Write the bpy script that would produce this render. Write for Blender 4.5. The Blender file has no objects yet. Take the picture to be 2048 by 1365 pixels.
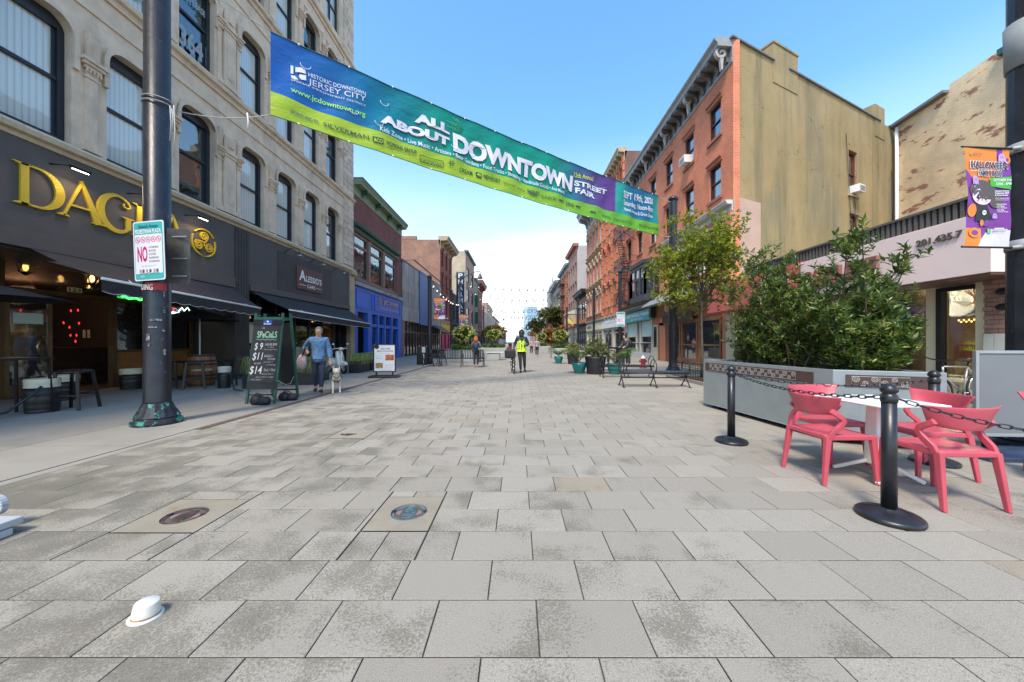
import bpy, math, random
import numpy as np
from mathutils import Vector, Matrix, Euler
random.seed(7); rng = np.random.default_rng(7)
R = math.radians; PI = math.pi
sc = bpy.context.scene
# ---------------------------------------------------------------- camera
H = 1.3; FX = 700.0; VX = 1036.0; VY = 684.0      # eye height, focal length and vanishing point in photo pixels
cam = bpy.data.cameras.new('camera'); camo = bpy.data.objects.new('camera', cam); sc.collection.objects.link(camo)
camo.location = (0, 0, H); camo.rotation_euler = (R(90), 0, 0)
cam.sensor_width = 36; cam.lens = 36 * FX / 2048
cam.shift_x = -(VX - 1024) / 2048; cam.shift_y = (VY - 682.5) / 2048
cam.clip_start = .05; cam.clip_end = 3000
sc.camera = camo
# ---------------------------------------------------------------- world, sun, exposure
SUN_EL, SUN_AZ = 56.0, 203.0      # azimuth clockwise from +Y: behind the camera on the left
w = bpy.data.worlds.new('World'); sc.world = w; w.use_nodes = True
nt = w.node_tree; N = nt.nodes; Lk = nt.links
for n in list(N): N.remove(n)
out = N.new('ShaderNodeOutputWorld'); bg = N.new('ShaderNodeBackground')
sky = N.new('ShaderNodeTexSky'); sky.sky_type = 'NISHITA'; sky.sun_disc = False
sky.sun_elevation = R(SUN_EL); sky.sun_rotation = R(SUN_AZ); sky.air_density = 1.15; sky.dust_density = .7; sky.ozone_density = 2.5
tc = N.new('ShaderNodeTexCoord'); sep = N.new('ShaderNodeSeparateXYZ'); Lk.new(tc.outputs['Generated'], sep.inputs[0])
mp = N.new('ShaderNodeMapping'); mp.inputs['Scale'].default_value = (1.6, 1.6, 6.5); Lk.new(tc.outputs['Generated'], mp.inputs[0])
cn = N.new('ShaderNodeTexNoise'); cn.inputs['Scale'].default_value = 2.2; cn.inputs['Detail'].default_value = 7; cn.inputs['Roughness'].default_value = .55
Lk.new(mp.outputs[0], cn.inputs['Vector'])
cr = N.new('ShaderNodeMapRange'); cr.inputs[1].default_value = .40; cr.inputs[2].default_value = .68; Lk.new(cn.outputs['Fac'], cr.inputs[0])
hz = N.new('ShaderNodeMapRange'); hz.inputs[1].default_value = .40; hz.inputs[2].default_value = .05; hz.inputs[3].default_value = 0; hz.inputs[4].default_value = 1
hz.interpolation_type = 'SMOOTHSTEP'
Lk.new(sep.outputs['Z'], hz.inputs[0])
ml = N.new('ShaderNodeMath'); ml.operation = 'MULTIPLY'; Lk.new(cr.outputs[0], ml.inputs[0]); Lk.new(hz.outputs[0], ml.inputs[1])
vl = N.new('ShaderNodeMapRange'); vl.inputs[1].default_value = .50; vl.inputs[2].default_value = 0; vl.inputs[3].default_value = 0; vl.inputs[4].default_value = .62
Lk.new(sep.outputs['Z'], vl.inputs[0])
ad = N.new('ShaderNodeMath'); ad.operation = 'ADD'; ad.use_clamp = True; Lk.new(ml.outputs[0], ad.inputs[0]); Lk.new(vl.outputs[0], ad.inputs[1])
hsv = N.new('ShaderNodeHueSaturation'); hsv.inputs['Hue'].default_value = .492; hsv.inputs['Saturation'].default_value = 1.18; hsv.inputs['Value'].default_value = 1.05
Lk.new(sky.outputs[0], hsv.inputs['Color'])
mx = N.new('ShaderNodeMix'); mx.data_type = 'RGBA'; Lk.new(ad.outputs[0], mx.inputs[0]); Lk.new(hsv.outputs[0], mx.inputs[6]); mx.inputs[7].default_value = (4.7, 4.9, 4.95, 1)
Lk.new(mx.outputs[2], bg.inputs[0]); bg.inputs[1].default_value = .165
Lk.new(bg.outputs[0], out.inputs[0])
sl = bpy.data.lights.new('sun', 'SUN'); sl.energy = 2.2; sl.angle = R(12); sl.color = (1, .90, .76)
so = bpy.data.objects.new('sun', sl); sc.collection.objects.link(so)
so.rotation_euler = (R(90 - SUN_EL), 0, R(180 - SUN_AZ))
sc.view_settings.view_transform = 'Standard'; sc.view_settings.look = 'None'; sc.view_settings.gamma = 1
sc.view_settings.use_curve_mapping = False; sc.view_settings.exposure = 1.1
sc.cycles.max_bounces = 6; sc.cycles.diffuse_bounces = 4; sc.cycles.glossy_bounces = 3; sc.cycles.transparent_max_bounces = 8
sc.cycles.transmission_bounces = 3; sc.cycles.caustics_reflective = False; sc.cycles.caustics_refractive = False
# ---------------------------------------------------------------- helpers
def link(o, parent=None):
    sc.collection.objects.link(o)
    if parent is not None: o.parent = parent
    return o
def props(o, label=None, cat=None, group=None, kind=None):
    if label: o['label'] = label
    if cat: o['category'] = cat
    if group: o['group'] = group
    if kind: o['kind'] = kind
    return o
def obj(name, mesh, parent=None, loc=(0, 0, 0), rz=0, label=None, cat=None, group=None, kind=None, mat4=None):
    o = bpy.data.objects.new(name, mesh); link(o, parent)
    if mat4 is not None: o.matrix_local = mat4
    else: o.location = loc; o.rotation_euler = (0, 0, rz)
    return props(o, label, cat, group, kind)
def thing(name, loc, rz, label, cat, group=None, kind=None):
    o = bpy.data.objects.new(name, None); o.empty_display_size = .2; link(o); o.location = loc; o.rotation_euler = (0, 0, rz)
    return props(o, label, cat, group, kind)
def copy_tree(o, parent=None, loc=None, rz=None, label=None):
    c = o.copy(); link(c, parent)
    if loc is not None: c.location = loc
    if rz is not None: c.rotation_euler = (0, 0, rz)
    if label: c['label'] = label
    for ch in list(o.children): copy_tree(ch, c)
    return c
def G(px, py):                       # ground point seen at a photo pixel
    D = FX * H / (py - VY); return ((px - VX) / FX * D, D)
def PD(px, py, D):
    return Vector(((px - VX) / FX * D, D, H + (VY - py) / FX * D))
class MB:
    def __init__(s): s.v = []; s.f = []; s.m = []; s.s = []; s.uv = None
    def add(s, vs, fs, mi=0, sm=False):
        b = len(s.v); s.v += [tuple(v) for v in vs]
        for f in fs: s.f.append(tuple(b + i for i in f)); s.m.append(mi); s.s.append(sm)
        return s
    def box(s, x0, x1, y0, y1, z0, z1, mi=0):
        return s.add([(x0, y0, z0), (x1, y0, z0), (x1, y1, z0), (x0, y1, z0), (x0, y0, z1), (x1, y0, z1), (x1, y1, z1), (x0, y1, z1)],
                     [(0, 3, 2, 1), (4, 5, 6, 7), (0, 1, 5, 4), (1, 2, 6, 5), (2, 3, 7, 6), (3, 0, 4, 7)], mi)
    def obox(s, c, d, rot=(0, 0, 0), mi=0, taper=1.0):
        M = Euler(rot).to_matrix(); x, y, z = d[0] / 2, d[1] / 2, d[2] / 2; vs = []
        for zz, t in ((-z, 1), (z, taper)):
            for xx, yy in ((-x, -y), (x, -y), (x, y), (-x, y)): vs.append(M @ Vector((xx * t, yy * t, zz)) + Vector(c))
        return s.add(vs, [(0, 3, 2, 1), (4, 5, 6, 7), (0, 1, 5, 4), (1, 2, 6, 5), (2, 3, 7, 6), (3, 0, 4, 7)], mi)
    def bar(s, a, b, w, h, mi=0):
        a = Vector(a); b = Vector(b); d = (b - a).normalized(); up = Vector((0, 0, 1)) if abs(d.z) < .95 else Vector((0, 1, 0))
        r = d.cross(up).normalized() * w / 2; u = r.cross(d).normalized() * h / 2
        vs = [a - r - u, a + r - u, a + r + u, a - r + u, b - r - u, b + r - u, b + r + u, b - r + u]
        return s.add(vs, [(0, 1, 2, 3), (7, 6, 5, 4), (0, 4, 5, 1), (1, 5, 6, 2), (2, 6, 7, 3), (3, 7, 4, 0)], mi)
    def tube(s, pts, r, n=8, mi=0, closed=False, cap=True, sm=True):
        pts = [Vector(p) for p in pts]; k = len(pts); rs = r if isinstance(r, (list, tuple)) else [r] * k
        vs = []; ref = None
        for i, p in enumerate(pts):
            a = pts[(i - 1) % k] if (closed or i > 0) else p; b = pts[(i + 1) % k] if (closed or i < k - 1) else p
            d = (b - a).normalized() if (b - a).length > 1e-9 else Vector((0, 0, 1))
            if ref is None: ref = Vector((0, 0, 1)) if abs(d.z) < .9 else Vector((1, 0, 0))
            x = (ref - d * ref.dot(d)); x = x.normalized() if x.length > 1e-6 else d.orthogonal().normalized()
            ref = x; y = d.cross(x)
            for j in range(n):
                t = 2 * PI * j / n; vs.append(p + (x * math.cos(t) + y * math.sin(t)) * rs[i])
        fs = []
        for i in range(k if closed else k - 1):
            i2 = (i + 1) % k
            for j in range(n): j2 = (j + 1) % n; fs.append((i * n + j, i * n + j2, i2 * n + j2, i2 * n + j))
        s.add(vs, fs, mi, sm)
        if cap and not closed:
            b = len(s.v) - k * n
            s.f.append(tuple(b + j for j in range(n))[::-1]); s.m.append(mi); s.s.append(False)
            s.f.append(tuple(b + (k - 1) * n + j for j in range(n))); s.m.append(mi); s.s.append(False)
        return s
    def lathe(s, prof, n=16, c=(0, 0, 0), mi=0, sm=True, sq=(1, 1), cap=True, mis=None):
        vs = []; fs = []
        for r, z in prof:
            for j in range(n):
                t = 2 * PI * j / n; vs.append((c[0] + r * math.cos(t) * sq[0], c[1] + r * math.sin(t) * sq[1], c[2] + z))
        b = len(s.v); s.v += vs
        for i in range(len(prof) - 1):
            for j in range(n):
                j2 = (j + 1) % n; s.f.append((b + i * n + j, b + i * n + j2, b + (i + 1) * n + j2, b + (i + 1) * n + j)); s.m.append(mis[i] if mis else mi); s.s.append(sm)
        if cap:
            k = len(prof)
            s.f.append(tuple(b + j for j in range(n))[::-1]); s.m.append(mi); s.s.append(False)
            s.f.append(tuple(b + (k - 1) * n + j for j in range(n))); s.m.append(mi); s.s.append(False)
        return s
    def ell(s, c, r, nu=12, nv=8, mi=0):
        prof = [(max(.001, math.sin(PI * i / nv)), -math.cos(PI * i / nv)) for i in range(nv + 1)]
        b = len(s.v); s.lathe(prof, nu, (0, 0, 0), mi)
        for i in range(b, len(s.v)): v = s.v[i]; s.v[i] = (c[0] + v[0] * r[0], c[1] + v[1] * r[1], c[2] + v[2] * r[2])
        return s
    def prism(s, poly, y0, y1, mi=0):      # polygon in x,z extruded along y (y0 is the front)
        n = len(poly); vs = [(x, y0, z) for x, z in poly] + [(x, y1, z) for x, z in poly]
        fs = [tuple(range(n)), tuple(range(2 * n - 1, n - 1, -1))] + [(i, i + n, (i + 1) % n + n, (i + 1) % n) for i in range(n)]
        return s.add(vs, fs, mi)
    def mould(s, x0, x1, prof, mi=0):      # profile (n outward, z) run along x, y=-n
        n = len(prof); vs = [(x0, -a, z) for a, z in prof] + [(x1, -a, z) for a, z in prof]
        fs = [tuple(range(n))[::-1], tuple(range(n, 2 * n))] + [(i, (i + 1) % n, (i + 1) % n + n, i + n) for i in range(n)]
        return s.add(vs, fs, mi)
    def ribbon(s, pts, ws, y0, y1, mi=0, closed=False):   # stroke of varying width in the x,z plane
        k = len(pts); ws = ws if isinstance(ws, (list, tuple)) else [ws] * k; L_ = []; R_ = []
        for i, (x, z) in enumerate(pts):
            a = pts[(i - 1) % k] if (closed or i > 0) else pts[i]; b = pts[(i + 1) % k] if (closed or i < k - 1) else pts[i]
            dx, dz = b[0] - a[0], b[1] - a[1]; l = math.hypot(dx, dz) or 1; nx, nz = -dz / l, dx / l
            L_.append((x + nx * ws[i] / 2, z + nz * ws[i] / 2)); R_.append((x - nx * ws[i] / 2, z - nz * ws[i] / 2))
        for i in range(k if closed else k - 1):
            j = (i + 1) % k; s.prism([R_[i], R_[j], L_[j], L_[i]], y0, y1, mi)
        return s
    def xf(s, M, start=0):
        for i in range(start, len(s.v)): s.v[i] = tuple(M @ Vector(s.v[i]))
        return s
    def mesh(s, name, mats):
        me = bpy.data.meshes.new(name); me.from_pydata(s.v, [], s.f)
        for m in (mats if isinstance(mats, (list, tuple)) else [mats]): me.materials.append(m)
        me.polygons.foreach_set('material_index', s.m); me.polygons.foreach_set('use_smooth', s.s); me.update()
        return me
    def build(s, name, mats, parent=None, loc=(0, 0, 0), rz=0, bev=0, world=False, **k):
        if world and parent is not None:
            M = parent.matrix_basis.inverted(); s.xf(M)
        o = obj(name, s.mesh(name, mats), parent, loc, rz, **k)
        if bev:
            b = o.modifiers.new('bevel', 'BEVEL'); b.width = bev; b.segments = 2; b.limit_method = 'ANGLE'; b.angle_limit = R(40)
        return o
def npmesh(name, V, F, mats, uv=None, smooth=False):
    me = bpy.data.meshes.new(name); V = np.asarray(V, dtype=np.float32); F = np.asarray(F, dtype=np.int32); n = F.shape[1]
    me.vertices.add(len(V)); me.vertices.foreach_set('co', V.ravel()); me.loops.add(F.size); me.loops.foreach_set('vertex_index', F.ravel())
    me.polygons.add(len(F)); me.polygons.foreach_set('loop_start', np.arange(0, F.size, n, dtype=np.int32)); me.polygons.foreach_set('loop_total', np.full(len(F), n, dtype=np.int32))
    for m in (mats if isinstance(mats, (list, tuple)) else [mats]): me.materials.append(m)
    if smooth: me.polygons.foreach_set('use_smooth', np.ones(len(F), dtype=bool))
    me.update(calc_edges=True); me.validate(); return me
# text -> (verts in x,y ; faces)
_tc = {}
def textgeo(s, bold=0.0, shear=0.0):
    k = (s, bold, shear)
    if k in _tc: return _tc[k]
    c = bpy.data.curves.new('t', 'FONT'); c.body = s; c.offset = bold; c.shear = shear; c.resolution_u = 3; c.space_line = .95
    o = bpy.data.objects.new('t', c); sc.collection.objects.link(o)
    me = bpy.data.meshes.new_from_object(o)
    V = [tuple(v.co) for v in me.vertices]; F = [tuple(p.vertices) for p in me.polygons]
    bpy.data.objects.remove(o); bpy.data.meshes.remove(me); bpy.data.curves.remove(c)
    a = np.array(V) if V else np.zeros((1, 3)); mn = a.min(0); mxx = a.max(0)
    _tc[k] = (a, F, mn, mxx); return _tc[k]
def text_mb(mb, s, x0, x1, z0, z1, y, mi=0, bold=0.0, depth=0.0, shear=0.0):
    a, F, mn, mxx = textgeo(s, bold, shear)
    sx = (x1 - x0) / max(1e-6, mxx[0] - mn[0]); sz = (z1 - z0) / max(1e-6, mxx[1] - mn[1])
    vs = [(x0 + (p[0] - mn[0]) * sx, y, z0 + (p[1] - mn[1]) * sz) for p in a]
    mb.add(vs, F, mi)
    if depth:   # raised letters: second copy behind plus rim
        from collections import Counter
        ec = Counter(); 
        for f in F:
            for i in range(len(f)): e = (f[i], f[(i + 1) % len(f)]); ec[tuple(sorted(e))] += 1
        n = len(vs); b = len(mb.v); mb.v += [(v[0], y + depth, v[2]) for v in vs]
        for (i, j), c in ec.items():
            if c == 1: mb.f.append((b - n + i, b - n + j, b + j, b + i)); mb.m.append(mi); mb.s.append(False)
    return mb
# ---------------------------------------------------------------- materials
_m = {}
def nodes(name):
    m = bpy.data.materials.new(name); m.use_nodes = True; n = m.node_tree.nodes; n.clear()
    o = n.new('ShaderNodeOutputMaterial'); b = n.new('ShaderNodeBsdfPrincipled'); m.node_tree.links.new(b.outputs[0], o.inputs[0])
    return m, n, m.node_tree.links, b, o
def nz(n, l, vec, scale, detail=3, rough=.5):
    t = n.new('ShaderNodeTexNoise'); t.inputs['Scale'].default_value = scale; t.inputs['Detail'].default_value = detail; t.inputs['Roughness'].default_value = rough
    if vec is not None: l.new(vec, t.inputs['Vector'])
    return t.outputs['Fac']
def mr(n, l, v, a, b, c=0., d=1.):
    t = n.new('ShaderNodeMapRange'); l.new(v, t.inputs[0]); t.inputs[1].default_value = a; t.inputs[2].default_value = b; t.inputs[3].default_value = c; t.inputs[4].default_value = d
    return t.outputs[0]
def mixc(n, l, fac, a, b, mode='MIX'):
    t = n.new('ShaderNodeMix'); t.data_type = 'RGBA'; t.blend_type = mode
    for v, i in ((fac, 0), (a, 6), (b, 7)):
        if isinstance(v, (int, float)): t.inputs[i].default_value = v
        elif isinstance(v, (tuple, list)): t.inputs[i].default_value = (*v[:3], 1)
        else: l.new(v, t.inputs[i])
    return t.outputs[2]
def mth(n, l, op, a, b=None):
    t = n.new('ShaderNodeMath'); t.operation = op
    for v, i in ((a, 0), (b, 1)):
        if v is None: continue
        if isinstance(v, (int, float)): t.inputs[i].default_value = v
        else: l.new(v, t.inputs[i])
    return t.outputs[0]
def vscale(n, l, vec, s):
    t = n.new('ShaderNodeVectorMath'); t.operation = 'MULTIPLY'; l.new(vec, t.inputs[0]); t.inputs[1].default_value = s; return t.outputs[0]
def bump(n, l, b, h, st, dist=.01):
    t = n.new('ShaderNodeBump'); t.inputs['Strength'].default_value = st; t.inputs['Distance'].default_value = dist; l.new(h, t.inputs['Height']); l.new(t.outputs[0], b.inputs['Normal'])
def M(name, col=None, rough=.6, metal=0, var=.15, vs=3., bmp=0., bs=60., dirt=None, dcol=(.03, .028, .024), dsc=(1, 1, 1), spec=.5, emit=0., alpha=1, rnd=0.):
    if name in _m: return _m[name]
    m, n, l, b, o = nodes(name); _m[name] = m
    g = n.new('ShaderNodeNewGeometry'); pos = g.outputs['Position']
    c = mixc(n, l, mr(n, l, nz(n, l, pos, vs, 4, .6), .3, .7), tuple(x * (1 - var) for x in col), tuple(min(1, x * (1 + var)) for x in col))
    if rnd:
        oi = n.new('ShaderNodeObjectInfo'); rp = mth(n, l, 'FRACT', mth(n, l, 'ADD', oi.outputs['Random'], g.outputs['Random Per Island']))
        c = mixc(n, l, 1., c, mixc(n, l, rp, (1 - rnd,) * 3, (1 + rnd * .6,) * 3), 'MULTIPLY')
    if dirt:
        f = nz(n, l, vscale(n, l, pos, dsc), dirt[0], 6, .65)
        c = mixc(n, l, mr(n, l, f, dirt[1], dirt[2], 0, dirt[3]), c, dcol)
    l.new(c, b.inputs['Base Color'])
    b.inputs['Roughness'].default_value = rough; b.inputs['Metallic'].default_value = metal; b.inputs['Specular IOR Level'].default_value = spec
    if rough > .2: l.new(mr(n, l, nz(n, l, pos, vs * 4, 3), .2, .8, rough * .85, min(1, rough * 1.15)), b.inputs['Roughness'])
    if bmp: bump(n, l, b, nz(n, l, pos, bs, 4, .6), bmp)
    if emit: b.inputs['Emission Color'].default_value = (*col, 1); b.inputs['Emission Strength'].default_value = emit
    return m
def MG(name, tint=(.02, .025, .03), refl=.35, rough=.02, through=.6, stripe=None):     # window glass: mirrors the sky, lets part of the inside through
    m, n, l, b, o = nodes(name); _m[name] = m
    if stripe:
        tcn = n.new('ShaderNodeTexCoord'); sp = n.new('ShaderNodeSeparateXYZ'); l.new(tcn.outputs['Object'], sp.inputs[0])
        l.new(mixc(n, l, mr(n, l, mth(n, l, 'FRACT', mth(n, l, 'MULTIPLY', sp.outputs[0], 9.5)), .55, .95), tint, stripe), b.inputs['Base Color'])
    gl = n.new('ShaderNodeBsdfGlossy'); gl.inputs['Roughness'].default_value = rough; gl.inputs[0].default_value = (.9, .95, 1, 1)
    tr = n.new('ShaderNodeBsdfTransparent'); tr.inputs[0].default_value = (.85, .9, .88, 1)
    b.inputs['Base Color'].default_value = (*tint, 1) if not stripe else (0, 0, 0, 1); b.inputs['Roughness'].default_value = .1
    fr = n.new('ShaderNodeFresnel'); fr.inputs[0].default_value = 1.5
    m1 = n.new('ShaderNodeMixShader'); m1.inputs[0].default_value = through; l.new(b.outputs[0], m1.inputs[1]); l.new(tr.outputs[0], m1.inputs[2])
    m2 = n.new('ShaderNodeMixShader'); l.new(mth(n, l, 'MINIMUM', mth(n, l, 'ADD', fr.outputs[0], refl), .9), m2.inputs[0]); l.new(m1.outputs[0], m2.inputs[1]); l.new(gl.outputs[0], m2.inputs[2])
    l.new(m2.outputs[0], o.inputs[0])
    g = n.new('ShaderNodeNewGeometry'); bp = n.new('ShaderNodeBump'); bp.inputs['Strength'].default_value = .25; bp.inputs['Distance'].default_value = .02
    l.new(nz(n, l, g.outputs['Position'], 1.3, 2), bp.inputs['Height']); l.new(bp.outputs[0], gl.inputs['Normal'])
    return m
def MBrick(name, c1, c2, mort, bw=.215, bh=.075, ms=.01, dirt=.35, dcol=(.05, .04, .035), bmp=.5, patch=None):
    m, n, l, b, o = nodes(name); _m[name] = m
    t = n.new('ShaderNodeTexCoord'); s = n.new('ShaderNodeSeparateXYZ'); l.new(t.outputs['Object'], s.inputs[0])
    cx = n.new('ShaderNodeCombineXYZ'); l.new(mth(n, l, 'ADD', s.outputs[0], s.outputs[1]), cx.inputs[0]); l.new(s.outputs[2], cx.inputs[1])
    k = n.new('ShaderNodeTexBrick'); l.new(cx.outputs[0], k.inputs['Vector']); k.inputs['Scale'].default_value = 1
    k.inputs['Color1'].default_value = (*c1, 1); k.inputs['Color2'].default_value = (*c2, 1); k.inputs['Mortar'].default_value = (*mort, 1)
    k.inputs['Brick Width'].default_value = bw; k.inputs['Row Height'].default_value = bh; k.inputs['Mortar Size'].default_value = ms; k.inputs['Bias'].default_value = -.1
    g = n.new('ShaderNodeNewGeometry'); pos = g.outputs['Position']
    c = mixc(n, l, 1., k.outputs['Color'], mixc(n, l, mr(n, l, nz(n, l, pos, .6, 6, .65), .35, .65), (.78, .78, .8), (1.12, 1.08, 1.05)), 'MULTIPLY')
    c = mixc(n, l, mr(n, l, nz(n, l, vscale(n, l, pos, (1, 1, .35)), 1.1, 6, .7), .56, .78, 0, dirt), c, dcol)
    if patch:
        c = mixc(n, l, mr(n, l, nz(n, l, vscale(n, l, pos, (1, 1, 2.6)), patch[0], 6, .68), patch[1], patch[2]), c, patch[3])
    l.new(c, b.inputs['Base Color']); b.inputs['Roughness'].default_value = .85
    bump(n, l, b, mth(n, l, 'SUBTRACT', 1., k.outputs['Fac']), bmp, .008)
    return m
blindglass = MG('glass_before_blind', (.66, .72, .68), refl=.03, through=.12, stripe=(.44, .50, .49)); glass = MG('window_glass', refl=.07, through=.97); glassd = MG('dark_window_glass', refl=.22, through=.15)
shopglass = MG('shop_glass', refl=.04, through=.75)
black = M('black_metal', (.018, .018, .02), .38, .3, .3, 6, .15, 90)
poleM = M('painted_pole', (.022, .024, .03), .35, .2, .35, 4, .25, 40, (9, .62, .7, .5), (.16, .15, .14))
white = M('white_paint', (.78, .78, .76), .45, 0, .04)
# ---------------------------------------------------------------- wall materials
lime = M('limestone', (.64, .52, .39), .8, 0, .14, 2.5, .35, 45, (1.3, .52, .74, .45), (.13, .11, .09), (1, 1, .3))
creamst = M('cream_cornice', (.56, .47, .33), .7, 0, .1, 3, .2, 40, (3, .58, .76, .5), (.12, .10, .08), (3, 3, .5))
fascia = M('charcoal_render', (.085, .077, .073), .75, 0, .12, 2, .3, 60)
fasciad = M('dark_render', (.052, .047, .045), .7, 0, .12, 2, .3, 60)
brownst = M('brown_band', (.10, .082, .074), .7, 0, .12, 3, .2, 60)
blkwood = M('black_frame', (.013, .013, .015), .4, 0, .2, 5)
navyfr = M('blue_black_frame', (.014, .018, .026), .42, 0, .25, 5, .1)
bronze = M('bronze_wood_frame', (.085, .05, .016), .45, 0, .3, 4, .15)
orwood = M('orange_wood_panel', (.22, .105, .028), .5, 0, .3, 3, .2, 30)
gold = M('yellow_gold_letters', (.62, .44, .03), .4, .1, .08, 4)
blind = M('white_blind', (.88, .92, .86), .7, 0, .05, 2)
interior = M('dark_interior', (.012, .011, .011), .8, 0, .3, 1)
interiorw = M('warm_interior', (.10, .075, .045), .8, 0, .5, 1.5)
redbr = MBrick('orange_red_brick', (.70, .20, .08), (.58, .15, .06), (.60, .32, .22), dirt=.25)
dkred = MBrick('dark_red_brick', (.24, .07, .055), (.18, .05, .04), (.2, .12, .1), dirt=.2)
orbr = MBrick('orange_brick', (.64, .19, .08), (.54, .15, .065), (.45, .22, .14), dirt=.3)
rustbr = MBrick('rust_red_brick', (.36, .085, .045), (.30, .065, .035), (.25, .10, .07), dirt=.25)
mixbr = MBrick('weathered_common_brick', (.33, .15, .09), (.19, .085, .06), (.33, .25, .19), dirt=.3)
brnbr = MBrick('brown_brick', (.20, .09, .06), (.13, .06, .045), (.2, .14, .11), dirt=.4)
pinkbr = MBrick('pale_pink_brick', (.44, .25, .19), (.36, .20, .15), (.42, .33, .27), dirt=.2)
cblk = MBrick('beige_block', (.50, .42, .30), (.45, .38, .27), (.36, .3, .22), .4, .2, .012, dirt=.2)
creambr = MBrick('painted_cream_brick', (.76, .60, .38), (.70, .55, .34), (.62, .50, .33), dirt=.35, dcol=(.28, .22, .15), bmp=1.,
                 patch=(.7, .565, .60, (.30, .14, .10)))
greystucco = M('grey_stucco', (.42, .38, .36), .9, 0, .1, 1, .3, 20, (.6, .5, .8, .5), (.2, .17, .16), (1, 1, .2))
palestucco = M('pale_stucco', (.50, .40, .34), .85, 0, .1, 1, .2, 30)
greenst = M('grey_green_stone', (.27, .27, .20), .85, 0, .15, 2, .2, 30)
tanst = M('tan_stone', (.42, .33, .21), .8, 0, .15, 3, .2, 40)
greyst = M('grey_painted_metal', (.26, .27, .27), .5, 0, .15, 4, .1)
jcblue = M('royal_blue_paint', (.018, .11, .52), .42, 0, .1, 2, .1, 30)
blue2 = M('blue_panel', (.012, .09, .30), .5, 0, .1, 1)
green = M('dark_green_paint', (.02, .085, .055), .5, 0, .15, 3)
sage = M('sage_green_paint', (.20, .27, .16), .6, 0, .12, 2)
roofm = M('grey_roof_edge', (.16, .16, .16), .7, 0, .15, 2)
woodfr = M('pinkish_brown_frame', (.22, .13, .095), .6, 0, .15, 3)
pinkp = M('pale_pink_panel', (.86, .68, .64), .55, 0, .03, 1, dirt=(1, .6, .85, .25), dcol=(.45, .33, .3), dsc=(1, 1, .3))
coral = M('coral_red_panel', (.62, .14, .12), .55, 0, .06, 1)
corr = M('corrugated_grey', (.14, .125, .115), .5, .2, .12, 2)
creamp = M('cream_paint', (.66, .60, .42), .6, 0, .06, 2)
yellowp = M('yellow_sign', (.72, .42, .03), .5, 0, .06, 2)
tealp = M('teal_sign', (.07, .36, .38), .5, 0, .05, 2)
mint = M('mint_shade', (.46, .58, .52), .7, 0, .05, 2)
palegr = M('pale_frame', (.50, .52, .48), .5, 0, .08, 3)
dwood = M('dark_reclaimed_wood', (.05, .032, .022), .6, 0, .4, 6, .3, 40)
mwood = M('warm_brown_wood', (.22, .10, .045), .55, 0, .3, 5, .2, 40)
purple = M('purple_print', (.18, .05, .26), .5, 0, .3, 1.2)
magenta = M('magenta_panel', (.50, .02, .12), .5, 0, .1, 2)
redp = M('red_paint', (.38, .03, .035), .45, 0, .1, 3)
awn = M('black_canvas', (.022, .021, .024), .8, 0, .2, 3, .2, 200)
warmE = M('warm_bulb', (1, .50, .14), .5, 0, 0, 1, emit=4)
softE = M('lamp_glow', (1, .85, .62), .5, 0, 0, 1, emit=5)
redE = M('red_neon', (1, .03, .04), .5, 0, 0, 1, emit=.8)
greenE = M('green_neon', (.05, 1, .12), .5, 0, 0, 1, emit=2.0)
cyanE = M('white_tube', (.75, .95, 1), .5, 0, 0, 1, emit=1.6)
def Mpanel():
    m, n, l, b, o = nodes('grey_cladding'); g = n.new('ShaderNodeNewGeometry'); pos = g.outputs['Position']
    c = mixc(n, l, mr(n, l, nz(n, l, vscale(n, l, pos, (1, 1, .25)), 1.4, 6, .7), .35, .65), (.17, .15, .14), (.36, .34, .33))
    oi = n.new('ShaderNodeObjectInfo'); c = mixc(n, l, 1., c, mixc(n, l, oi.outputs['Random'], (.8, .8, .8), (1.2, 1.2, 1.22)), 'MULTIPLY')
    l.new(c, b.inputs['Base Color']); b.inputs['Roughness'].default_value = .55; return m
clad = Mpanel()
def Mstucco():
    m, n, l, b, o = nodes('ochre_stucco'); g = n.new('ShaderNodeNewGeometry'); pos = g.outputs['Position']
    c = mixc(n, l, mr(n, l, nz(n, l, pos, .35, 5, .6), .35, .65), (.31, .22, .095), (.38, .285, .14))
    c = mixc(n, l, mr(n, l, nz(n, l, pos, 7, 4, .6), .55, .75, 0, .25), c, (.22, .17, .09))
    s = nz(n, l, vscale(n, l, pos, (1, 1, .09)), 1.0, 7, .7)
    c = mixc(n, l, mr(n, l, s, .47, .70, 0, .8), c, (.15, .125, .07))
    c = mixc(n, l, mr(n, l, nz(n, l, vscale(n, l, pos, (1, 1, .3)), .33, 6, .7), .52, .64, 0, .7), c, (.19, .18, .12))
    v = n.new('ShaderNodeTexVoronoi'); v.feature = 'DISTANCE_TO_EDGE'; v.inputs['Scale'].default_value = .45
    wv = n.new('ShaderNodeVectorMath'); wv.operation = 'ADD'; nn = n.new('ShaderNodeTexNoise'); nn.inputs['Scale'].default_value = 1.1; nn.inputs['Detail'].default_value = 6; l.new(pos, nn.inputs['Vector'])
    l.new(pos, wv.inputs[0]); l.new(vscale(n, l, nn.outputs['Color'], (1.6, 1.6, 1.6)), wv.inputs[1]); l.new(wv.outputs[0], v.inputs['Vector'])
    ck = mth(n, l, 'MULTIPLY', mr(n, l, v.outputs['Distance'], .0, .012, 1, 0), mr(n, l, nz(n, l, pos, .8, 3), .5, .58))
    c = mixc(n, l, mth(n, l, 'MULTIPLY', ck, .6), c, (.07, .055, .035))
    l.new(c, b.inputs['Base Color']); b.inputs['Roughness'].default_value = .9
    bump(n, l, b, nz(n, l, pos, 9, 7, .7), .55, .03); return m
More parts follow.
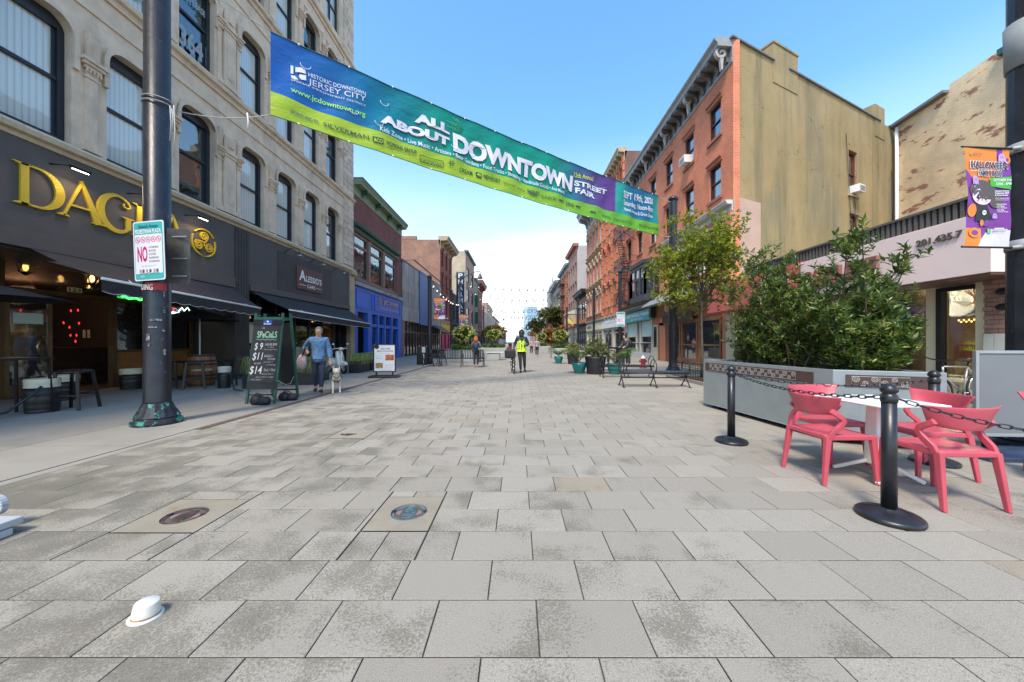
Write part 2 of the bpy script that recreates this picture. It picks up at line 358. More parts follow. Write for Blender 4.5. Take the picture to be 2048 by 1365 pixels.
stucco = Mstucco()
# ---------------------------------------------------------------- windows
_wc = {}
STY = {
 'lime': dict(fm=navyfr, fw=.12, head=.26, rail=1, pane=blindglass, y=.20, blind=blind, arch=.34, am=lime),
 'lime2': dict(fm=navyfr, fw=.12, head=.26, rail=1, pane=MG('clear_window_glass', refl=.12, through=.8), y=.20, blind=blind, arch=.34, am=lime),
 'limetop': dict(fm=navyfr, fw=.10, rail=1, pane=blindglass, y=.18, blind=blind, mull=1),
 'sash': dict(fm=M('dark_sash', (.02, .02, .022), .5), fw=.06, rail=1, pane=glassd, y=.14, sill=M('brick_sill', (.33, .14, .09), .8), hood=M('brick_hood', (.38, .15, .085), .8)),
 'sashg': dict(fm=palegr, fw=.07, rail=1, pane=glassd, y=.14, sill=tanst, hood=tanst),
 'arch': dict(fm=tanst, fw=.07, rail=1, pane=glassd, y=.2, sill=tanst, arch=.42, am=None),
 'dark': dict(fm=M('brown_sash', (.05, .02, .018), .5), fw=.07, rail=1, pane=glassd, y=.15, sill=None, hood=M('dark_hood', (.12, .04, .03), .7)),
 'plain': dict(fm=blkwood, fw=.08, rail=1, pane=glassd, y=.15),
 'side': dict(fm=M('maroon_frame', (.13, .03, .025), .6), fw=.09, rail=1, pane=glassd, y=.16, sill=tanst),
 'big': dict(fm=white, fw=.09, pane=glassd, y=.10, mull=2, tr=.7),
 'wood': dict(fm=woodfr, fw=.16, pane=glass, y=.12, mull=0, tr=.74, blind=M('grey_room', (.12, .12, .12), .8)),
 'blk': dict(fm=blkwood, fw=.07, pane=glassd, y=.06, mull=1, tr=.72),
 'shopb': dict(fm=blkwood, fw=.06, pane=glassd, y=.12, mull=3, tr=.74),
 'shopw': dict(fm=palegr, fw=.09, pane=glassd, y=.12, mull=1, tr=.8),
 'shopc': dict(fm=creamp, fw=.12, pane=glassd, y=.12, mull=1, tr=.8),
}
def winmesh(w_, h_, st):
    k = (round(w_, 2), round(h_, 2), st)
    if k in _wc: return _wc[k]
    S = STY[st]; a = w_ / 2; y = S['y']; fw = S['fw']; hd = S.get('head', fw); f = MB()
    f.box(-a, -a + fw, y - .05, y + .06, 0, h_).box(a - fw, a, y - .05, y + .06, 0, h_)
    f.box(-a + fw, a - fw, y - .05, y + .06, 0, fw).box(-a + fw, a - fw, y - .05, y + .06, h_ - hd, h_)
    if S.get('head'):
        f.box(-a + fw, -a + fw + .05, y + .0, y + .09, fw, h_ - hd).box(a - fw - .05, a - fw, y + .0, y + .09, fw, h_ - hd)
    if S.get('rail'): f.box(-a + fw, a - fw, y - .035, y + .05, h_ * .5 - .035, h_ * .5 + .035)
    if S.get('tr'): f.box(-a + fw, a - fw, y - .04, y + .05, h_ * S['tr'] - fw / 2, h_ * S['tr'] + fw / 2)
    mu = S.get('mull', 0)
    for i in range(mu): x = -a + w_ * (i + 1) / (mu + 1); f.box(x - fw / 2.5, x + fw / 2.5, y - .045, y + .055, fw, h_ - hd)
    ch = []
    p = MB(); p.box(-a + fw * .6, a - fw * .6, y + .03, y + .034, fw * .6, h_ - hd * .8); ch.append(('pane', p.mesh('pane', S['pane'])))
    if S.get('blind'):
        p = MB(); p.box(-a, a, y + .09, y + .095, 0, h_)
        ch.append(('blind', p.mesh('blind', S['blind'])))
    if S.get('sill'): p = MB(); p.box(-a - .12, a + .12, -.09, y - .052, -.14, -.002); ch.append(('sill', p.mesh('sill', S['sill'])))
    if S.get('hood'): p = MB(); p.mould(-a - .14, a + .14, [(0, h_ + .002), (.05, h_ + .002), (.06, h_ + .14), (.14, h_ + .18), (.14, h_ + .24), (0, h_ + .27)]); ch.append(('hood', p.mesh('hood', S['hood'])))
    if S.get('arch') and S.get('am'):
        r = S['arch']; p = MB()
        for sg in (-1, 1):
            pts = [(sg * a, h_), (sg * (a - r), h_)] + [(sg * (a - r + r * math.sin(t)), h_ - r + r * math.cos(t)) for t in [PI / 2 * i / 6 for i in range(1, 7)]]
            p.prism(pts if sg > 0 else pts[::-1], -.035, y - .06)
        # archivolt moulding running up the jambs and round the corners
        arc = [(-a - .05, h_ * .63)] + [(-(a - r) - (r + .05) * math.cos(t), h_ - r + (r + .05) * math.sin(t)) for t in [PI / 2 * i / 6 for i in range(7)]]
        arc += [(-x, z) for x, z in arc[::-1]]
        p.ribbon(arc, .1, -.075, -.002); ch.append(('arch', p.mesh('arch', S['am'])))
    _wc[k] = (f.mesh('window', S['fm']), ch); return _wc[k]
def addwin(parent, w_, h_, st, M4, name='window', label=None):
    me, ch = winmesh(w_, h_, st); o = obj(name, me, parent, mat4=M4, label=label)
    for nm, m2 in ch: obj(nm, m2, o)
    return o
class Bld:
    def __init__(s, name, label, side, D0, D1, X=9.9, cat='building', group=None):
        s.side = side; s.D0 = D0; s.D1 = D1; s.W = D1 - D0
        s.loc = (side * X, D0 if side < 0 else D1, 0); s.rz = PI / 2 if side < 0 else -PI / 2
        s.root = thing(name, s.loc, s.rz, label, cat, group); s.ops = []; s.F = Matrix.Identity(4)
    def u(s, D): return D - s.D0 if s.side < 0 else s.D1 - D
    def us(s, a, b): a, b = s.u(a), s.u(b); return (min(a, b), max(a, b))
    def part(s, name, mb, mats, **k):
        k2 = dict(k); bev = k2.pop('bev', 0)
        o = obj(name, mb.mesh(name, mats), s.root, mat4=s.F.copy(), **k2)
        if bev: b = o.modifiers.new('bevel', 'BEVEL'); b.width = bev; b.segments = 2
        return o
    def box(s, name, D0, D1, z0, z1, n0, n1, m, **k):
        a, b = s.us(D0, D1); return s.part(name, MB().box(a, b, -n1, -n0, z0, z1), m, **k)
    def bx(s, mb, D0, D1, z0, z1, n0, n1, mi=0):
        a, b = s.us(D0, D1); return mb.box(a, b, -n1, -n0, z0, z1, mi)
    def win(s, D0, D1, z0, z1, st, hole=True, label=None, n=0):
        a, b = s.us(D0, D1)
        if hole: s.ops.append((a, b, z0, z1))
        return addwin(s.root, b - a, z1 - z0, st, s.F @ Matrix.Translation(((a + b) / 2, -n, z0)), label=label)
    def wall(s, Ht, m, z0=0, D0=None, D1=None, depth=9, rev=.22, ops=None, side_m=None, name='wall'):
        x0, x1 = (0, s.W) if D0 is None else s.us(D0, D1)
        ops = [o for o in (s.ops if ops is None else ops) if o[1] > x0 and o[0] < x1 and o[3] > z0 and o[2] < Ht]
        xs = sorted({x0, x1} | {min(max(o[i], x0), x1) for o in ops for i in (0, 1)}); zs = sorted({z0, Ht} | {min(max(o[i], z0), Ht) for o in ops for i in (2, 3)})
        mb = MB()
        for i in range(len(xs) - 1):
            if xs[i + 1] - xs[i] < 1e-4: continue
            for j in range(len(zs) - 1):
                if zs[j + 1] - zs[j] < 1e-4: continue
                cx, cz = (xs[i] + xs[i + 1]) / 2, (zs[j] + zs[j + 1]) / 2
                if any(o[0] < cx < o[1] and o[2] < cz < o[3] for o in ops): continue
                mb.add([(xs[i], 0, zs[j]), (xs[i + 1], 0, zs[j]), (xs[i + 1], 0, zs[j + 1]), (xs[i], 0, zs[j + 1])], [(0, 1, 2, 3)])
        for a, b, c, d in ops:
            r = rev
            mb.add([(a, 0, c), (b, 0, c), (b, r, c), (a, r, c), (a, 0, d), (b, 0, d), (b, r, d), (a, r, d)], [(0, 3, 2, 1)[::-1], (4, 5, 6, 7)[::-1], (0, 4, 7, 3)[::-1], (1, 2, 6, 5)[::-1]])
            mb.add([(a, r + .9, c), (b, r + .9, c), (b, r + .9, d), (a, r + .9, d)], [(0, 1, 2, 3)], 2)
        mb.add([(x0, 0, z0), (x0, depth, z0), (x0, depth, Ht), (x0, 0, Ht), (x1, 0, z0), (x1, depth, z0), (x1, depth, Ht), (x1, 0, Ht)],
               [(0, 3, 2, 1), (4, 5, 6, 7), (1, 2, 6, 5), (0, 1, 5, 4)], 1)
        mb.add([(x0, 0, Ht), (x1, 0, Ht), (x1, depth, Ht), (x0, depth, Ht)], [(0, 1, 2, 3)], 3)
        return s.part(name, mb, [m, side_m or m, interior, roofm])
    def text(s, name, txt, D0, D1, z0, z1, n, m, bold=.01, depth=.0, parent=None, shear=0):
        a, b = s.us(D0, D1); mb = MB(); text_mb(mb, txt, a, b, z0, z1, -n, 0, bold, depth, shear)
        return obj(name, mb.mesh(name, m), parent or s.root, mat4=(s.F.copy() if parent is None else Matrix.Identity(4)))
    def cornice(s, D0, D1, z0, z1, pr, m, nb=0, bm=None, name='cornice'):
        a, b = s.us(D0, D1); h = z1 - z0; mb = MB()
        mb.mould(a, b, [(0, z0), (.04, z0), (.06, z0 + h * .15), (.04, z0 + h * .2), (.05, z0 + h * .62), (pr * .8, z0 + h * .66), (pr * .85, z0 + h * .8), (pr, z0 + h * .92), (pr, z1), (-.3, z1)])
        o = s.part(name, mb, m)
        if nb:
            bb = MB(); w_ = min(.22, (b - a) / nb * .35)
            prof = [(.04, .18), (.16, .14), (.2, .3), (.32, .42), (.8, .5), (.8, .64), (.04, .66)]
            bb.prism([(0, 0), (0, 0), (0, 0)], 0, 0) if False else None
            bb.mould(-w_ / 2, w_ / 2, [(p * pr if p > .05 else .04, h * q) for p, q in prof]); me = bb.mesh('bracket', bm or m)
            for i in range(nb): obj('bracket', me, s.root, mat4=s.F @ Matrix.Translation((a + (b - a) * (i + .5) / nb, -.003, z0)))
        return o
B = Bld
# ================================================================ LEFT SIDE
b = B('limestone_building', 'tall limestone building with black arched windows above the charcoal pub front', -1, -2, 20.8, 9.8)
cols = [2.9, 4.7, 6.5, 8.34, 10.12, 12.34, 14.2, 16.03, 17.9]
for z0, z1 in ((5.62, 8.32), (9.86, 12.45), (14.1, 16.55)):
    for k, c in enumerate(cols): b.win(c, c + 1.18, z0, z1, 'lime2' if (k * 5 + int(z0)) % 4 == 1 else 'lime')
for c in cols: b.win(c - .1, c + 1.28, 18.0, 20.4, 'limetop')
b.wall(21.6, lime, 5.29, depth=12, rev=.3)
for z0 in (5.3, 9.46, 13.72, 17.3):
    mb = MB(); a, c = b.us(-2, 20.8)
    mb.mould(a, c, [(0, z0), (.05, z0), (.08, z0 + .07), (.17, z0 + .10), (.2, z0 + .19), (.17, z0 + .21), (.14, z0 + .26), (0, z0 + .31)])
    b.part('cornice', mb, creamst if z0 < 6 else lime)
    if z0 > 6:
        mb = MB(); mb.box(a, c, -.04, -.001, z0 - .62, z0 - .56).box(a, c, -.06, -.001, z0 - .06, z0 - .002); b.part('string_course', mb, lime)
        mb = MB(); mb.box(a, c, -.25, -.172, z0 + .13, z0 + .17) if False else None
pil = MB(); w2 = .17     # pilaster between windows, local, base at z=0, height 2.6
pil.box(-w2, w2, -.10, -.001, 0, .14).box(-w2 + .03, w2 - .03, -.075, -.001, .14, .24).box(-w2 + .06, w2 - .06, -.06, -.001, .24, 1.86)
pil.box(-w2 + .03, w2 - .03, -.085, -.001, 1.66, 1.70).box(-w2 + .02, w2 - .02, -.10, -.001, 1.86, 1.93).box(-w2 - .03, w2 + .03, -.14, -.001, 1.93, 2.0).box(-w2 - .07, w2 + .07, -.18, -.001, 2.0, 2.07)
pil.mould(-w2 + .05, w2 - .05, [(0, 2.08), (.06, 2.08), (.09, 2.3), (.13, 2.5), (.12, 2.66), (0, 2.7)])
for k in range(5): pil.box(-w2 + .02 + k * .066, -w2 + .05 + k * .066, -.12, -.101, 1.78, 1.86)
pilme = pil.mesh('pilaster', lime)
wp = MB(); wp.box(-.27, .27, -.12, -.001, 0, .14).box(-.24, .24, -.09, -.001, .14, 2.55).box(-.27, .27, -.12, -.001, 1.86, 1.96).box(-.3, .3, -.16, -.001, 1.96, 2.07)
wp.box(-.15, .15, -.105, -.09, .3, 1.72).box(-.115, .115, -.112, -.105, .36, 1.66); wp.box(-.1, .1, -.15, -.09, 2.2, 2.5); wpme = wp.mesh('wide_pilaster', lime)
for z0 in (5.62, 9.8, 14.06):
    for i in range(len(cols) - 1):
        g0 = cols[i] + 1.18; g1 = cols[i + 1]; mid = (g0 + g1) / 2; wide = g1 - g0 > .9
        if wide:
            obj('wide_pilaster', wpme, b.root, mat4=Matrix.Translation((b.u(mid), 0, z0)))
            for q in (g0 + .14, g1 - .14): o = obj('pilaster', pilme, b.root, mat4=Matrix.Translation((b.u(q), .0, z0)) @ Matrix.Diagonal((.62, 1, 1, 1)))
        else: obj('pilaster', pilme, b.root, mat4=Matrix.Translation((b.u(mid), 0, z0)))
    obj('pilaster', pilme, b.root, mat4=Matrix.Translation((b.u(19.26), 0, z0)))
# quoin stones at the far corner
qm = M('quoin_stone', (.62, .51, .395), .85, 0, .16, 3, .5, 30, rnd=.16)
for k in range(46):
    z = 5.7 + k * .34; 
    for a0, w_ in (((19.62, .48) if k % 2 else (19.62, .3)), ((20.12, .6) if k % 2 else (19.95, .78))):
        if 9.3 < z + .17 < 9.8 or 13.6 < z + .17 < 14.06 or 17.15 < z + .17 < 17.65: continue
        mb = MB(); mb.obox((0, 0, 0), (w_ - .03, .07 + random.random() * .02, .315)); obj('stone', mb.mesh('stone', qm), b.root, mat4=Matrix.Translation((b.u(a0) + w_ / 2, -.03, z + .17)))
wn = M('window_numerals', (.28, .33, .36), .6)
for s_, D_, z_, e_ in (('3641', 10.3, 10.1, .95), ('49', 8.5, 10.2, .9), ('FOR LEASE', 10.35, 11.6, .8)): b.text('window_lettering', s_, D_, D_ + e_, z_, z_ + (.62 if len(s_) < 6 else .2), -.165, wn, .03)
# pub and cafe fascia
b.box('fascia', -2, 12.03, 3.17, 5.285, -.3, .05, fascia); b.box('fascia', 12.7, 20.2, 3.17, 5.285, -.3, .05, fascia)
b.box('fascia_panel', 14.2, 18.3, 3.35, 5.0, .051, .07, fasciad)
b.box('band', -2, 12.03, 3.165, 3.5, .051, .09, brownst); b.box('band', 12.7, 20.2, 3.165, 3.4, .072, .10, brownst)
mb = MB(); b.bx(mb, 12.04, 12.69, 0, 5.285, -.3, .06)
for k in range(5): b.bx(mb, 12.08 + k * .12, 12.15 + k * .12, 0, 5.2, .06, .075)
b.part('pier', mb, fasciad)
mb = MB(); b.bx(mb, 20.22, 20.78, 0, 5.2, -.2, .12); b.bx(mb, 20.17, 20.8, 5.2, 5.42, -.2, .24); b.bx(mb, 20.17, 20.79, 0, .3, -.2, .17); b.part('pier', mb, tanst)
# DAGDA letters
lt = MB()
def L(D): return D + 2
def arcs(cx, cz, rx, rz, t0, t1, n=18): return [(cx + rx * math.cos(R(t0 + (t1 - t0) * i / n)), cz + rz * math.sin(R(t0 + (t1 - t0) * i / n))) for i in range(n + 1)]
def serif(x, z, w_, up): lt.prism([(x - w_ / 2, z), (x + w_ / 2, z), (x + w_ / 2, z + up * .02), (x + w_ * .2, z + up * .05), (x - w_ * .2, z + up * .05), (x - w_ / 2, z + up * .02)], -.10, -.052)
def gD(x, z, w_, h):
    lt.prism([(x + .05, z), (x + .17, z), (x + .17, z + h), (x + .05, z + h)], -.10, -.052); serif(x + .08, z, .26, 1); serif(x + .08, z + h, .26, -1)
    p = [(x + .17, z + h - .02)] + arcs(x + w_ * .45, z + h / 2, w_ * .5, h / 2 - .02, 88, -88, 22) + [(x + .17, z + .02)]
    ws = [.045] + [.045 + .11 * math.sin(PI * i / 22) ** 1.5 for i in range(23)] + [.045]
    lt.ribbon(p, ws, -.10, -.052)
def gA(x, z, w_, h):
    lt.ribbon([(x + .06, z), (x + w_ * .47, z + h)], [.04, .05], -.10, -.052); lt.ribbon([(x + w_ * .44, z + h + .03), (x + w_ - .13, z)], [.06, .15], -.102, -.052)
    lt.ribbon([(x + w_ * .22, z + h * .33), (x + w_ * .72, z + h * .33)], .045, -.099, -.052); serif(x + .06, z, .2, 1); serif(x + w_ - .12, z, .27, 1)
def gG(x, z, w_, h):
    p = arcs(x + w_ * .52, z + h / 2, w_ * .46, h / 2, 48, 318, 26); ws = [.05 + .10 * max(0, math.sin(PI * (i - 2) / 24)) ** 1.3 for i in range(27)]
    lt.ribbon(p, ws, -.10, -.052); lt.ribbon([(x + w_ * .83, z + h * .12), (x + w_ * .83, z + h * .46)], .11, -.099, -.052); serif(x + w_ * .83, z + h * .46, .26, -1)
    lt.ribbon(arcs(x + w_ * .78, z + h * .8, .07, .07, 150, 420, 8), .035, -.10, -.052)
gD(L(6.78), 4.0, .68, .82); gA(L(7.42), 4.0, .82, .84); gG(L(8.1), 3.98, .76, .86); gD(L(8.87), 4.0, .66, .82); gA(L(9.48), 4.0, .82, .84)
b.part('sign_letters', lt, gold, bev=.006)
def spiral(cx, cz, r, a0, turns, n=30, sgn=1): return [(cx + r * (1 - i / n * .88) * math.cos(R(a0) + sgn * 2 * PI * turns * i / n), cz + r * (1 - i / n * .88) * math.sin(R(a0) + sgn * 2 * PI * turns * i / n)) for i in range(n + 1)]
def triskele(mb, cx, cz, r, wd, y0, y1):
    for k in range(3):
        a = 90 + k * 120; sx, sz = cx + r * .48 * math.cos(R(a)), cz + r * .48 * math.sin(R(a))
        mb.ribbon([(cx, cz), (cx + r * .2 * math.cos(R(a - 50)), cz + r * .2 * math.sin(R(a - 50)))] + spiral(sx, sz, r * .34, a - 90, 1.75), wd, y0, y1)
        mb.ribbon(arcs(cx, cz, r, r, a - 55, a + 50, 14), [wd * .5] + [wd * (.6 + .5 * math.sin(PI * i / 14)) for i in range(1, 14)] + [wd * .3], y0, y1)
tm = MB(); triskele(tm, L(10.83), 4.36, .41, .038, -.10, -.052); b.part('spiral_emblem', tm, gold)
# fascia lamps above pub letters, gooseneck lamps above cafe sign
for D in (7.55, 9.0, 10.5):
    x = b.u(D); mb = MB(); mb.tube([(x - .28, -.06, 5.0), (x - .1, -.22, 5.06), (x, -.3, 5.04)], .015, 6, 0); mb.obox((x + .02, -.34, 5.02), (.30, .12, .05), (.35, 0, 0), 0)
    o = b.part('fascia_lamp', mb, black); mb = MB(); mb.obox((x + .02, -.338, 4.985), (.24, .08, .02), (.35, 0, 0)); obj('lens', mb.mesh('lens', softE), o)
    l_ = bpy.data.lights.new('lamp', 'AREA'); l_.energy = 6; l_.size = .25; l_.color = (1, .72, .42)
    lo = bpy.data.objects.new('lamp', l_); link(lo, b.root); lo.matrix_local = Matrix.Translation((x + .02, -.36, 4.96)) @ Euler((R(-25), 0, 0)).to_matrix().to_4x4()
for D in (14.9, 16.7, 18.7):
    x = b.u(D); mb = MB(); mb.tube([(x - .35, -.07, 4.98), (x - .3, -.3, 5.2), (x - .05, -.5, 5.22), (x, -.52, 5.05)], .014, 6); mb.lathe([(.02, .1), (.05, .08), (.13, 0), (.125, -.005)], 12, (x, -.52, 4.93), 1)
    b.part('gooseneck_lamp', mb, [black, greyst])
sg = b.box('cafe_sign', 15.35, 17.37, 3.66, 4.66, .071, .11, M('brown_sign_board', (.10, .04, .028), .5, 0, .2, 3))
b.text('lettering', 'A', 15.5, 15.98, 4.05, 4.52, .115, white, .03, parent=sg); b.text('lettering', "LESSIO'S", 16.0, 17.25, 4.05, 4.34, .115, white, .02, parent=sg)
b.text('lettering', 'CAFE', 16.08, 16.72, 3.78, 3.93, .115, white, .01, parent=sg)
mb = MB(); b.bx(mb, 15.5, 15.98, 3.85, 3.87, .111, .115); b.bx(mb, 16.82, 17.25, 3.85, 3.87, .111, .115); obj('lettering', mb.mesh('lettering', white), sg)
# pub recess (world coordinates, back at x=-11.6)
def wpart(bb, name, mb, mats, **k): return mb.build(name, mats, bb.root, world=True, **k)
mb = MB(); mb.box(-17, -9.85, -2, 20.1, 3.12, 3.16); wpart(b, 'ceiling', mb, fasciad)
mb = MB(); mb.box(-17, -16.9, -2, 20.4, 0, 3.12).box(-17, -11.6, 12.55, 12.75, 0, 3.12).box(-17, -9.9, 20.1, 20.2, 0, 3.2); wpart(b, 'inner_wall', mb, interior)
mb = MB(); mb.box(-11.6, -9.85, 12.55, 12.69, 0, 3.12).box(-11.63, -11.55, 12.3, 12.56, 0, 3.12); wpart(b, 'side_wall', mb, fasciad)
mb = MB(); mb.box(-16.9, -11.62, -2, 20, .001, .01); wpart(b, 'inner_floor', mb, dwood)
mb = MB()
for D in (6.3, 7.75, 9.95, 10.98, 12.3): mb.box(-11.66, -11.52, D, D + .11, 0.002, 3.12)
mb.box(-11.67, -11.51, 4, 12.4, 2.46, 2.56).box(-11.66, -11.53, 4, 7.75, .95, 1.02).box(-11.66, -11.53, 10.0, 12.4, 1.0, 1.07)
wpart(b, 'pub_front_frame', mb, bronze)
for a0, a1 in ((10.06, 10.98), (11.09, 12.3)):
    mb = MB(); mb.box(-11.63, -11.56, a0, a1, .1, 1.0); wpart(b, 'wood_panel', mb, orwood); mb = MB(); mb.box(-11.62, -11.6, a0, a1, 1.07, 2.46); wpart(b, 'pane', mb, shopglass)
mb = MB(); mb.box(-11.62, -11.6, 4, 12.3, 2.56, 3.12).box(-11.62, -11.6, 4.2, 6.3, .1, 2.46); wpart(b, 'pane', mb, shopglass)
mb = MB(); triskele(mb, 0, 0, .36, .035, -.01, .01); mb.xf(Matrix.Translation((-11.57, 10.52, 1.85)) @ Matrix.Rotation(PI / 2, 4, 'Z')); wpart(b, 'spiral_grille', mb, black)
mb = MB()          # open glazed door leaf
mb.box(0, .07, -.03, .03, 0, 2.4).box(.63, .70, -.03, .03, 0, 2.4).box(.07, .63, -.03, .03, 0, .28).box(.07, .63, -.03, .03, 2.3, 2.4)
dr = obj('door', mb.mesh('door', bronze), b.root, mat4=b.root.matrix_basis.inverted() @ Matrix.Translation((-11.55, 7.86, .02)) @ Matrix.Rotation(R(75), 4, 'Z'))
mb = MB(); mb.box(.07, .63, -.01, .01, .28, 2.3); obj('pane', mb.mesh('pane', shopglass), dr)
mb = MB(); mb.tube([(.56, -.05, .9), (.46, -.12, 1.0), (.42, -.14, 1.15), (.46, -.12, 1.3), (.56, -.05, 1.4)], .018, 8); obj('handle', mb.mesh('handle', M('brass', (.5, .32, .1), .3, .9)), dr)
mb = MB(); mb.box(.12, .56, -.015, -.011, 1.7, 1.95); obj('notice', mb.mesh('notice', mint), dr)
mb = MB(); mb.box(-11.5, -11.48, 8.92, 9.22, 2.58, 2.7); pl = wpart(b, 'number_plate', mb, creamp)
mb = MB(); text_mb(mb, '123', 0, .24, 0, .09, 0, 0, .02); mb.xf(Matrix.Translation((-11.475, 8.95, 2.595)) @ Matrix.Rotation(PI / 2, 4, 'Z')); wpart(b, 'lettering', mb, blkwood)
# bar inside: counter, shelves with bottles, red lights, menus
mb = MB(); mb.box(-14.2, -13.6, 8.6, 12.4, .01, 1.08).box(-14.25, -13.5, 8.5, 12.4, 1.08, 1.13); wpart(b, 'bar_counter', mb, dwood)
mb = MB(); mb.box(-16.85, -16.5, 8.5, 13, 1.4, 1.44).box(-16.85, -16.5, 8.5, 13, 1.9, 1.94)
for k in range(30): mb.lathe([(.04, 0), (.04, .2), (.015, .25), (.015, .32)], 6, (-16.65, 8.7 + k * .14, 1.44 + (k % 2) * .5), 1 + k % 2)
wpart(b, 'bottle_shelf', mb, [dwood, M('bottle_green', (.02, .06, .02), .2), M('bottle_amber', (.15, .06, .01), .2)])
for px, py, D in ((142, 622, 10.2), (156, 621, 10.4), (127, 646, 10.3), (158, 647, 10.2), (141, 671, 10.4), (153, 671, 10.1), (151, 683, 10.0), (139, 655, 10.6), (41, 621, 9.0)):
    mb = MB(); mb.ell(PD(px, py, D), (.017, .017, .04), 8, 6); wpart(b, 'red_light', mb, redE)
for px, py, D, m_ in ((168, 668, 10.5, creamp), (177, 668, 10.5, creamp), (25, 655, 9.0, mint)):
    p = PD(px, py, D); mb = MB(); mb.box(p.x - .04, p.x + .04, p.y, p.y + .01, p.z - .12, p.z + .12); wpart(b, 'notice', mb, m_)
l_ = bpy.data.lights.new('bar_glow', 'POINT'); l_.energy = 30; l_.color = (1, .4, .2); l_.shadow_soft_size = .3
lo = bpy.data.objects.new('bar_glow', l_); link(lo); lo.location = (-14.6, 10.3, 2.7)
# neon in the right window and green neon
mb = MB(); mb.ribbon([(x * .05, .03 * math.sin(x * 1.1)) for x in range(22)], .05, -.01, .01); mb.xf(Matrix.Translation((-11.5, 10.15, 2.6)) @ Matrix.Rotation(PI / 2, 4, 'Z')); wpart(b, 'green_neon', mb, greenE)
mb = MB(); mb.ribbon(arcs(.15, .1, .14, .07, 0, 330, 14), .02, -.01, .01); mb.ribbon(arcs(.4, .08, .12, .06, -100, 200, 10), .02, -.01, .01); mb.xf(Matrix.Translation((-11.5, 11.2, 2.3)) @ Matrix.Rotation(PI / 2, 4, 'Z')); wpart(b, 'red_neon', mb, redE)
mb = MB(); mb.ribbon([(0, 0), (.12, .14), (.2, .03), (.32, .16), (.42, .02)], .018, -.01, .01); mb.box(-.35, .5, -.01, .01, -.12, -.03); mb.xf(Matrix.Translation((-11.49, 11.85, 2.33)) @ Matrix.Rotation(PI / 2, 4, 'Z')); wpart(b, 'white_neon', mb, cyanE)
# cafe front
mb = MB()
for k, D in enumerate((12.75, 13.7, 14.7, 15.9, 17.0, 18.1, 19.2, 20.0)): b.bx(mb, D, D + .09, .45 if k not in (3, 4) else .002, 3.12, -.42, -.34)
b.bx(mb, 12.75, 20.1, 2.35, 2.43, -.43, -.33); b.bx(mb, 12.75, 20.1, .4, .5, -.44, -.32); b.part('cafe_front_frame', mb, blkwood)
b.box('stall_riser', 12.75, 20.1, 0, .4, -.45, -.34, fasciad); b.box('pane', 12.75, 20.1, .5, 3.12, -.40, -.39, shopglass)
mb = MB(); b.bx(mb, 12.9, 20, 0, 3, -3.2, -3.1); b.part('inner_wall', mb, interiorw)
for k in range(8): mb = MB(); mb.ell((b.u(13.3 + k * .85), 1.0 + (k % 3) * .35, 2.35 + .12 * (k % 2)), (.045, .045, .06), 8, 6); b.part('bulb', mb, warmE)
for D in (13.15, 13.75, 14.2): b.box('window_sticker', D, D + .32, 1.25, 1.95, -.385, -.38, creamp)
# retractable awnings: canvas, front bar, scalloped valance, arms
def awning(bb, top, bot, name, val=.28, sc_=14, label=None):
    (xa, ya, za), (xb, yb, zb) = top; (xc, yc, zc), (xd, yd, zd) = bot
    mb = MB(); n = 10; V = []
    for i in range(n + 1):
        t = i / n; p = Vector((xa, ya, za)).lerp(Vector((xb, yb, zb)), t); q = Vector((xc, yc, zc)).lerp(Vector((xd, yd, zd)), t); m_ = p.lerp(q, .5) - Vector((0, 0, .05)); V += [p, m_, q]
    mb.add(V, [(3 * i + j, 3 * i + 3 + j, 3 * i + 4 + j, 3 * i + 1 + j) for i in range(n) for j in (0, 1)])
    cv = wpart(bb, name, mb, awn, label=label); cv.modifiers.new('thick', 'SOLIDIFY').thickness = .008
    mb = MB(); mb.tube([(xc, yc, zc), (xd, yd, zd)], .028, 8); mb.v = mb.v; o = mb.build('front_bar', white, bb.root, world=True)
    mb = MB(); P = Vector((xc, yc, zc)); Q = Vector((xd, yd, zd)); k = sc_ * 6; V = []
    for i in range(k + 1):
        p = P.lerp(Q, i / k); V += [p, p - Vector((0, 0, val + .035 * abs(math.sin(PI * sc_ * i / k))))]
    mb.add(V, [(2 * i, 2 * i + 1, 2 * i + 3, 2 * i + 2) for i in range(k)]); o = wpart(bb, 'valance', mb, awn); o.modifiers.new('thick', 'SOLIDIFY').thickness = .006
    mb = MB(); mb.tube([V[2 * i + 1] for i in range(k + 1)], .006, 4, cap=False); wpart(bb, 'valance_trim', mb, white)
    for t in (.12, .88):
        p = Vector((xa, ya, za)).lerp(Vector((xb, yb, zb)), t) + Vector((0, 0, -.12)); q = Vector((xc, yc, zc)).lerp(Vector((xd, yd, zd)), t); m_ = (p + q) / 2 + Vector((0, .5 if t < .5 else -.5, -.05))
        mb = MB(); mb.tube([p, m_, q], .025, 6); wpart(bb, 'awning_arm', mb, white)
awning(b, [(-9.83, 7.0, 3.2), (-9.83, 12.0, 3.2)], [(-8.0, 6.73, 2.52), (-8.6, 11.7, 2.42)], 'awning', .24, 12)
awning(b, [(-9.83, 12.75, 3.2), (-9.83, 20.2, 3.16)], [(-8.5, 13.0, 2.49), (-8.75, 20.7, 2.36)], 'awning', .24, 1)
mb = MB(); mb.tube([PD(83, 514, 7.9), PD(95, 520, 7.9), PD(165, 540, 8.2)], .03, 8); wpart(b, 'awning_motor', mb, white)
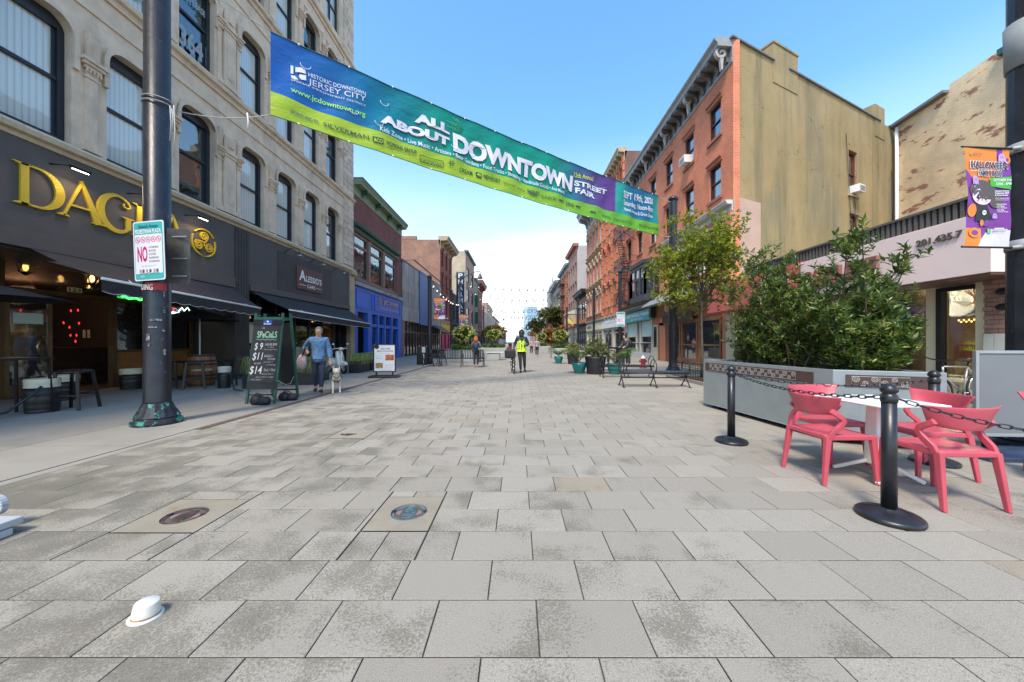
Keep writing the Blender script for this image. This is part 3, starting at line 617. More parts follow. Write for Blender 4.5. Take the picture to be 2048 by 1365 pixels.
# lanterns hanging inside the recess
for px, py, D in ((51, 535, 8.3), (184, 558, 9.2), (64, 558, 10.5), (178, 574, 11.3)):
    p = PD(px, py, D); s = 1.0 if D < 10 else .6
    t = thing('hanging_lantern', (p.x, p.y, p.z), 0, {51: 'nearest glowing copper lantern under the pub ceiling, left of the doorway', 184: 'glowing copper lantern hanging by the awning right of the pub doorway', 64: 'small dim lantern deeper inside the pub, left of the number plate', 178: 'small dim lantern deeper inside the pub, right of the number plate'}[px], 'lantern', 'lanterns hanging in the pub')
    mb = MB(); mb.lathe([(.02, .22), (.05, .2), (.17, .12), (.16, .1)], 8, (0, 0, 0), 0, sm=False); mb.lathe([(.11, -.12), (.05, -.16), (.01, -.2)], 8, sm=False); mb.tube([(0, 0, .2), (0, 0, 3.12 - p.z)], .008, 5)
    for k in range(6): a = k * PI / 3; mb.bar((.14 * math.cos(a), .14 * math.sin(a), .11), (.10 * math.cos(a), .10 * math.sin(a), -.12), .01, .01)
    mb.xf(Matrix.Scale(s, 4)); mb.build('lantern_frame', M('copper_dark', (.06, .03, .02), .4, .6), t)
    mb = MB(); mb.ell((0, 0, 0), (.05 * s, .05 * s, .09 * s), 10, 8); mb.build('lamp_flame', warmE, t)
    mb = MB(); mb.lathe([(.095 * s, -.11 * s), (.132 * s, .1 * s)], 6, sm=False, cap=False); mb.build('lantern_glass', MG('amber_glass', refl=.05, through=.85), t) if 'amber_glass' not in _m else mb.build('lantern_glass', _m['amber_glass'], t)
# ---- JC EYES building
b = B('brick_shop_building', 'two storey dark red brick building with blue JC EYES shopfront and green cornice', -1, 20.82, 29.4, 9.8)
b.win(20.95, 28.2, 5.15, 7.95, 'wood')
for D in (23.1, 25.6): b.box('mullion', D - .16, D + .16, 5.2, 7.9, -.16, .02, woodfr)
b.wall(10.2, dkred, 4.75, side_m=mixbr)
b.cornice(20.82, 28.6, 7.98, 8.42, .3, green, name='window_cornice'); b.cornice(20.82, 29.4, 10.15, 11.0, .55, sage, 4, green)
b.box('roof_edge', 20.82, 29.4, 11.002, 11.1, -.3, .58, roofm); b.box('sill_band', 20.82, 29.4, 4.72, 4.95, .002, .16, greyst); b.box('sill', 20.9, 28.3, 5.0, 5.13, .002, .12, woodfr)
b.box('fascia', 20.95, 29.3, 3.15, 4.7, -.3, .04, jcblue)
mb = MB()
for a0, a1, z0, z1 in ((21.1, 23.4, 3.4, 4.5), (23.8, 28.9, 3.4, 4.5)):
    b.bx(mb, a0, a1, z0, z0 + .06, .041, .07); b.bx(mb, a0, a1, z1 - .06, z1, .041, .07); b.bx(mb, a0, a0 + .06, z0, z1, .041, .07); b.bx(mb, a1 - .06, a1, z0, z1, .041, .07)
b.part('fascia_trim', mb, jcblue)
pe = M('peach_letters', (.62, .33, .24), .5)
b.text('sign_letters', 'JC EYES', 25.3, 28.3, 3.95, 4.3, .10, pe, .02, .03); b.text('sign_letters', 'Eye Doctor, Glasses & More', 24.7, 28.5, 3.55, 3.78, .08, pe, .01)
mb = MB(); mb.ribbon(arcs(b.u(24.75), 4.15, .26, .26, 0, 350, 16), .04, -.08, -.045); mb.ribbon(arcs(b.u(24.75), 4.15, .13, .13, 0, 350, 12), .05, -.08, -.045); b.part('eye_emblem', mb, pe)
mb = MB()
for D, w_ in ((20.95, .35), (22.75, .6), (24.35, .25), (25.6, .22), (27.0, .22), (28.5, .8)): b.bx(mb, D, D + w_, 0, 3.15, -.25, .05)
b.bx(mb, 23.3, 28.6, 2.3, 2.5, -.2, .02); b.bx(mb, 23.3, 28.6, 0, .55, -.2, .03); b.part('shopfront', mb, jcblue)
b.box('pane', 23.3, 28.5, .55, 3.15, -.15, -.14, shopglass); b.box('door', 21.3, 22.75, 0, 2.6, -.5, -.45, blkwood)
b.box('inner_wall', 21, 29, 0, 3.1, -2.6, -2.5, interiorw)
for D, z, m_ in ((24.8, 1.4, yellowp), (26.2, 1.8, creamp), (27.5, 1.2, green), (24.9, 2.7, creamp), (27.4, 2.7, yellowp)): b.box('window_display', D, D + .5, z - .35, z + .3, -.5, -.45, m_)
for D in (25.0, 26.2, 27.6): mb = MB(); mb.tube([(b.u(D), -.05, 4.75), (b.u(D), -.35, 4.8), (b.u(D), -.4, 4.65)], .02, 5); b.part('gooseneck_lamp', mb, black)
# ---- grey cladding building
b = B('clad_shop_building', 'low shop building clad in weathered grey panels with a bright blue strip', -1, 29.42, 44.45, 9.8)
b.wall(8.1, fasciad, 3.1, rev=.1)
for r in range(4):
    for c in range(9):
        D = 29.45 + c * 1.66; z = 3.12 + r * 1.27; m_ = blue2 if c in (3, 4) else clad
        if c == 3 and r == 0: b.box('blue_panel', 34.4, 39.3, 3.0, 8.35, .02, .16, blue2)
        if c in (3, 4, 5): continue
        mb = MB(); b.bx(mb, D + .015, D + 1.645, z, z + 1.255, .01, .07 + .01 * random.random()); b.part('cladding_panel', mb, m_)
for r in range(4):
    for c in range(3): b.box('cladding_panel', 39.35 + c * 1.0, 40.33 + c * 1.0, 3.12 + r * 1.27, 4.37 + r * 1.27, .01, .07, clad)
b.box('coping', 29.42, 44.45, 8.19, 8.3, -.3, .1, roofm); b.box('pier', 29.42, 30.1, 0, 3.1, -.3, .05, mixbr)
mb = MB()
for k in range(15): b.bx(mb, 30.2 + k * .93, 30.28 + k * .93, 0.002, 3.1, -.2, -.08)
b.bx(mb, 30.1, 44.4, 2.1, 2.2, -.2, -.07); b.bx(mb, 30.1, 44.4, 0, .12, -.2, -.07); b.part('shopfront', mb, blkwood)
b.box('pane', 30.1, 44.4, .12, 3.1, -.16, -.15, shopglass); b.box('inner_wall', 30, 44.4, 0, 3.1, -1.2, -1.1, interiorw)
for k in range(14): b.box('window_poster', 30.4 + k * .93, 30.95 + k * .93, .5, 1.9, -.21, -.205, [creamp, palegr, tanst][k % 3])
mb = MB(); mb.mould(b.u(40), b.u(44.4), [(0, 3.3), (.9, 2.75), (.9, 2.65), (0, 3.0)]); b.part('awning', mb, brownst)
# ---- generic street building
def street(name, label, side, D0, D1, Ht, m, cols, rows, st='sash', cm=None, ch=.8, pr=.6, nb=6, gm=None, sm=None, X=9.9, shop='shopb', fz=3.3, depth=9, ww=.95, fm=None):
    b = B(name, label, side, D0, D1, X)
    p = (D1 - D0) / cols
    for z0, z1 in rows:
        for k in range(cols): c = D0 + p * (k + .5); b.win(c - ww / 2, c + ww / 2, z0, z1, st)
    if shop:
        k = max(1, int((D1 - D0) / 4)); q = (D1 - D0) / k
        for i in range(k): b.win(D0 + q * i + .3, D0 + q * (i + 1) - .3, .35, fz - .6, shop)
        b.wall(fz + .7, gm or m, 0, depth=depth, side_m=sm); b.box('fascia', D0 + .15, D1 - .15, fz - .5, fz + .35, .002, .12, fm or gm or m); b.box('ledge', D0, D1, fz + .6, fz + .8, .002, .25, cm or m)
        b.wall(Ht, m, fz + .7, depth=depth, side_m=sm)
    else: b.wall(Ht, m, 0, depth=depth, side_m=sm)
    if cm: b.cornice(D0, D1, Ht - ch * .7, Ht + ch * .3, pr, cm, nb)
    else: b.box('coping', D0, D1, Ht + .001, Ht + .12, -.3, .06, roofm)
    return b
R4 = [(4.6, 6.5), (8.0, 9.9), (11.2, 12.9)]
b = street('brick_row_house', 'red brick house with a bare common-brick side wall and cream bracketed cornice', -1, 44.5, 52.4, 14.3, rustbr, 3, [(5, 6.9), (7.9, 10.1), (11.1, 13.2)], 'dark', tanst, 1.6, 1.1, 5, creamp, mixbr, depth=14, fm=yellowp)
mb = MB(); mb.box(-.02, .35, 3, 5.2, 14.3, 14.75).box(-.02, .35, 5.2, 14, 14.3, 14.5); b.part('parapet', mb, mixbr)
for k in range(3): b.box('door_panel', 45.3 + k * 2.4, 46.9 + k * 2.4, .1, 2.3, .01, .05, magenta)
b = street('low_shop', 'low dark shopfront block behind the vertical blue pharmacy sign', -1, 52.45, 65.9, 8.6, fasciad, 4, [(4.8, 7.2)], 'plain', None)
t = thing('pharmacy_sign', (-9.0, 55, 0), 0, 'tall blue vertical PHARMACY sign sticking out over the left pavement', 'sign')
mb = MB(); mb.box(-.6, .6, -.15, .15, 4.2, 12.2); mb.build('sign_box', M('navy_sign', (.012, .035, .09), .5), t, bev=.02)
mb = MB(); mb.box(-.9, -.6, -.04, .04, 5, 5.1).box(-.9, -.6, -.04, .04, 11.5, 11.6).box(-.66, -.6, -.2, .2, 4.0, 12.3); mb.build('bracket', black, t)
for i, chh in enumerate('PHARMACY'):
    mb = MB(); text_mb(mb, chh, -.36, .36, 11.3 - i * .97, 12.02 - i * .97, -.17, 0, .03, .02); mb.build('letter', white, t)
b = street('pink_block_building', 'tall building with pinkish brick front and pale beige block side wall', -1, 66, 79, 18.4, pinkbr, 2, [(4.8, 8), (9.3, 11.8), (13, 15.8)], 'plain', roofm, .8, .5, 0, None, cblk, ww=3)
b = street('narrow_green_house', 'narrow dark house with stacked green signs beyond the pinkish building', -1, 79.05, 86, 15.5, greenst, 2, R4, 'plain', greyst, 1, .6, 5)
for z in (5.4, 9.2): mb = MB(); b.bx(mb, 79.4, 79.7, z, z + 2.6, .1, .9); b.part('hanging_sign', mb, green)
b = street('red_cornice_house', 'deep red house with a bulging red cornice far along the left side', -1, 86.05, 97, 15.8, rustbr, 3, R4, 'plain', M('dull_red', (.20, .05, .045), .6), 2.6, 1.3, 6, rustbr)
b = street('mural_shop', 'low shop with purple mural strip beyond the red cornice house', -1, 97.05, 112, 10, palestucco, 3, [(4.6, 7)], 'plain', None)
b.box('mural', 97.4, 103, 7.5, 9.7, .01, .05, purple)
b = street('far_tan_building', 'tan building with orange-brown side wall farther down the left side', -1, 112.1, 135, 13.8, tanst, 5, R4, 'plain', None, sm=pinkbr)
b = street('far_grey_building', 'grey stone terrace in the distance on the left side', -1, 135.1, 180, 11, greystucco, 9, [(4.6, 6.5), (8, 9.8)], 'plain', greyst)
b = street('farthest_left_terrace', 'last low terrace visible at the end of the left side', -1, 180.1, 300, 9.5, palestucco, 16, [(4.6, 6.5)], 'plain', greyst, shop=None)
# ================================================================ RIGHT SIDE
b = B('red_brick_corner_building', 'orange-red brick building with ochre stucco side wall and grey bracketed cornice', 1, 16.1, 32.4, 9.9)
colc = [17.6, 20.25, 22.95, 25.65, 28.4, 31.1]
for i, c in enumerate(colc):
    b.win(c - .52, c + .52, 11.5, 13.2, 'sash'); b.win(c - .52, c + .52, 8.45, 10.15, 'sash')
b.win(30.6, 31.6, 4.9, 6.7, 'sash')
b.win(16.9, 19.7, 4.95, 7.2, 'big'); b.win(20.1, 22.9, 4.95, 7.2, 'big')
b.wall(15.2, redbr, 0, ops=b.ops, depth=.3)
b.cornice(16.12, 32.4, 14.2, 15.35, .85, greyst, 24, M('dark_bracket', (.12, .115, .11), .6))
for D in (16.35, 19.5, 22.6, 26.0, 29.2, 32.2):      # scrolled end consoles
    x = b.u(D); mb = MB(); mb.ribbon(spiral(0, 0, .3, 60, 1.4, 18), [.12] * 19, -.08, .08); mb.prism([(-.1, -.1), (.1, -.1), (.05, -.75), (-.02, -.8)], -.07, .07)
    mb.xf(Matrix.Translation((x, -.42, 14.75)) @ Matrix.Rotation(PI / 2, 4, 'Z')); b.part('scroll_console', mb, M('light_console', (.36, .34, .30), .6))
b.cornice(16.12, 24.1, 7.35, 7.85, .35, palegr, name='shop_cornice')
b.box('corner_pilaster', 16.11, 16.75, 0, 7.3, .002, .12, M('salmon_paint', (.58, .22, .12), .7, 0, .06, 1)); b.box('corner_pilaster', 23.3, 24.2, 0, 7.3, .002, .12, M('salmon_paint'))
# metal slat awning, pub style timber front
def slat_awning(b, D0, D1, zt, zb, pr, m):
    n = int((D1 - D0) / .24)
    for k in range(n):
        a, c = b.us(D0 + k * .24, D0 + k * .24 + .19); mb = MB(); mb.mould(a, c, [(0, zt), (pr, zb), (pr, zb - .05), (0, zt - .05)]); b.part('slat', mb, m)
slat_awning(b, 16.9, 25.2, 4.55, 3.75, 1.1, greyst)
b.box('timber_fascia', 16.8, 24.6, 2.95, 3.7, .002, .22, mwood); b.box('sign_board', 19.3, 23.3, 2.5, 3.0, .23, .3, dwood)
b.text('number', '130', 21.0, 21.6, 2.66, 2.84, .31, gold, .02)
mb = MB()
for D in (16.9, 18.9, 19.15, 20.9, 21.2, 22.9, 23.1, 24.3): b.bx(mb, D, D + .14, 0, 2.5, -.1, .1)
b.bx(mb, 16.9, 24.4, 2.4, 2.6, -.1, .12); b.bx(mb, 16.9, 24.4, 0, .35, -.1, .09); b.bx(mb, 16.9, 24.4, 1.1, 1.17, -.06, .08); b.part('timber_front', mb, mwood)
b.box('pane', 16.95, 24.3, .35, 2.4, .0, .012, MG('dark_glass2', refl=.2, through=.1)); b.box('door_poster', 21.6, 22.4, 1.2, 2.0, .1, .11, M('red_black_poster', (.25, .06, .08), .5, 0, .9, 7))
for D in (19.8, 22.0):
    mb = MB(); mb.lathe([(.1, .2), (.16, .12), (.12, -.1), (.05, -.2)], 8, (b.u(D), -.55, 3.35)); mb.tube([(b.u(D), -.2, 3.5), (b.u(D), -.55, 3.6)], .02, 5); b.part('wall_lantern', mb, tanst)
b.box('speaker', 24.5, 24.9, 3.0, 3.75, .25, .6, blkwood)
b.box('door', 24.75, 25.5, 0, 2.5, .002, .05, creamp); mb = MB(); b.bx(mb, 24.85, 25.4, .9, 2.4, .051, .055); b.part('pane', mb, glassd)
# bay window
mb = MB(); D0, D1 = 24.5, 29.0; a, c = b.us(D0, D1); P = [(a, 0), (a + .7, -.75), (c - .7, -.75), (c, 0)]
def loop(z, k=0): return [(x + (k if x < (a + c) / 2 else -k) * -1 if False else x, y * (1 + k), z) for x, y in P]
for z0, z1, k in ((4.3, 4.75, .12), (6.75, 7.0, .1), (7.0, 7.25, .25)):
    V = loop(z0, k * .8) + loop(z1, k); mb.add(V, [(0, 1, 5, 4), (1, 2, 6, 5), (2, 3, 7, 6), (3, 0, 4, 7), (4, 5, 6, 7), (3, 2, 1, 0)])
for (x0, y0), (x1, y1) in zip(P[:-1], P[1:]):
    nseg = 3 if abs(x1 - x0) > 1 else 1
    for i in range(nseg + 1): t = i / nseg; mb.bar((x0 + (x1 - x0) * t, y0 + (y1 - y0) * t, 4.75), (x0 + (x1 - x0) * t, y0 + (y1 - y0) * t, 6.75), .14, .14)
    mb.bar((x0, y0, 6.0), (x1, y1, 6.0), .06, .08)
b.part('bay_window', mb, M('bay_charcoal', (.05, .05, .052), .5, 0, .15, 4))
mb = MB()
for (x0, y0), (x1, y1) in zip(P[:-1], P[1:]): mb.add([(x0, y0, 4.75), (x1, y1, 4.75), (x1, y1, 6.75), (x0, y0, 6.75)], [(0, 1, 2, 3)])
b.part('pane', mb, glass); mb = MB(); mb.box(a + .2, c - .2, -.3, -.28, 4.8, 6.7); b.part('blind', mb, M('grey_blind', (.3, .3, .3), .8))
mb = MB(); mb.box(b.u(27.8), b.u(27.8) + .5, -.80, -.79, 5.3, 5.9); b.part('window_poster', mb, M('pink_poster', (.6, .25, .3), .5, 0, .6, 8))
b.cornice(24.5, 31.9, 3.75, 4.35, .55, M('black_cornice', (.03, .028, .028), .5), 22, palegr, name='shop_cornice')
b.box('sign_fascia', 25.3, 31.7, 2.95, 3.72, .05, .3, tealp)
b.text('lettering', 'LIBERTY PHYSICAL THERAPY', 25.6, 31.2, 3.3, 3.55, .305, white, .03); b.text('lettering', '& WELLNESS', 27, 29.6, 3.05, 3.2, .305, white, .02)
mb = MB()
for D, w_ in ((25.55, .18), (28.0, .2), (28.9, .2), (31.5, .2)): b.bx(mb, D, D + w_, 0, 2.95, -.1, .12)
b.bx(mb, 25.6, 31.6, 0, .45, -.1, .14); b.bx(mb, 25.6, 31.6, 1.2, 1.26, -.02, .11); b.part('shopfront', mb, palegr)
b.box('pane', 25.7, 31.5, .45, 2.95, .0, .01, MG('shop_glass2', refl=.2, through=.5)); b.box('shade', 25.75, 28.0, 1.75, 2.9, -.12, -.1, mint) if False else None
for D0, D1 in ((25.8, 27.9), (29.2, 31.4)): b.box('shade', D0, D1, 1.7, 2.9, .012, .02, mint)
# fire escape
def fire_escape(b, D0, D1, zs, pr=1.05):
    fe = b.box('fire_escape', D0, D1, zs[0], zs[0] + .06, .3, .32, black)
    for i, z in enumerate(zs):
        mb = MB(); a, c = b.us(D0, D1)
        for k in range(9): y = -(.08 + pr * k / 9); mb.box(a, c, y - .03, y, z, z + .03)
        for zz in (z + .45, z + .95): mb.bar((a, -pr, zz), (c, -pr, zz), .035, .035); mb.bar((a, 0, zz), (a, -pr, zz), .03, .03); mb.bar((c, 0, zz), (c, -pr, zz), .03, .03)
        n = int((c - a) / .16)
        for k in range(n + 1): x = a + (c - a) * k / n; mb.bar((x, -pr, z), (x, -pr, z + .95), .018, .018)
        mb.bar((a, -pr, z - .05), (c, -pr, z - .05), .06, .1); mb.bar((a + .1, 0, z - .7), (a + .1, -pr, z), .04, .04); mb.bar((c - .1, 0, z - .7), (c - .1, -pr, z), .04, .04)
        o = obj('platform', mb.mesh('platform', black), fe); mb = MB()
        if i < len(zs) - 1:
            x0, x1 = a + .3, c - .5; z1 = zs[i + 1]
            if i % 2: x0, x1 = x1, x0
            for y in (-pr + .1, -pr + .6): mb.bar((x0, y, z), (x1, y, z1), .04, .1)
            for k in range(12): t = (k + .5) / 12; mb.box(x0 + (x1 - x0) * t - .1, x0 + (x1 - x0) * t + .1, -pr + .1, -pr + .6, z + (z1 - z) * t, z + (z1 - z) * t + .02)
            obj('stair', mb.mesh('stair', black), fe)
fire_escape(b, 29.4, 32.3, [4.7, 7.65, 10.6])
# ochre side wall, its own frame: from the street corner back along the skewed lot line
ang = math.atan2(7.2, 15.4); Fw = b.root.matrix_basis.inverted() @ Matrix.Translation((9.905, 16.1, 0)) @ Matrix.Rotation(ang, 4, 'Z')
b.F = Fw; b.ops = []
def sw(x0, x1, z0, z1): b.ops.append((x0, x1, z0, z1)); addwin(b.root, x1 - x0, z1 - z0, 'side', Fw @ Matrix.Translation(((x0 + x1) / 2, 0, z0)))
def wx(px): k = (px - VX) / FX; t = (9.9 - 16.1 * k) / (k - 15.4 / 7.2); return math.hypot(t * 15.4 / 7.2, t)
sw(wx(1697), wx(1714), 10.0, 12.6); sw(wx(1699), wx(1718), 6.5, 8.9)
mb = MB(); Wd = 17.0; hh = 15.25
xs = sorted({0, Wd} | {o[i] for o in b.ops for i in (0, 1)}); zs = sorted({0, hh} | {o[i] for o in b.ops for i in (2, 3)})
for i in range(len(xs) - 1):
    for j in range(len(zs) - 1):
        cx, cz = (xs[i] + xs[i + 1]) / 2, (zs[j] + zs[j + 1]) / 2
        if not any(o[0] < cx < o[1] and o[2] < cz < o[3] for o in b.ops): mb.add([(xs[i], 0, zs[j]), (xs[i + 1], 0, zs[j]), (xs[i + 1], 0, zs[j + 1]), (xs[i], 0, zs[j + 1])], [(0, 1, 2, 3)])
for a, c, z0, z1 in b.ops: mb.add([(a, 0, z0), (c, 0, z0), (c, .25, z0), (a, .25, z0), (a, 0, z1), (c, 0, z1), (c, .25, z1), (a, .25, z1)], [(0, 1, 2, 3), (4, 5, 6, 7), (0, 3, 7, 4), (1, 2, 6, 5)]); mb.box(a, c, .6, .61, z0, z1, 1)
mb.add([(Wd, 0, 0), (Wd, 0, hh), (9, 16, hh), (9, 16, 0)], [(0, 1, 2, 3)])
b.part('side_wall', mb, [stucco, interior])
mb = MB(); mb.box(-.15, 3.1, -.09, .3, 15.252, 15.33).box(4.35, 14.4, -.09, .3, 15.252, 15.33).box(15.6, 17.05, -.09, .3, 15.252, 15.33); b.part('coping', mb, roofm)
mb = MB(); a = wx(1545); c = wx(1594); mb.box(a, c, -.03, 1.2, 14.2, 16.15).box(a - .04, c + .04, -.07, 1.25, 16.152, 16.25); b.part('chimney', mb, stucco)
a = wx(1749); c = wx(1768); mb = MB(); mb.box(a, c, -.03, 1.2, 14.2, 16.2); b.part('chimney', mb, stucco)
b.box; mb = MB(); mb.box(.0, 2.0, -.035, -.002, 0, 8.0); b.part('pink_patch', mb, M('pink_render', (.50, .34, .27), .85, 0, .08, 1.2, .3, 20, (.9, .62, .66, .8), (.26, .10, .08), (1, 1, .7)))
mb = MB()
for px, z0, z1, dx in ((1690, 3, 13.4, .9), (1707, 3, 10, .5), (1781, 2, 12.5, .3)):
    x = wx(px); mb.tube([(x + dx, -.05, z0), (x + dx * .5 + .1, -.06, (z0 + z1) / 2), (x, -.05, z1)], .016, 5)
b.part('hanging_cable', mb, blkwood)
def ac_unit(parent, M4):
    mb = MB(); mb.box(-.33, .33, -.42, .1, 0, .42)
    for k in range(7): mb.box(-.28, .28, -.43, -.421, .05 + k * .045, .07 + k * .045, 1)
    o = obj('air_conditioner', mb.mesh('air_conditioner', [white, greyst]), parent, mat4=M4)
ac_unit(b.root, Fw @ Matrix.Translation(((wx(1697) + wx(1714)) / 2, -.02, 10.05))); b.F = Matrix.Identity(4); ac_unit(b.root, Matrix.Translation((b.u(20.25), -.02, 11.55)))
# roof slab behind
mb = MB(); mb.add([(9.95, 16.2, 15.18), (25, 23.3, 15.18), (22, 40, 15.18), (9.95, 32.3, 15.18)], [(0, 1, 2, 3)]); mb.add([(9.9, 32.4, 0), (22, 40, 0), (22, 40, 15.2), (9.9, 32.4, 15.2)], [(0, 1, 2, 3)]); mb.build('roof', roofm, b.root, world=True)
# ---- painted cream brick building behind the pink shop
X2 = 24.5
b = B('painted_brick_building', 'tall peeling cream painted brick building behind the pink shop on the right', 1, 10, 22.6, X2)
mb = MB(); pts = [(22.6, 15.3), (19.9, 15.55), (19.9, 15.9), (17.75, 16.15), (17.75, 15.85), (10, 15.85)]
f = [(b.u(D), 0, z) for D, z in pts] + [(b.u(10), 0, 0), (b.u(22.6), 0, 0)]; bk = [(x, 8, z) for x, y, z in f]; n = len(f)
mb.add(f + bk, [tuple(range(n)), tuple(range(2 * n - 1, n - 1, -1))] + [(i, (i + 1) % n, (i + 1) % n + n, i + n) for i in range(n)]); b.part('wall', mb, creambr)
mb = MB(); mb.bar((b.u(22.75), -.1, 15.28), (b.u(19.9), -.1, 15.55), .5, .16); b.part('eave', mb, roofm); mb = MB(); mb.tube([(b.u(22.55), -.1, 0), (b.u(22.55), -.1, 15.1)], .09, 8); b.part('downpipe', mb, white)
mb = MB(); mb.bar((b.u(17.7), -.1, 15.9), (b.u(10), -.1, 15.9), .4, .3); b.part('gutter', mb, green)
# ---- pink shop with projecting marquee
b = B('pink_shop', 'single storey pink fronted shop with corrugated parapet and big show window', 1, 4.0, 16.0, 9.5)
def wbox(name, x0, x1, y0, y1, z0, z1, m, **k): mb = MB(); mb.box(x0, x1, y0, y1, z0, z1); return wpart(b, name, mb, m, **k)
mq = wbox('marquee', 8.6, 10.2, 6.36, 10.66, 2.57, 3.7, pinkp, bev=.01) ; wbox('marquee_soffit', 8.62, 10.2, 6.38, 10.64, 2.53, 2.568, M('soffit_brown', (.14, .07, .055), .6)); wbox('marquee', 8.66, 10.2, 10.68, 16.0, 2.6, 3.75, coral)
wbox('marquee_end', 9.0, 9.9, 6.2, 6.355, 2.58, 3.66, pinkp)
rib = MB(); rib.box(-.03, .03, -.08, .0, 0, .36); rme = rib.mesh('rib', corr)
wbox('corrugated_parapet', 8.78, 10.2, 6.3, 13.4, 3.705, 4.06, corr)
for k in range(62): obj('rib', rme, b.root, mat4=b.root.matrix_basis.inverted() @ Matrix.Translation((8.78, 6.4 + k * .115, 3.705)) @ Matrix.Rotation(-PI / 2, 4, 'Z'))
mb = MB(); mb.bar((8.72, 6.25, 4.08), (8.72, 13.45, 4.08), .1, .05); wpart(b, 'parapet_cap', mb, corr)
def xtext(name, txt, y0, y1, z0, z1, x, m, depth=0, bold=.02):       # lettering on a right-hand facade, reading towards the camera
    mb = MB(); text_mb(mb, txt, 0, y1 - y0, z0, z1, 0, 0, bold, depth); mb.xf(Matrix.Translation((x, y1, 0)) @ Matrix.Rotation(-PI / 2, 4, 'Z')); return wpart(b, name, mb, m)
numm = M('grey_numerals', (.13, .115, .10), .4, .3)
xtext('phone_number', '201.435.7', 6.76, 7.54, 3.33, 3.47, 8.57, numm, .02)
xtext('shop_name', 'BEAUTE', 8.3, 10.4, 2.85, 3.35, 8.50, M('rose_gold_letters', (.42, .2, .17), .35, .5), .09); xtext('shop_name', 'KI', 11.2, 12.4, 2.8, 3.5, 8.6, white, .05, .06)
mb = MB()
for y0, y1, z0, z1 in ((4, 6.2, 0, 2.55), (6.2, 7.13, 0, 1.38), (7.13, 7.27, 0, 2.5), (7.27, 7.93, 0, .5), (7.93, 8.15, 0, 2.5), (10.2, 10.6, 0, 2.5), (12.6, 12.9, 0, 2.5), (15.4, 16, 0, 2.6), (4, 15.4, 2.5, 3.6), (8.15, 15.4, 0, .3)):
    mb.box(9.5, 9.75, y0, y1, z0, z1)
mb.box(9.75, 17, 6, 6.05, 0, 3.6).box(9.6, 17, 4, 16, 3.6, 3.7); wpart(b, 'wall', mb, creamp)
wbox('window_frame', 9.46, 9.6, 7.83, 7.93, .5, 2.5, blkwood); wbox('window_frame', 9.46, 9.6, 7.28, 7.83, 2.4, 2.5, blkwood); wbox('sill', 9.40, 9.5, 7.2, 7.97, .44, .5, creamp)
wbox('pane', 9.55, 9.56, 7.28, 7.83, .5, 2.4, shopglass); wbox('pane', 9.55, 9.56, 8.15, 10.2, .3, 2.5, shopglass); wbox('pane', 9.55, 9.56, 10.6, 15.4, .3, 2.5, shopglass)
for D in (9.2, 11.6, 13.9, 14.7): wbox('mullion', 9.5, 9.6, D, D + .1, .3, 2.5, blkwood)
for r in range(13):
    for k in range(5):
        w_ = .20 + .02 * (r % 3); y0 = 6.22 + k * .19 - (.09 if r % 2 else 0); y0c, y1c = max(6.21, y0), min(7.12, y0 + .182)
        if y1c - y0c < .03: continue
        wbox('brick', 9.47 - .02 * random.random(), 9.52, y0c, y1c, 1.39 + r * .088, 1.39 + r * .088 + .08, M('rose_brick', (.34, .20, .155), .85, 0, .15, 9, .4, 60, rnd=.25))
wbox('mortar_bed', 9.50, 9.53, 6.2, 7.13, 1.38, 2.54, M('pale_mortar', (.35, .25, .2), .9))
for z in (1.98, 2.28): mb = MB(); mb.ell((9.455, 6.83, z), (.02, .11, .07), 14, 6); wpart(b, 'vent', mb, blkwood)
mb = MB()
for k in range(3): mb.box(9.40, 9.47, 6.6 + k * .16, 6.75 + k * .16, 1.12, 1.46)
wpart(b, 'meter_box', mb, palegr)
# inside: floor, warm walls, chandelier, pink desk, cream chair
wbox('inner_floor', 9.76, 16.5, 4, 15.9, .01, .03, tanst); wbox('inner_wall', 16, 16.1, 4, 16, 0, 3.5, tanst); wbox('inner_wall', 9.8, 16, 15.8, 15.9, 0, 3.5, tanst); wbox('inner_ceiling', 9.78, 16.3, 4, 15.9, 2.75, 2.8, M('cream_ceiling', (.4, .35, .27), .7))
for k in range(11): wbox('desk_flute', 10.9, 11.0, 8.05 + k * .065, 8.1 + k * .065, .03, 1.2, M('pink_flute', (.42, .17, .13), .6))
wbox('desk', 10.98, 11.5, 8.0, 8.8, .03, 1.25, M('pink_flute'))
for cy in (7.75, 8.25):
    mb = MB(); mb.obox((10.4, cy, .46), (.42, .4, .1)); mb.obox((10.58, cy, .68), (.08, .4, .4)); 
    for sx in (-.15, .15):
        for sy in (-.15, .15): mb.tube([(10.4 + sx, cy + sy, .42), (10.4 + sx * 1.2, cy + sy * 1.2, .03)], .012, 5, 1)
    mb.build('cream_chair_inside', [creamp, gold], b.root, world=True, bev=.03)
mb = MB(); p = Vector((10.9, 8.35, 2.25)); mb.tube([p + Vector((0, 0, .5)), p], .012, 5)
for k in range(8):
    a = k * PI / 4; q = p + Vector((.34 * math.cos(a), .34 * math.sin(a), .05)); mb.tube([p, (p + q) / 2 - Vector((0, 0, .12)), q], .012, 5); mb.ell(q + Vector((0, 0, .07)), (.016, .016, .04), 6, 5, 1)
    mb.tube([p + Vector((0, 0, .1)), p + Vector((.18 * math.cos(a), .18 * math.sin(a), .3)), p + Vector((.12 * math.cos(a), .12 * math.sin(a), .42))], [.02, .015, .003], 5)
wpart(b, 'chandelier', mb, [M('gilt', (.55, .33, .12), .3, .8), warmE])
mb = MB(); p = Vector((13.4, 10.4, 1.9))
for k in range(10): mb.ell(p + Vector((0, (k - 5) * .06, .05 * (k % 2))), (.02, .02, .03), 6, 4)
wpart(b, 'chandelier', mb, warmE)
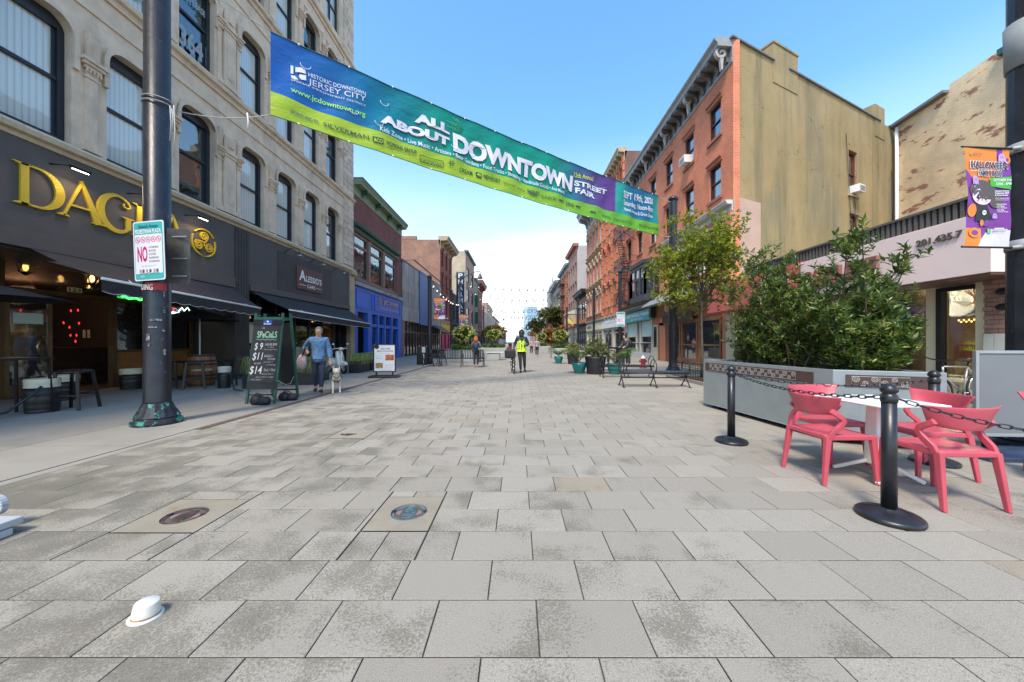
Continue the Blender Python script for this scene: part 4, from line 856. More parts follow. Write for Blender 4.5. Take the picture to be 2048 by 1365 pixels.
l_ = bpy.data.lights.new('shop_light', 'POINT'); l_.energy = 260; l_.color = (1, .78, .5); l_.shadow_soft_size = .4
lo = bpy.data.objects.new('shop_light', l_); link(lo); lo.location = (11.5, 9.2, 2.4)
# ---- the rest of the right-hand row
def arch_hoods(b, cols, D0, D1, rows, ww, m, big=False):
    p = (D1 - D0) / cols
    for z0, z1 in rows:
        for k in range(cols):
            x = b.u(D0 + p * (k + .5)); mb = MB(); mb.ribbon(arcs(x, z1 - .1, ww / 2 + .1, ww / 2 + .05, 0, 180, 10), .16, -.16, -.002)
            if big: mb.ell((x, -.15, z1 + ww / 2 + .1), (.25, .12, .28), 8, 6); mb.box(x - ww / 2 - .3, x + ww / 2 + .3, -.22, -.002, z0 - .3, z0 - .16)
            b.part('window_hood', mb, m)
b = street('fire_escape_building', 'tall orange brick building with arched windows and ribbed brick piers, behind the banner end', 1, 32.42, 41, 19.0, orbr, 4, [(5.2, 7.4), (9.1, 11.5), (13.0, 15.4), (16.2, 18)], 'arch', tanst, 1.2, .7, 10, palestucco, brnbr, shop='shopw', fm=white, ww=1.0)
arch_hoods(b, 4, 32.42, 41, [(5.2, 7.4), (9.1, 11.5), (13.0, 15.4), (16.2, 18)], 1.0, orbr)
for k in range(5):
    mb = MB(); D = 32.5 + k * 2.06
    for q in range(20): b.bx(mb, D, D + .34, 4.3 + q * .72, 4.3 + q * .72 + .62, .002, .14)
    b.part('brick_pier', mb, orbr)
for k in range(5): mb = MB(); mb.ribbon(arcs(b.u(34 + k * 1.3), 3.4, .45, .45, 0, 180, 8), .12, -.18, -.13); b.part('fan_arch', mb, white)
b = street('ornate_brick_building', 'orange brick building with heavy tan window hoods and tall grey double cornice', 1, 41.02, 50.4, 18.6, orbr, 5, [(5.0, 7.2), (9.0, 11.2), (13.2, 15.6)], 'sashg', greyst, 2.4, 1.5, 6, creamp, greystucco, shop='shopc', ww=.95)
arch_hoods(b, 5, 41.02, 50.4, [(5.0, 7.2), (9.0, 11.2), (13.2, 15.6)], .95, tanst, True)
for z in (8.2, 12.3): b.cornice(41.02, 50.4, z, z + .25, .25, tanst, name='string_course')
b.text('lettering', 'BOBBYS', 46.5, 49.5, 3.0, 3.4, .13, dwood, .03)
b = street('black_bay_shop', 'low brick shop with black metal bay front and black bracketed cornice', 1, 50.45, 58.4, 8.6, orbr, 2, [(4.7, 7.3)], 'blk', blkwood, 1.3, .9, 9, fasciad, shop='shopb', ww=3.2, fm=fasciad)
b = street('cream_shop', 'cream painted shop house with a white canopy over its projecting front', 1, 50.4 + 8.05, 58.5, 6, creamp, 1, [], shop=None) if False else None
b = street('white_brick_house', 'whitewashed brick house with dark red windows, rusty cornice and grey side wall', 1, 58.45, 68.6, 17.4, pinkbr, 4, [(6.4, 8.3), (9.4, 11.3), (12.6, 14.5)], 'dark', M('rust_cornice', (.33, .10, .06), .6), 1.4, .7, 0, greystucco, greystucco, shop='shopw', ww=.9)
mb = MB(); b.bx(mb, 59, 63.5, 4.3, 6.0, .05, 1.4); b.part('projecting_bay', mb, tanst); mb = MB(); mb.mould(b.u(63.6), b.u(58.9), [(0, 6.9), (1.6, 6.2), (1.6, 6.0), (0, 6.0)]); b.part('bay_canopy', mb, palegr)
b = street('orange_escape_house', 'orange-red brick house with stacked black fire balconies down the right side', 1, 68.65, 82.5, 16.4, orbr, 4, R4 + [(13.6, 15)], 'sash', greyst, 1.2, .7, 8, fasciad, orbr)
for z in (4.4, 7.8, 11.0, 13.5):
    mb = MB(); b.bx(mb, 74, 80, z, z + .12, .05, 1.1)
    for k in range(14): b.bx(mb, 74 + k * .45, 74.05 + k * .45, z, z + 1, 1.05, 1.1)
    b.bx(mb, 74, 80, z + 1, z + 1.05, 1.03, 1.1); b.part('fire_balcony', mb, black)
b = street('grey_green_house', 'grey-green stone fronted house with arched hoods far down the right side', 1, 82.55, 100, 15.4, greenst, 5, R4, 'arch', greyst, 1.8, 1.2, 7, fasciad)
arch_hoods(b, 5, 82.55, 100, R4, .95, tanst)
b = street('turret_building', 'brick corner building with a pointed grey turret in the distance', 1, 100.05, 125, 12, rustbr, 7, [(4.6, 6.5), (8.0, 9.9)], 'sash', greyst, 1.2, .8, 8)
mb = MB(); mb.lathe([(1.6, 11), (1.7, 15.5), (1.9, 15.6), (1.5, 16.2), (.9, 17.6), (.35, 18.6), (.08, 20.5)], 10, (b.u(102), .2, 0), sm=False); b.part('turret', mb, greyst)
b = street('far_right_terrace', 'salmon and cream terrace in the distance on the right side', 1, 125.1, 190, 10, palestucco, 12, [(4.6, 6.5)], 'sash', greyst)
b = street('farthest_right_terrace', 'last terrace visible at the end of the right side', 1, 190.1, 300, 9, pinkbr, 14, [(4.6, 6.5)], 'sash', greyst, shop=None)
# ---- far glass towers
towm = M('tower_glass', (.20, .36, .48), .25, .3, .2, .02); towm2 = M('tower_glass_pale', (.42, .56, .66), .25, .3, .1, .02); towl = M('tower_line', (.45, .60, .70), .4)
def tower(name, label, X0, X1, D, Hh, m, nf, nc):
    t = thing(name, ((X0 + X1) / 2, D, 0), 0, label, 'skyscraper'); w_ = (X1 - X0) / 2
    mb = MB(); mb.box(-w_, w_, 0, 30, 0, Hh); mb.build('glass_body', m, t)
    mb = MB(); mb.box(-w_ - .02, -w_ * .45, -.6, -.01, 0, Hh * 1.0); mb.build('pale_corner', towm2, t)
    mb = MB()
    for k in range(nf): mb.box(-w_, w_, -.5, -.02, Hh * (k + .5) / nf, Hh * (k + .5) / nf + .5)
    for k in range(nc): x = -w_ + 2 * w_ * (k + .5) / nc; mb.box(x, x + .3, -.55, -.03, 0, Hh)
    mb.build('floor_lines', towl, t)
tower('glass_tower', 'tall pale blue glass tower rising at the far end of the street', 7, 23.5, 420, 43.5, towm, 24, 5)
tower('lower_tower', 'lower blue-grey block in front of the tall glass tower', 3.5, 17, 380, 18, M('tower_grey', (.25, .34, .42), .4), 9, 7)
tower('end_block', 'small grey block closing the end of the street left of the glass tower', -3, 3, 400, 9, M('tower_grey'), 5, 4)
# ================================================================ GROUND
def Mpaver():
    m, n, l, b, o = nodes('granite_paver'); g = n.new('ShaderNodeNewGeometry'); pos = g.outputs['Position']
    oi = n.new('ShaderNodeObjectInfo'); rnd = mth(n, l, 'FRACT', mth(n, l, 'ADD', oi.outputs['Random'], mth(n, l, 'MULTIPLY', g.outputs['Random Per Island'], 7.31)))
    c = mixc(n, l, rnd, (.292, .262, .220), (.348, .315, .266))
    c = mixc(n, l, mr(n, l, rnd, .988, .99), c, (.31, .262, .20)); c = mixc(n, l, mr(n, l, rnd, .03, .025), c, (.33, .295, .26))
    fine = nz(n, l, pos, 250, 3, .8); mid = nz(n, l, pos, 75, 4, .75)
    c = mixc(n, l, mr(n, l, fine, .40, .62), mixc(n, l, 1., c, (.68, .68, .66), 'MULTIPLY'), mixc(n, l, 1., c, (1.2, 1.2, 1.19), 'MULTIPLY'))
    off = n.new('ShaderNodeCombineXYZ'); l.new(mth(n, l, 'MULTIPLY', rnd, 9.), off.inputs[0]); l.new(mth(n, l, 'MULTIPLY', rnd, 5.), off.inputs[1])
    va = n.new('ShaderNodeVectorMath'); va.operation = 'ADD'; l.new(pos, va.inputs[0]); l.new(off.outputs[0], va.inputs[1])
    s1 = nz(n, l, va.outputs[0], 1.9, 5, .6); s2 = nz(n, l, pos, .55, 4, .55)
    sx = n.new('ShaderNodeSeparateXYZ'); l.new(pos, sx.inputs[0])
    lft = mr(n, l, sx.outputs[0], -4.5, 2.4, .10, -.045)
    s = mth(n, l, 'ADD', mth(n, l, 'ADD', mth(n, l, 'MULTIPLY', s1, .75), mth(n, l, 'MULTIPLY', s2, .35)), lft)
    s = mth(n, l, 'ADD', s, mth(n, l, 'MULTIPLY', mth(n, l, 'SUBTRACT', mid, .5), .62)); s = mth(n, l, 'ADD', s, mr(n, l, sx.outputs[1], 3., 9., .012, -.055))
    c = mixc(n, l, mr(n, l, s, .60, .635, 0, .50), c, (.105, .096, .068))
    c = mixc(n, l, mr(n, l, mth(n, l, 'MULTIPLY', mr(n, l, s, .66, .76), mr(n, l, fine, .42, .55, 1, 0)), 0, 1, 0, .75), c, (.05, .05, .035))
    c = mixc(n, l, mr(n, l, nz(n, l, pos, 1.1, 6, .7), .63, .72, 0, .35), c, (.20, .15, .11))
    l.new(c, b.inputs['Base Color']); b.inputs['Roughness'].default_value = .85; b.inputs['Specular IOR Level'].default_value = .3
    bump(n, l, b, mth(n, l, 'ADD', mth(n, l, 'MULTIPLY', fine, .6), mid), .55, .004); return m
paver = Mpaver()
joint = M('sand_joint', (.085, .08, .068), .95)
conc = M('sidewalk_concrete', (.265, .243, .205), .88, 0, .12, 1.2, .25, 150, (2.2, .58, .75, .4), (.14, .13, .12), rnd=.08)
concr = M('patch_concrete', (.26, .225, .17), .9, 0, .12, 3, .4, 120, (5, .55, .72, .6), (.22, .15, .08))
gr = MB(); gr.add([(-1500, -200, -.05), (1500, -200, -.05), (1500, 2500, -.05), (-1500, 2500, -.05)], [(0, 1, 2, 3)]); gr.build('ground', M('asphalt', (.12, .12, .115), .9), kind='structure')
XL, XR = -4.68, 5.95
RT = thing('street_paving', (0, 0, 0), 0, None, None, kind='structure')
mb = MB(); mb.box(XL, XR, -3, 60, -.045, -.012); mb.build('joint_sand', joint, RT)
mb = MB(); mb.box(-9.9, 9.9, 60, 300, -.045, 0); mb.build('far_paving', M('far_paving', (.32, .295, .25), .85, 0, .15, .8), RT)
PW, PH = .485, .3205
patches = [(-1.08, -.62, 2.405, 2.935), (-2.79, -2.21, 2.385, 2.89), (-2.585, -2.07, 4.71, 5.2)]
def sub(r, p):
    x0, x1, y0, y1 = r; a, b_, c, d = p
    if a >= x1 or b_ <= x0 or c >= y1 or d <= y0: return [r]
    o = []
    if x0 < a: o.append((x0, a - .006, y0, y1))
    if x1 > b_: o.append((b_ + .006, x1, y0, y1))
    X0, X1 = max(x0, a), min(x1, b_)
    if y0 < c: o.append((X0, X1, y0, c - .006))
    if y1 > d: o.append((X0, X1, d + .006, y1))
    return [q for q in o if q[1] - q[0] > .008 and q[3] - q[2] > .008]
def paver_mb(x0, x1, y0, y1, dz, mb, g=.003):
    e = .0025; a, b_, c, d = x0 + g, x1 - g, y0 + g, y1 - g
    t = [(a + e, c + e, dz), (b_ - e, c + e, dz), (b_ - e, d - e, dz), (a + e, d - e, dz), (a, c, dz - e), (b_, c, dz - e), (b_, d, dz - e), (a, d, dz - e), (a, c, -.04), (b_, c, -.04), (b_, d, -.04), (a, d, -.04)]
    mb.add(t, [(0, 1, 2, 3)]); b0 = len(mb.v) - 12
    for f in [(i + 4, (i + 1) % 4 + 4, (i + 1) % 4, i) for i in range(4)] + [(i + 8, (i + 1) % 4 + 8, (i + 1) % 4 + 4, i + 4) for i in range(4)]: mb.f.append(tuple(b0 + q for q in f)); mb.m.append(1 if f[0] > 7 else 0); mb.s.append(False)
mb = MB(); paver_mb(0, PW, 0, PH, 0, mb); pme = mb.mesh('paver', [paver, joint])
rest = MB(); cand = []
for r in range(-10, 180):
    y0 = 1.444 + r * PH
    k0 = int((XL - .09) / PW) - 2; off = .0905 if r % 2 == 0 else .333
    for k in range(k0, k0 + 28):
        x0 = off + k * PW; x1 = x0 + PW
        if x1 <= XL or x0 >= XR: continue
        rs = [(max(x0, XL), min(x1, XR), y0, y0 + PH)]
        for p in patches: rs = [q for s_ in rs for q in sub(s_, p)]
        whole = len(rs) == 1 and abs(rs[0][1] - rs[0][0] - PW) < 1e-6
        vis = y0 > 1.15 and abs((x0 + .24) * FX / max(.1, y0 + .16) + (VX - 1024)) < 1100
        cand.append((not vis, y0, x0, rs, whole))
cand.sort(key=lambda t: (t[0], t[1] + abs(t[2]) * .15)); cnt = 0
for nv, y0, x0, rs, whole in cand:
    dz = random.uniform(-.0012, .0)
    if not nv and cnt < 292:
        if whole: o = obj('paver', pme, RT, (x0, y0, dz)); o.rotation_euler = (random.uniform(-.003, .003), random.uniform(-.002, .002), random.uniform(-.002, .002)); cnt += 1
        else:
            for q in rs: m2 = MB(); paver_mb(*q, dz, m2); m2.build('paver', [paver, joint], RT); cnt += 1
    else:
        for q in rs: paver_mb(*q, dz, rest)
rest.build('pavers', [paver, joint], RT, kind='stuff')
# left and right pavements
def slabs(nm, x0, x1, nx, pitch, y0, y1, z, cutoff):
    t = thing(nm, (0, 0, 0), 0, None, None, kind='structure'); mb = MB(); mb.box(x0, x1, y0, y1, -.045, z - .012); mb.build('joint', joint, t); rs = MB(); w_ = (x1 - x0) / nx
    sm = MB(); paver_mb(0, w_, 0, pitch, 0, sm, .007); sme = sm.mesh('slab', [conc, joint]); y = y0
    while y < y1 - .01:
        for i in range(nx):
            if 1 < y < cutoff: obj('slab', sme, t, (x0 + i * w_, y, z))
            else: paver_mb(x0 + i * w_, x0 + (i + 1) * w_, y, min(y1, y + pitch), z, rs, .007)
        y += pitch
    rs.build('slabs', [conc, joint], t, kind='stuff'); return t
slabs('left_pavement', -11.55, -4.82, 5, 1.52, -1.7, 60, .0, 22)
slabs('right_pavement', 5.96, 9.95, 3, 1.45, -1.5, 60, .0, 20)
t = thing('trench_drain', (-4.75, 0, 0), 0, None, None, kind='structure')
mb = MB(); mb.box(-.065, .065, 5.2, 45, -.04, .004); mb.build('drain_channel', M('rusty_brown_drain', (.10, .065, .045), .85, 0, .35, 9, .4, 80), t)
mb = MB(); mb.box(-.06, .06, -1, 5.19, -.04, -.004); mb.build('edge_strip', conc, t)
# manholes set in concrete patches
def cover(x, y, r, p, label, m, holes=True):
    t = thing('manhole', ((p[0] + p[1]) / 2, (p[2] + p[3]) / 2, 0), 0, label, 'manhole cover'); cx, cy = t.location.x, t.location.y
    mb = MB(); nn = 40; dx, dy = x - cx, y - cy; w_, h_ = (p[1] - p[0]) / 2 - .003, (p[3] - p[2]) / 2 - .003; V = []; 
    an_ = sorted([2 * PI * i / (nn - 4) + .01 for i in range(nn - 4)] + [math.atan2(sy * h_ - dy, sx * w_ - dx) % (2 * PI) for sx in (-1, 1) for sy in (-1, 1)])
    for i in range(nn):
        a = an_[i]; c_, s_ = math.cos(a), math.sin(a); k = min(((w_ if c_ > 0 else w_) - (dx if c_ > 0 else -dx)) / max(1e-6, abs(c_)), (h_ - (dy if s_ > 0 else -dy)) / max(1e-6, abs(s_)))
        V += [(dx + c_ * r * 1.06, dy + s_ * r * 1.06, -.001), (dx + c_ * k, dy + s_ * k, -.001), (dx + c_ * r * 1.06, dy + s_ * r * 1.06, -.04)]
    mb.add(V, [(3 * i, 3 * i + 1, 3 * ((i + 1) % nn) + 1, 3 * ((i + 1) % nn)) for i in range(nn)] + [(3 * i, 3 * ((i + 1) % nn), 3 * ((i + 1) % nn) + 2, 3 * i + 2) for i in range(nn)])
    mb.build('concrete_patch', concr, t)
    mb = MB(); mb.lathe([(r * .0, -.014), (r * .86, -.014), (r * .88, -.006), (r * .98, -.006), (r * .99, -.03)], 36, (dx, dy, 0), 0, cap=False, sm=False); o = mb.build('cover', m, t)
    mb = MB()
    for k in range(-3, 4):
        L_ = r * .8 * math.sqrt(max(0, 1 - (k / 4) ** 2)); 
        if k: mb.box(dx - L_ * .45, dx + L_ * .45, dy + k * r * .2 - .008, dy + k * r * .2 + .008, -.0138, -.008)
    for sg in (-1, 1): mb.add([(dx + sg * r * .48, dy - r * .36, -.0085), (dx + sg * r * .78, dy - r * .1, -.0085), (dx + sg * r * .78, dy + r * .1, -.0085), (dx + sg * r * .48, dy + r * .36, -.0085)], [(0, 1, 2, 3)], 1)
    b2 = len(mb.v); text_mb(mb, 'WATER', -r * .42, r * .42, -.03, .03, 0, 0, .02)
    for i in range(b2, len(mb.v)): v = mb.v[i]; mb.v[i] = (dx + v[0], dy + v[2] - .002, -.0075)
    mb.build('raised_pattern', [m, M('rosy_enamel', (.24, .15, .14), .6)], o)
    if holes:
        mb = MB()
        for sg in (-1, 1): mb.obox((dx + sg * r * .97, dy + .012, -.004), (.03, .028, .006))
        mb.build('pry_slot', blkwood, o)
cover(-.834, 2.68, .126, patches[0], 'round blue painted water cover in a square concrete patch', M('worn_blue_iron', (.10, .17, .20), .55, .4, .5, 18, .3, 60, (30, .5, .62, .7), (.24, .25, .22)))
cover(-2.5, 2.63, .131, patches[1], 'rusty brown water cover in a tan concrete patch on the left', M('rusty_iron', (.085, .055, .045), .7, .4, .5, 14, .4, 60, (20, .5, .65, .6), (.2, .09, .04)))
cover(-2.39, 4.97, .11, patches[2], 'small dark valve cover farther off in a pale patch', M('dark_iron', (.06, .048, .035), .6, .4, .4, 14, .4, 60), False)
# ================================================================ POLES
def pole(x, y, hh, label, r=.165, lamp=0, cat='street pole', grp='tall black poles lining the street', arm=2.2, fl=True):
    t = thing('street_pole', (x, y, 0), 0, label, cat, grp)
    mb = MB(); n = 28; base = [(.30, 0), (.31, .03), (.30, .075), (.27, .09), (.265, .1), (.275, .12), (.265, .14), (.20, .27), (.172, .34)]
    k = r / .165; mb.lathe([(a * k, z) for a, z in base], n, sm=False)
    for i in range(n):
        for j in range(6, 9):
            if i % 2: v = mb.v[j * n + i]; mb.v[j * n + i] = (v[0] * .95, v[1] * .95, v[2])
    mb.build('base', M('peeling_green_black', (.024, .026, .032), .45, .2, .4, 6, .3, 30, (7, .53, .57, .95), (.06, .30, .22)) if hh > 8 else poleM, t)
    mb = MB(); m_ = 24; mb.lathe([(r * 1.02, .34), (r, .36), (r * .93, hh)], m_, sm=not fl)
    if fl:
        for i in range(m_):
            if i % 2:
                for j in range(3): v = mb.v[j * m_ + i]; mb.v[j * m_ + i] = (v[0] * .965, v[1] * .965, v[2])
    mb.build('shaft', poleM, t)
    mb = MB(); mb.lathe([(r * 1.15, hh - .05), (r * 1.15, hh + .05), (r * .5, hh + .14), (.01, hh + .16)], 16); mb.build('cap', poleM, t)
    if lamp:
        s = lamp; mb = MB(); mb.tube([(0, 0, hh + .05), (0, 0, hh + .5), (s * .2, 0, hh + .75), (s * arm * .5, 0, hh + 1.3), (s * arm * .85, 0, hh + 1.55), (s * arm, 0, hh + 1.5)], [.06, .05, .05, .045, .04, .04], 8); mb.build('arm', poleM, t)
        mb = MB(); mb.lathe([(.03, .35), (.05, .3), (.05, .12), (.14, .08), (.17, -.08), (.26, -.3), (.3, -.34), (.29, -.36), (.1, -.38)], 14, (s * arm, 0, hh + 1.15)); mb.build('lamp_head', poleM, t)
    return t
pole1 = pole(-5.75, 5.58, 9.6, 'big dark pole with a flaking green base, nearest on the left, carrying the plaza sign', fl=False)
pole2 = pole(6.38, 14.4, 7.15, 'big black pole holding the right end of the street banner', .17)
pole3 = pole(6.24, 4.28, 9.0, 'fluted dark pole at the right picture edge carrying the orange and purple banner', .17)
pole(-5.2, 20.6, 5.1, 'black pole beside the bench on the left pavement with a small purple banner', .12)
pole(6.35, 21.8, 5.65, 'black pole carrying the small NO sign on the right', .11)
pole(6.35, 29.3, 5.7, 'black pole behind the potted plants, second after the one with the NO sign', .11)
pole(6.35, 37.0, 5.7, 'black pole in front of the black bay shop', .11)
pole(6.35, 45.5, 5.7, 'black pole beside the yellow flag', .11)
pole(-6.0, 31.5, 5.9, 'black pole in front of the cream corniced brick house on the left', .12)
lmp = 'curved arm street lamps down the street'
pole(-6.0, 36.0, 7.0, 'street lamp with curved arm in front of the vertical blue pharmacy sign', .11, 1, 'street lamp', lmp, 2.1, False)
pole(-5.9, 93, 6.2, 'distant street lamp with curved arm on the left side', .11, 1, 'street lamp', lmp, 2.1, False)
pole(-5.9, 150, 6.2, 'farthest street lamp on the left side', .11, 1, 'street lamp', lmp, 2.1, False)
pole(-6.1, 62, 7.5, 'plain dark pole by the narrow green house', .11)
pole(6.3, 62, 6.0, 'street lamp with curved arm on the right before the grey-green house', .11, -1, 'street lamp', lmp, 2.1, False)
# stickers and worn lettering on the near pole, white ties and wires
tk = MB(); wb = M('sticker_residue', (.30, .30, .28), .7, 0, .5, 40, dirt=(30, .45, .55, .9), dcol=(.04, .04, .04))
def onpole(mb, px, py, w_, h_, D=5.41, r=.172, mi=0):
    x = (px - VX) / FX * 5.45 + 5.75; a0 = math.asin(max(-.95, min(.95, x / r))) ; z = H + (VY - py) / FX * 5.45; n = 5; V = []
    for i in range(n + 1):
        a = a0 + (i / n - .5) * w_ / r; V += [(r * math.sin(a), -r * math.cos(a), z - h_ / 2), (r * math.sin(a), -r * math.cos(a), z + h_ / 2)]
    mb.xf; Rz = Matrix.Rotation(-.78 * 0, 4, 'Z'); mb.add([Rz @ Vector(v) for v in V], [(2 * i, 2 * i + 2, 2 * i + 3, 2 * i + 1) for i in range(n)], mi)
for px, py, w_, h_ in ((301, 675, .05, .10), (303, 690, .03, .04), (321, 705, .04, .09), (318, 662, .04, .03), (312, 640, .14, .03), (330, 588, .02, .08), (308, 655, .1, .02), (322, 622, .03, .05)): onpole(tk, px, py, w_, h_)
tk.build('sticker_remains', wb, pole1)
mb = MB(); onpole(mb, 312, 573, .25, .12); mb.build('red_sticker', M('faded_red_sticker', (.36, .03, .04), .6, 0, .3, 20), pole1)
mb = MB(); text_mb(mb, 'NDING', -.1, .12, 0, .095, 0, 0, .02); V = [(.176 * math.sin(v[0] / .176 - .16), -.176 * math.cos(v[0] / .176 - .16), v[2] + 2.10) for v in mb.v]; mb.v = V; mb.build('lettering', M('pale_letters', (.6, .55, .5), .6), pole1)
mb = MB()
for z in (5.08, 5.15): mb.tube([(.178 * math.cos(a), .178 * math.sin(a), z + .02 * math.sin(a)) for a in [2 * PI * i / 16 for i in range(16)]], .008, 5, closed=True)
for x, z0, z1 in ((.30, 5.0, 4.45), (.36, 5.0, 4.2), (.33, 4.95, 4.6)): mb.tube([(x, -.1, z0), (x + .02, -.1, (z0 + z1) / 2), (x, -.1, z1)], .008, 5)
mb.tube([(.17, -.1, 7.3), (.25, -.12, 7.15), (.2, -.1, 6.95)], .008, 5)
mb.build('rope_tie', M('grey_rope', (.45, .44, .40), .8), pole1)
for z in (4.45,):
    mb = MB(); mb.lathe([(.18, 0), (.185, .3), (.19, .55)], 16, (0, 0, 4.65)); mb.build('grey_band', greyst, pole3)
    for zz in (3.6, 2.42): mb = MB(); mb.lathe([(.178, 0), (.182, .02), (.178, .12)], 16, (0, 0, zz)); mb.build('grey_band', greyst, pole3)
# ================================================================ SIGNS
signw = M('sign_white', (.72, .72, .74), .4, 0, .03, 2, dirt=(3, .6, .8, .3), dcol=(.5, .4, .35)); signt = M('sign_teal', (.06, .42, .40), .4, 0, .05, 2); mag = M('sign_magenta', (.55, .015, .17), .4); inkM = M('sign_ink', (.10, .05, .09), .5)
def rrect(w_, h_, r, n=5):
    P = []
    for cx, cz, a in ((w_ - r, h_ - r, 0), (-w_ + r, h_ - r, 90), (-w_ + r, -h_ + r, 180), (w_ - r, -h_ + r, 270)): P += [(cx + r * math.cos(R(a + 90 * i / n)), cz + r * math.sin(R(a + 90 * i / n))) for i in range(n + 1)]
    return P
def plaza_sign(loc, rz, tilt, s, label, post=None):
    t = thing('plaza_sign', loc, rz, label, 'sign'); w_, h_ = .265 * s, .455 * s; T = Matrix.Rotation(tilt, 4, 'Y')
    def bb(nm, mb, m): mb.xf(T @ Matrix.Scale(s, 4)); mb.build(nm, m, t)
    mb = MB(); mb.prism(rrect(.265, .455, .035), -.006, 0); bb('plate', mb, signw)
    mb = MB(); mb.prism(rrect(.245, .435, .03), -.009, -.0062); bb('teal_border', mb, signt); mb = MB(); mb.prism(rrect(.232, .3, .005), -.012, -.0092); mb.xf(Matrix.Translation((0, 0, -.05))); bb('white_field', mb, signw)
    mb = MB(); text_mb(mb, 'Newark Avenue', -.17, .17, .345, .405, -.0125, 0, .0, 0, .3); bb('lettering', mb, M('navy_ink', (.01, .06, .12), .5))
    mb = MB(); text_mb(mb, 'PEDESTRIAN PLAZA', -.225, .225, .265, .33, -.0125, 0, .03); text_mb(mb, 'CITY', -.15, -.08, -.405, -.38, -.0125, 0, .02); bb('lettering', mb, white)
    mb = MB()
    for k in range(5):
        x = -.18 + k * .09; mb.ribbon(arcs(x, .17, .036, .043, 0, 360, 18), .008, -.0135, -.0122); mb.ribbon([(x - .025, .2), (x + .025, .14)], .006, -.014, -.0122); mb.ribbon([(x - .012, .155), (x, .185), (x + .014, .16)], .009, -.0133, -.0122)
    bb('ban_symbol', mb, mag)
    mb = MB(); text_mb(mb, 'NO', -.195, -.02, -.17, .07, -.0125, 0, .035); bb('lettering', mb, mag)
    mb = MB()
    for k, wd in enumerate(('AUTOMOBILES', 'BICYCLES', 'SCOOTERS', 'SKATEBOARDS', 'ROLLERBLADES')): text_mb(mb, wd, .005, .005 + .015 * len(wd), .035 - k * .054, .065 - k * .054, -.0125, 0, .02)
    text_mb(mb, 'Per City Code & 11-41', -.12, .12, -.25, -.225, -.0125)
    for k, x in enumerate((-.15, -.1, -.04, .02, .09, .14)): mb.box(x - .018, x + .018, -.0128, -.0122, -.335, -.285, 0 if k % 2 else 1)
    mb.ribbon([(-.17 + k * .034, -.35 + .006 * (k % 3)) for k in range(11)], .006, -.013, -.0122, 2)
    bb('lettering', mb, [inkM, M('print_grey', (.35, .3, .35), .5), M('print_teal_dark', (.03, .15, .2), .5)]); return t
ps = PD(299, 502, 5.36); plaza_sign(ps, R(-6), R(-2.5), 1.0, 'white and teal pedestrian plaza NO sign tilted on the big left pole')
plaza_sign(PD(1241.5, 639, 21.6), 0, 0, .98, 'small pedestrian plaza NO sign on the slim pole on the right')
t = thing('sign_back', PD(355, 513, 5.6), 0, 'grey metal back of a sign behind the big left pole', 'sign'); mb = MB(); mb.prism(rrect(.17, .44, .04), -.004, .004); mb.build('plate', M('dull_aluminium', (.10, .095, .085), .45, .5, .35, 3), t, rz=R(14))
mb = MB()
for z in (-.33, -.05, .3): mb.box(-.2, .16, -.02, -.006, z, z + .02)
mb.build('strap', greyst, t)
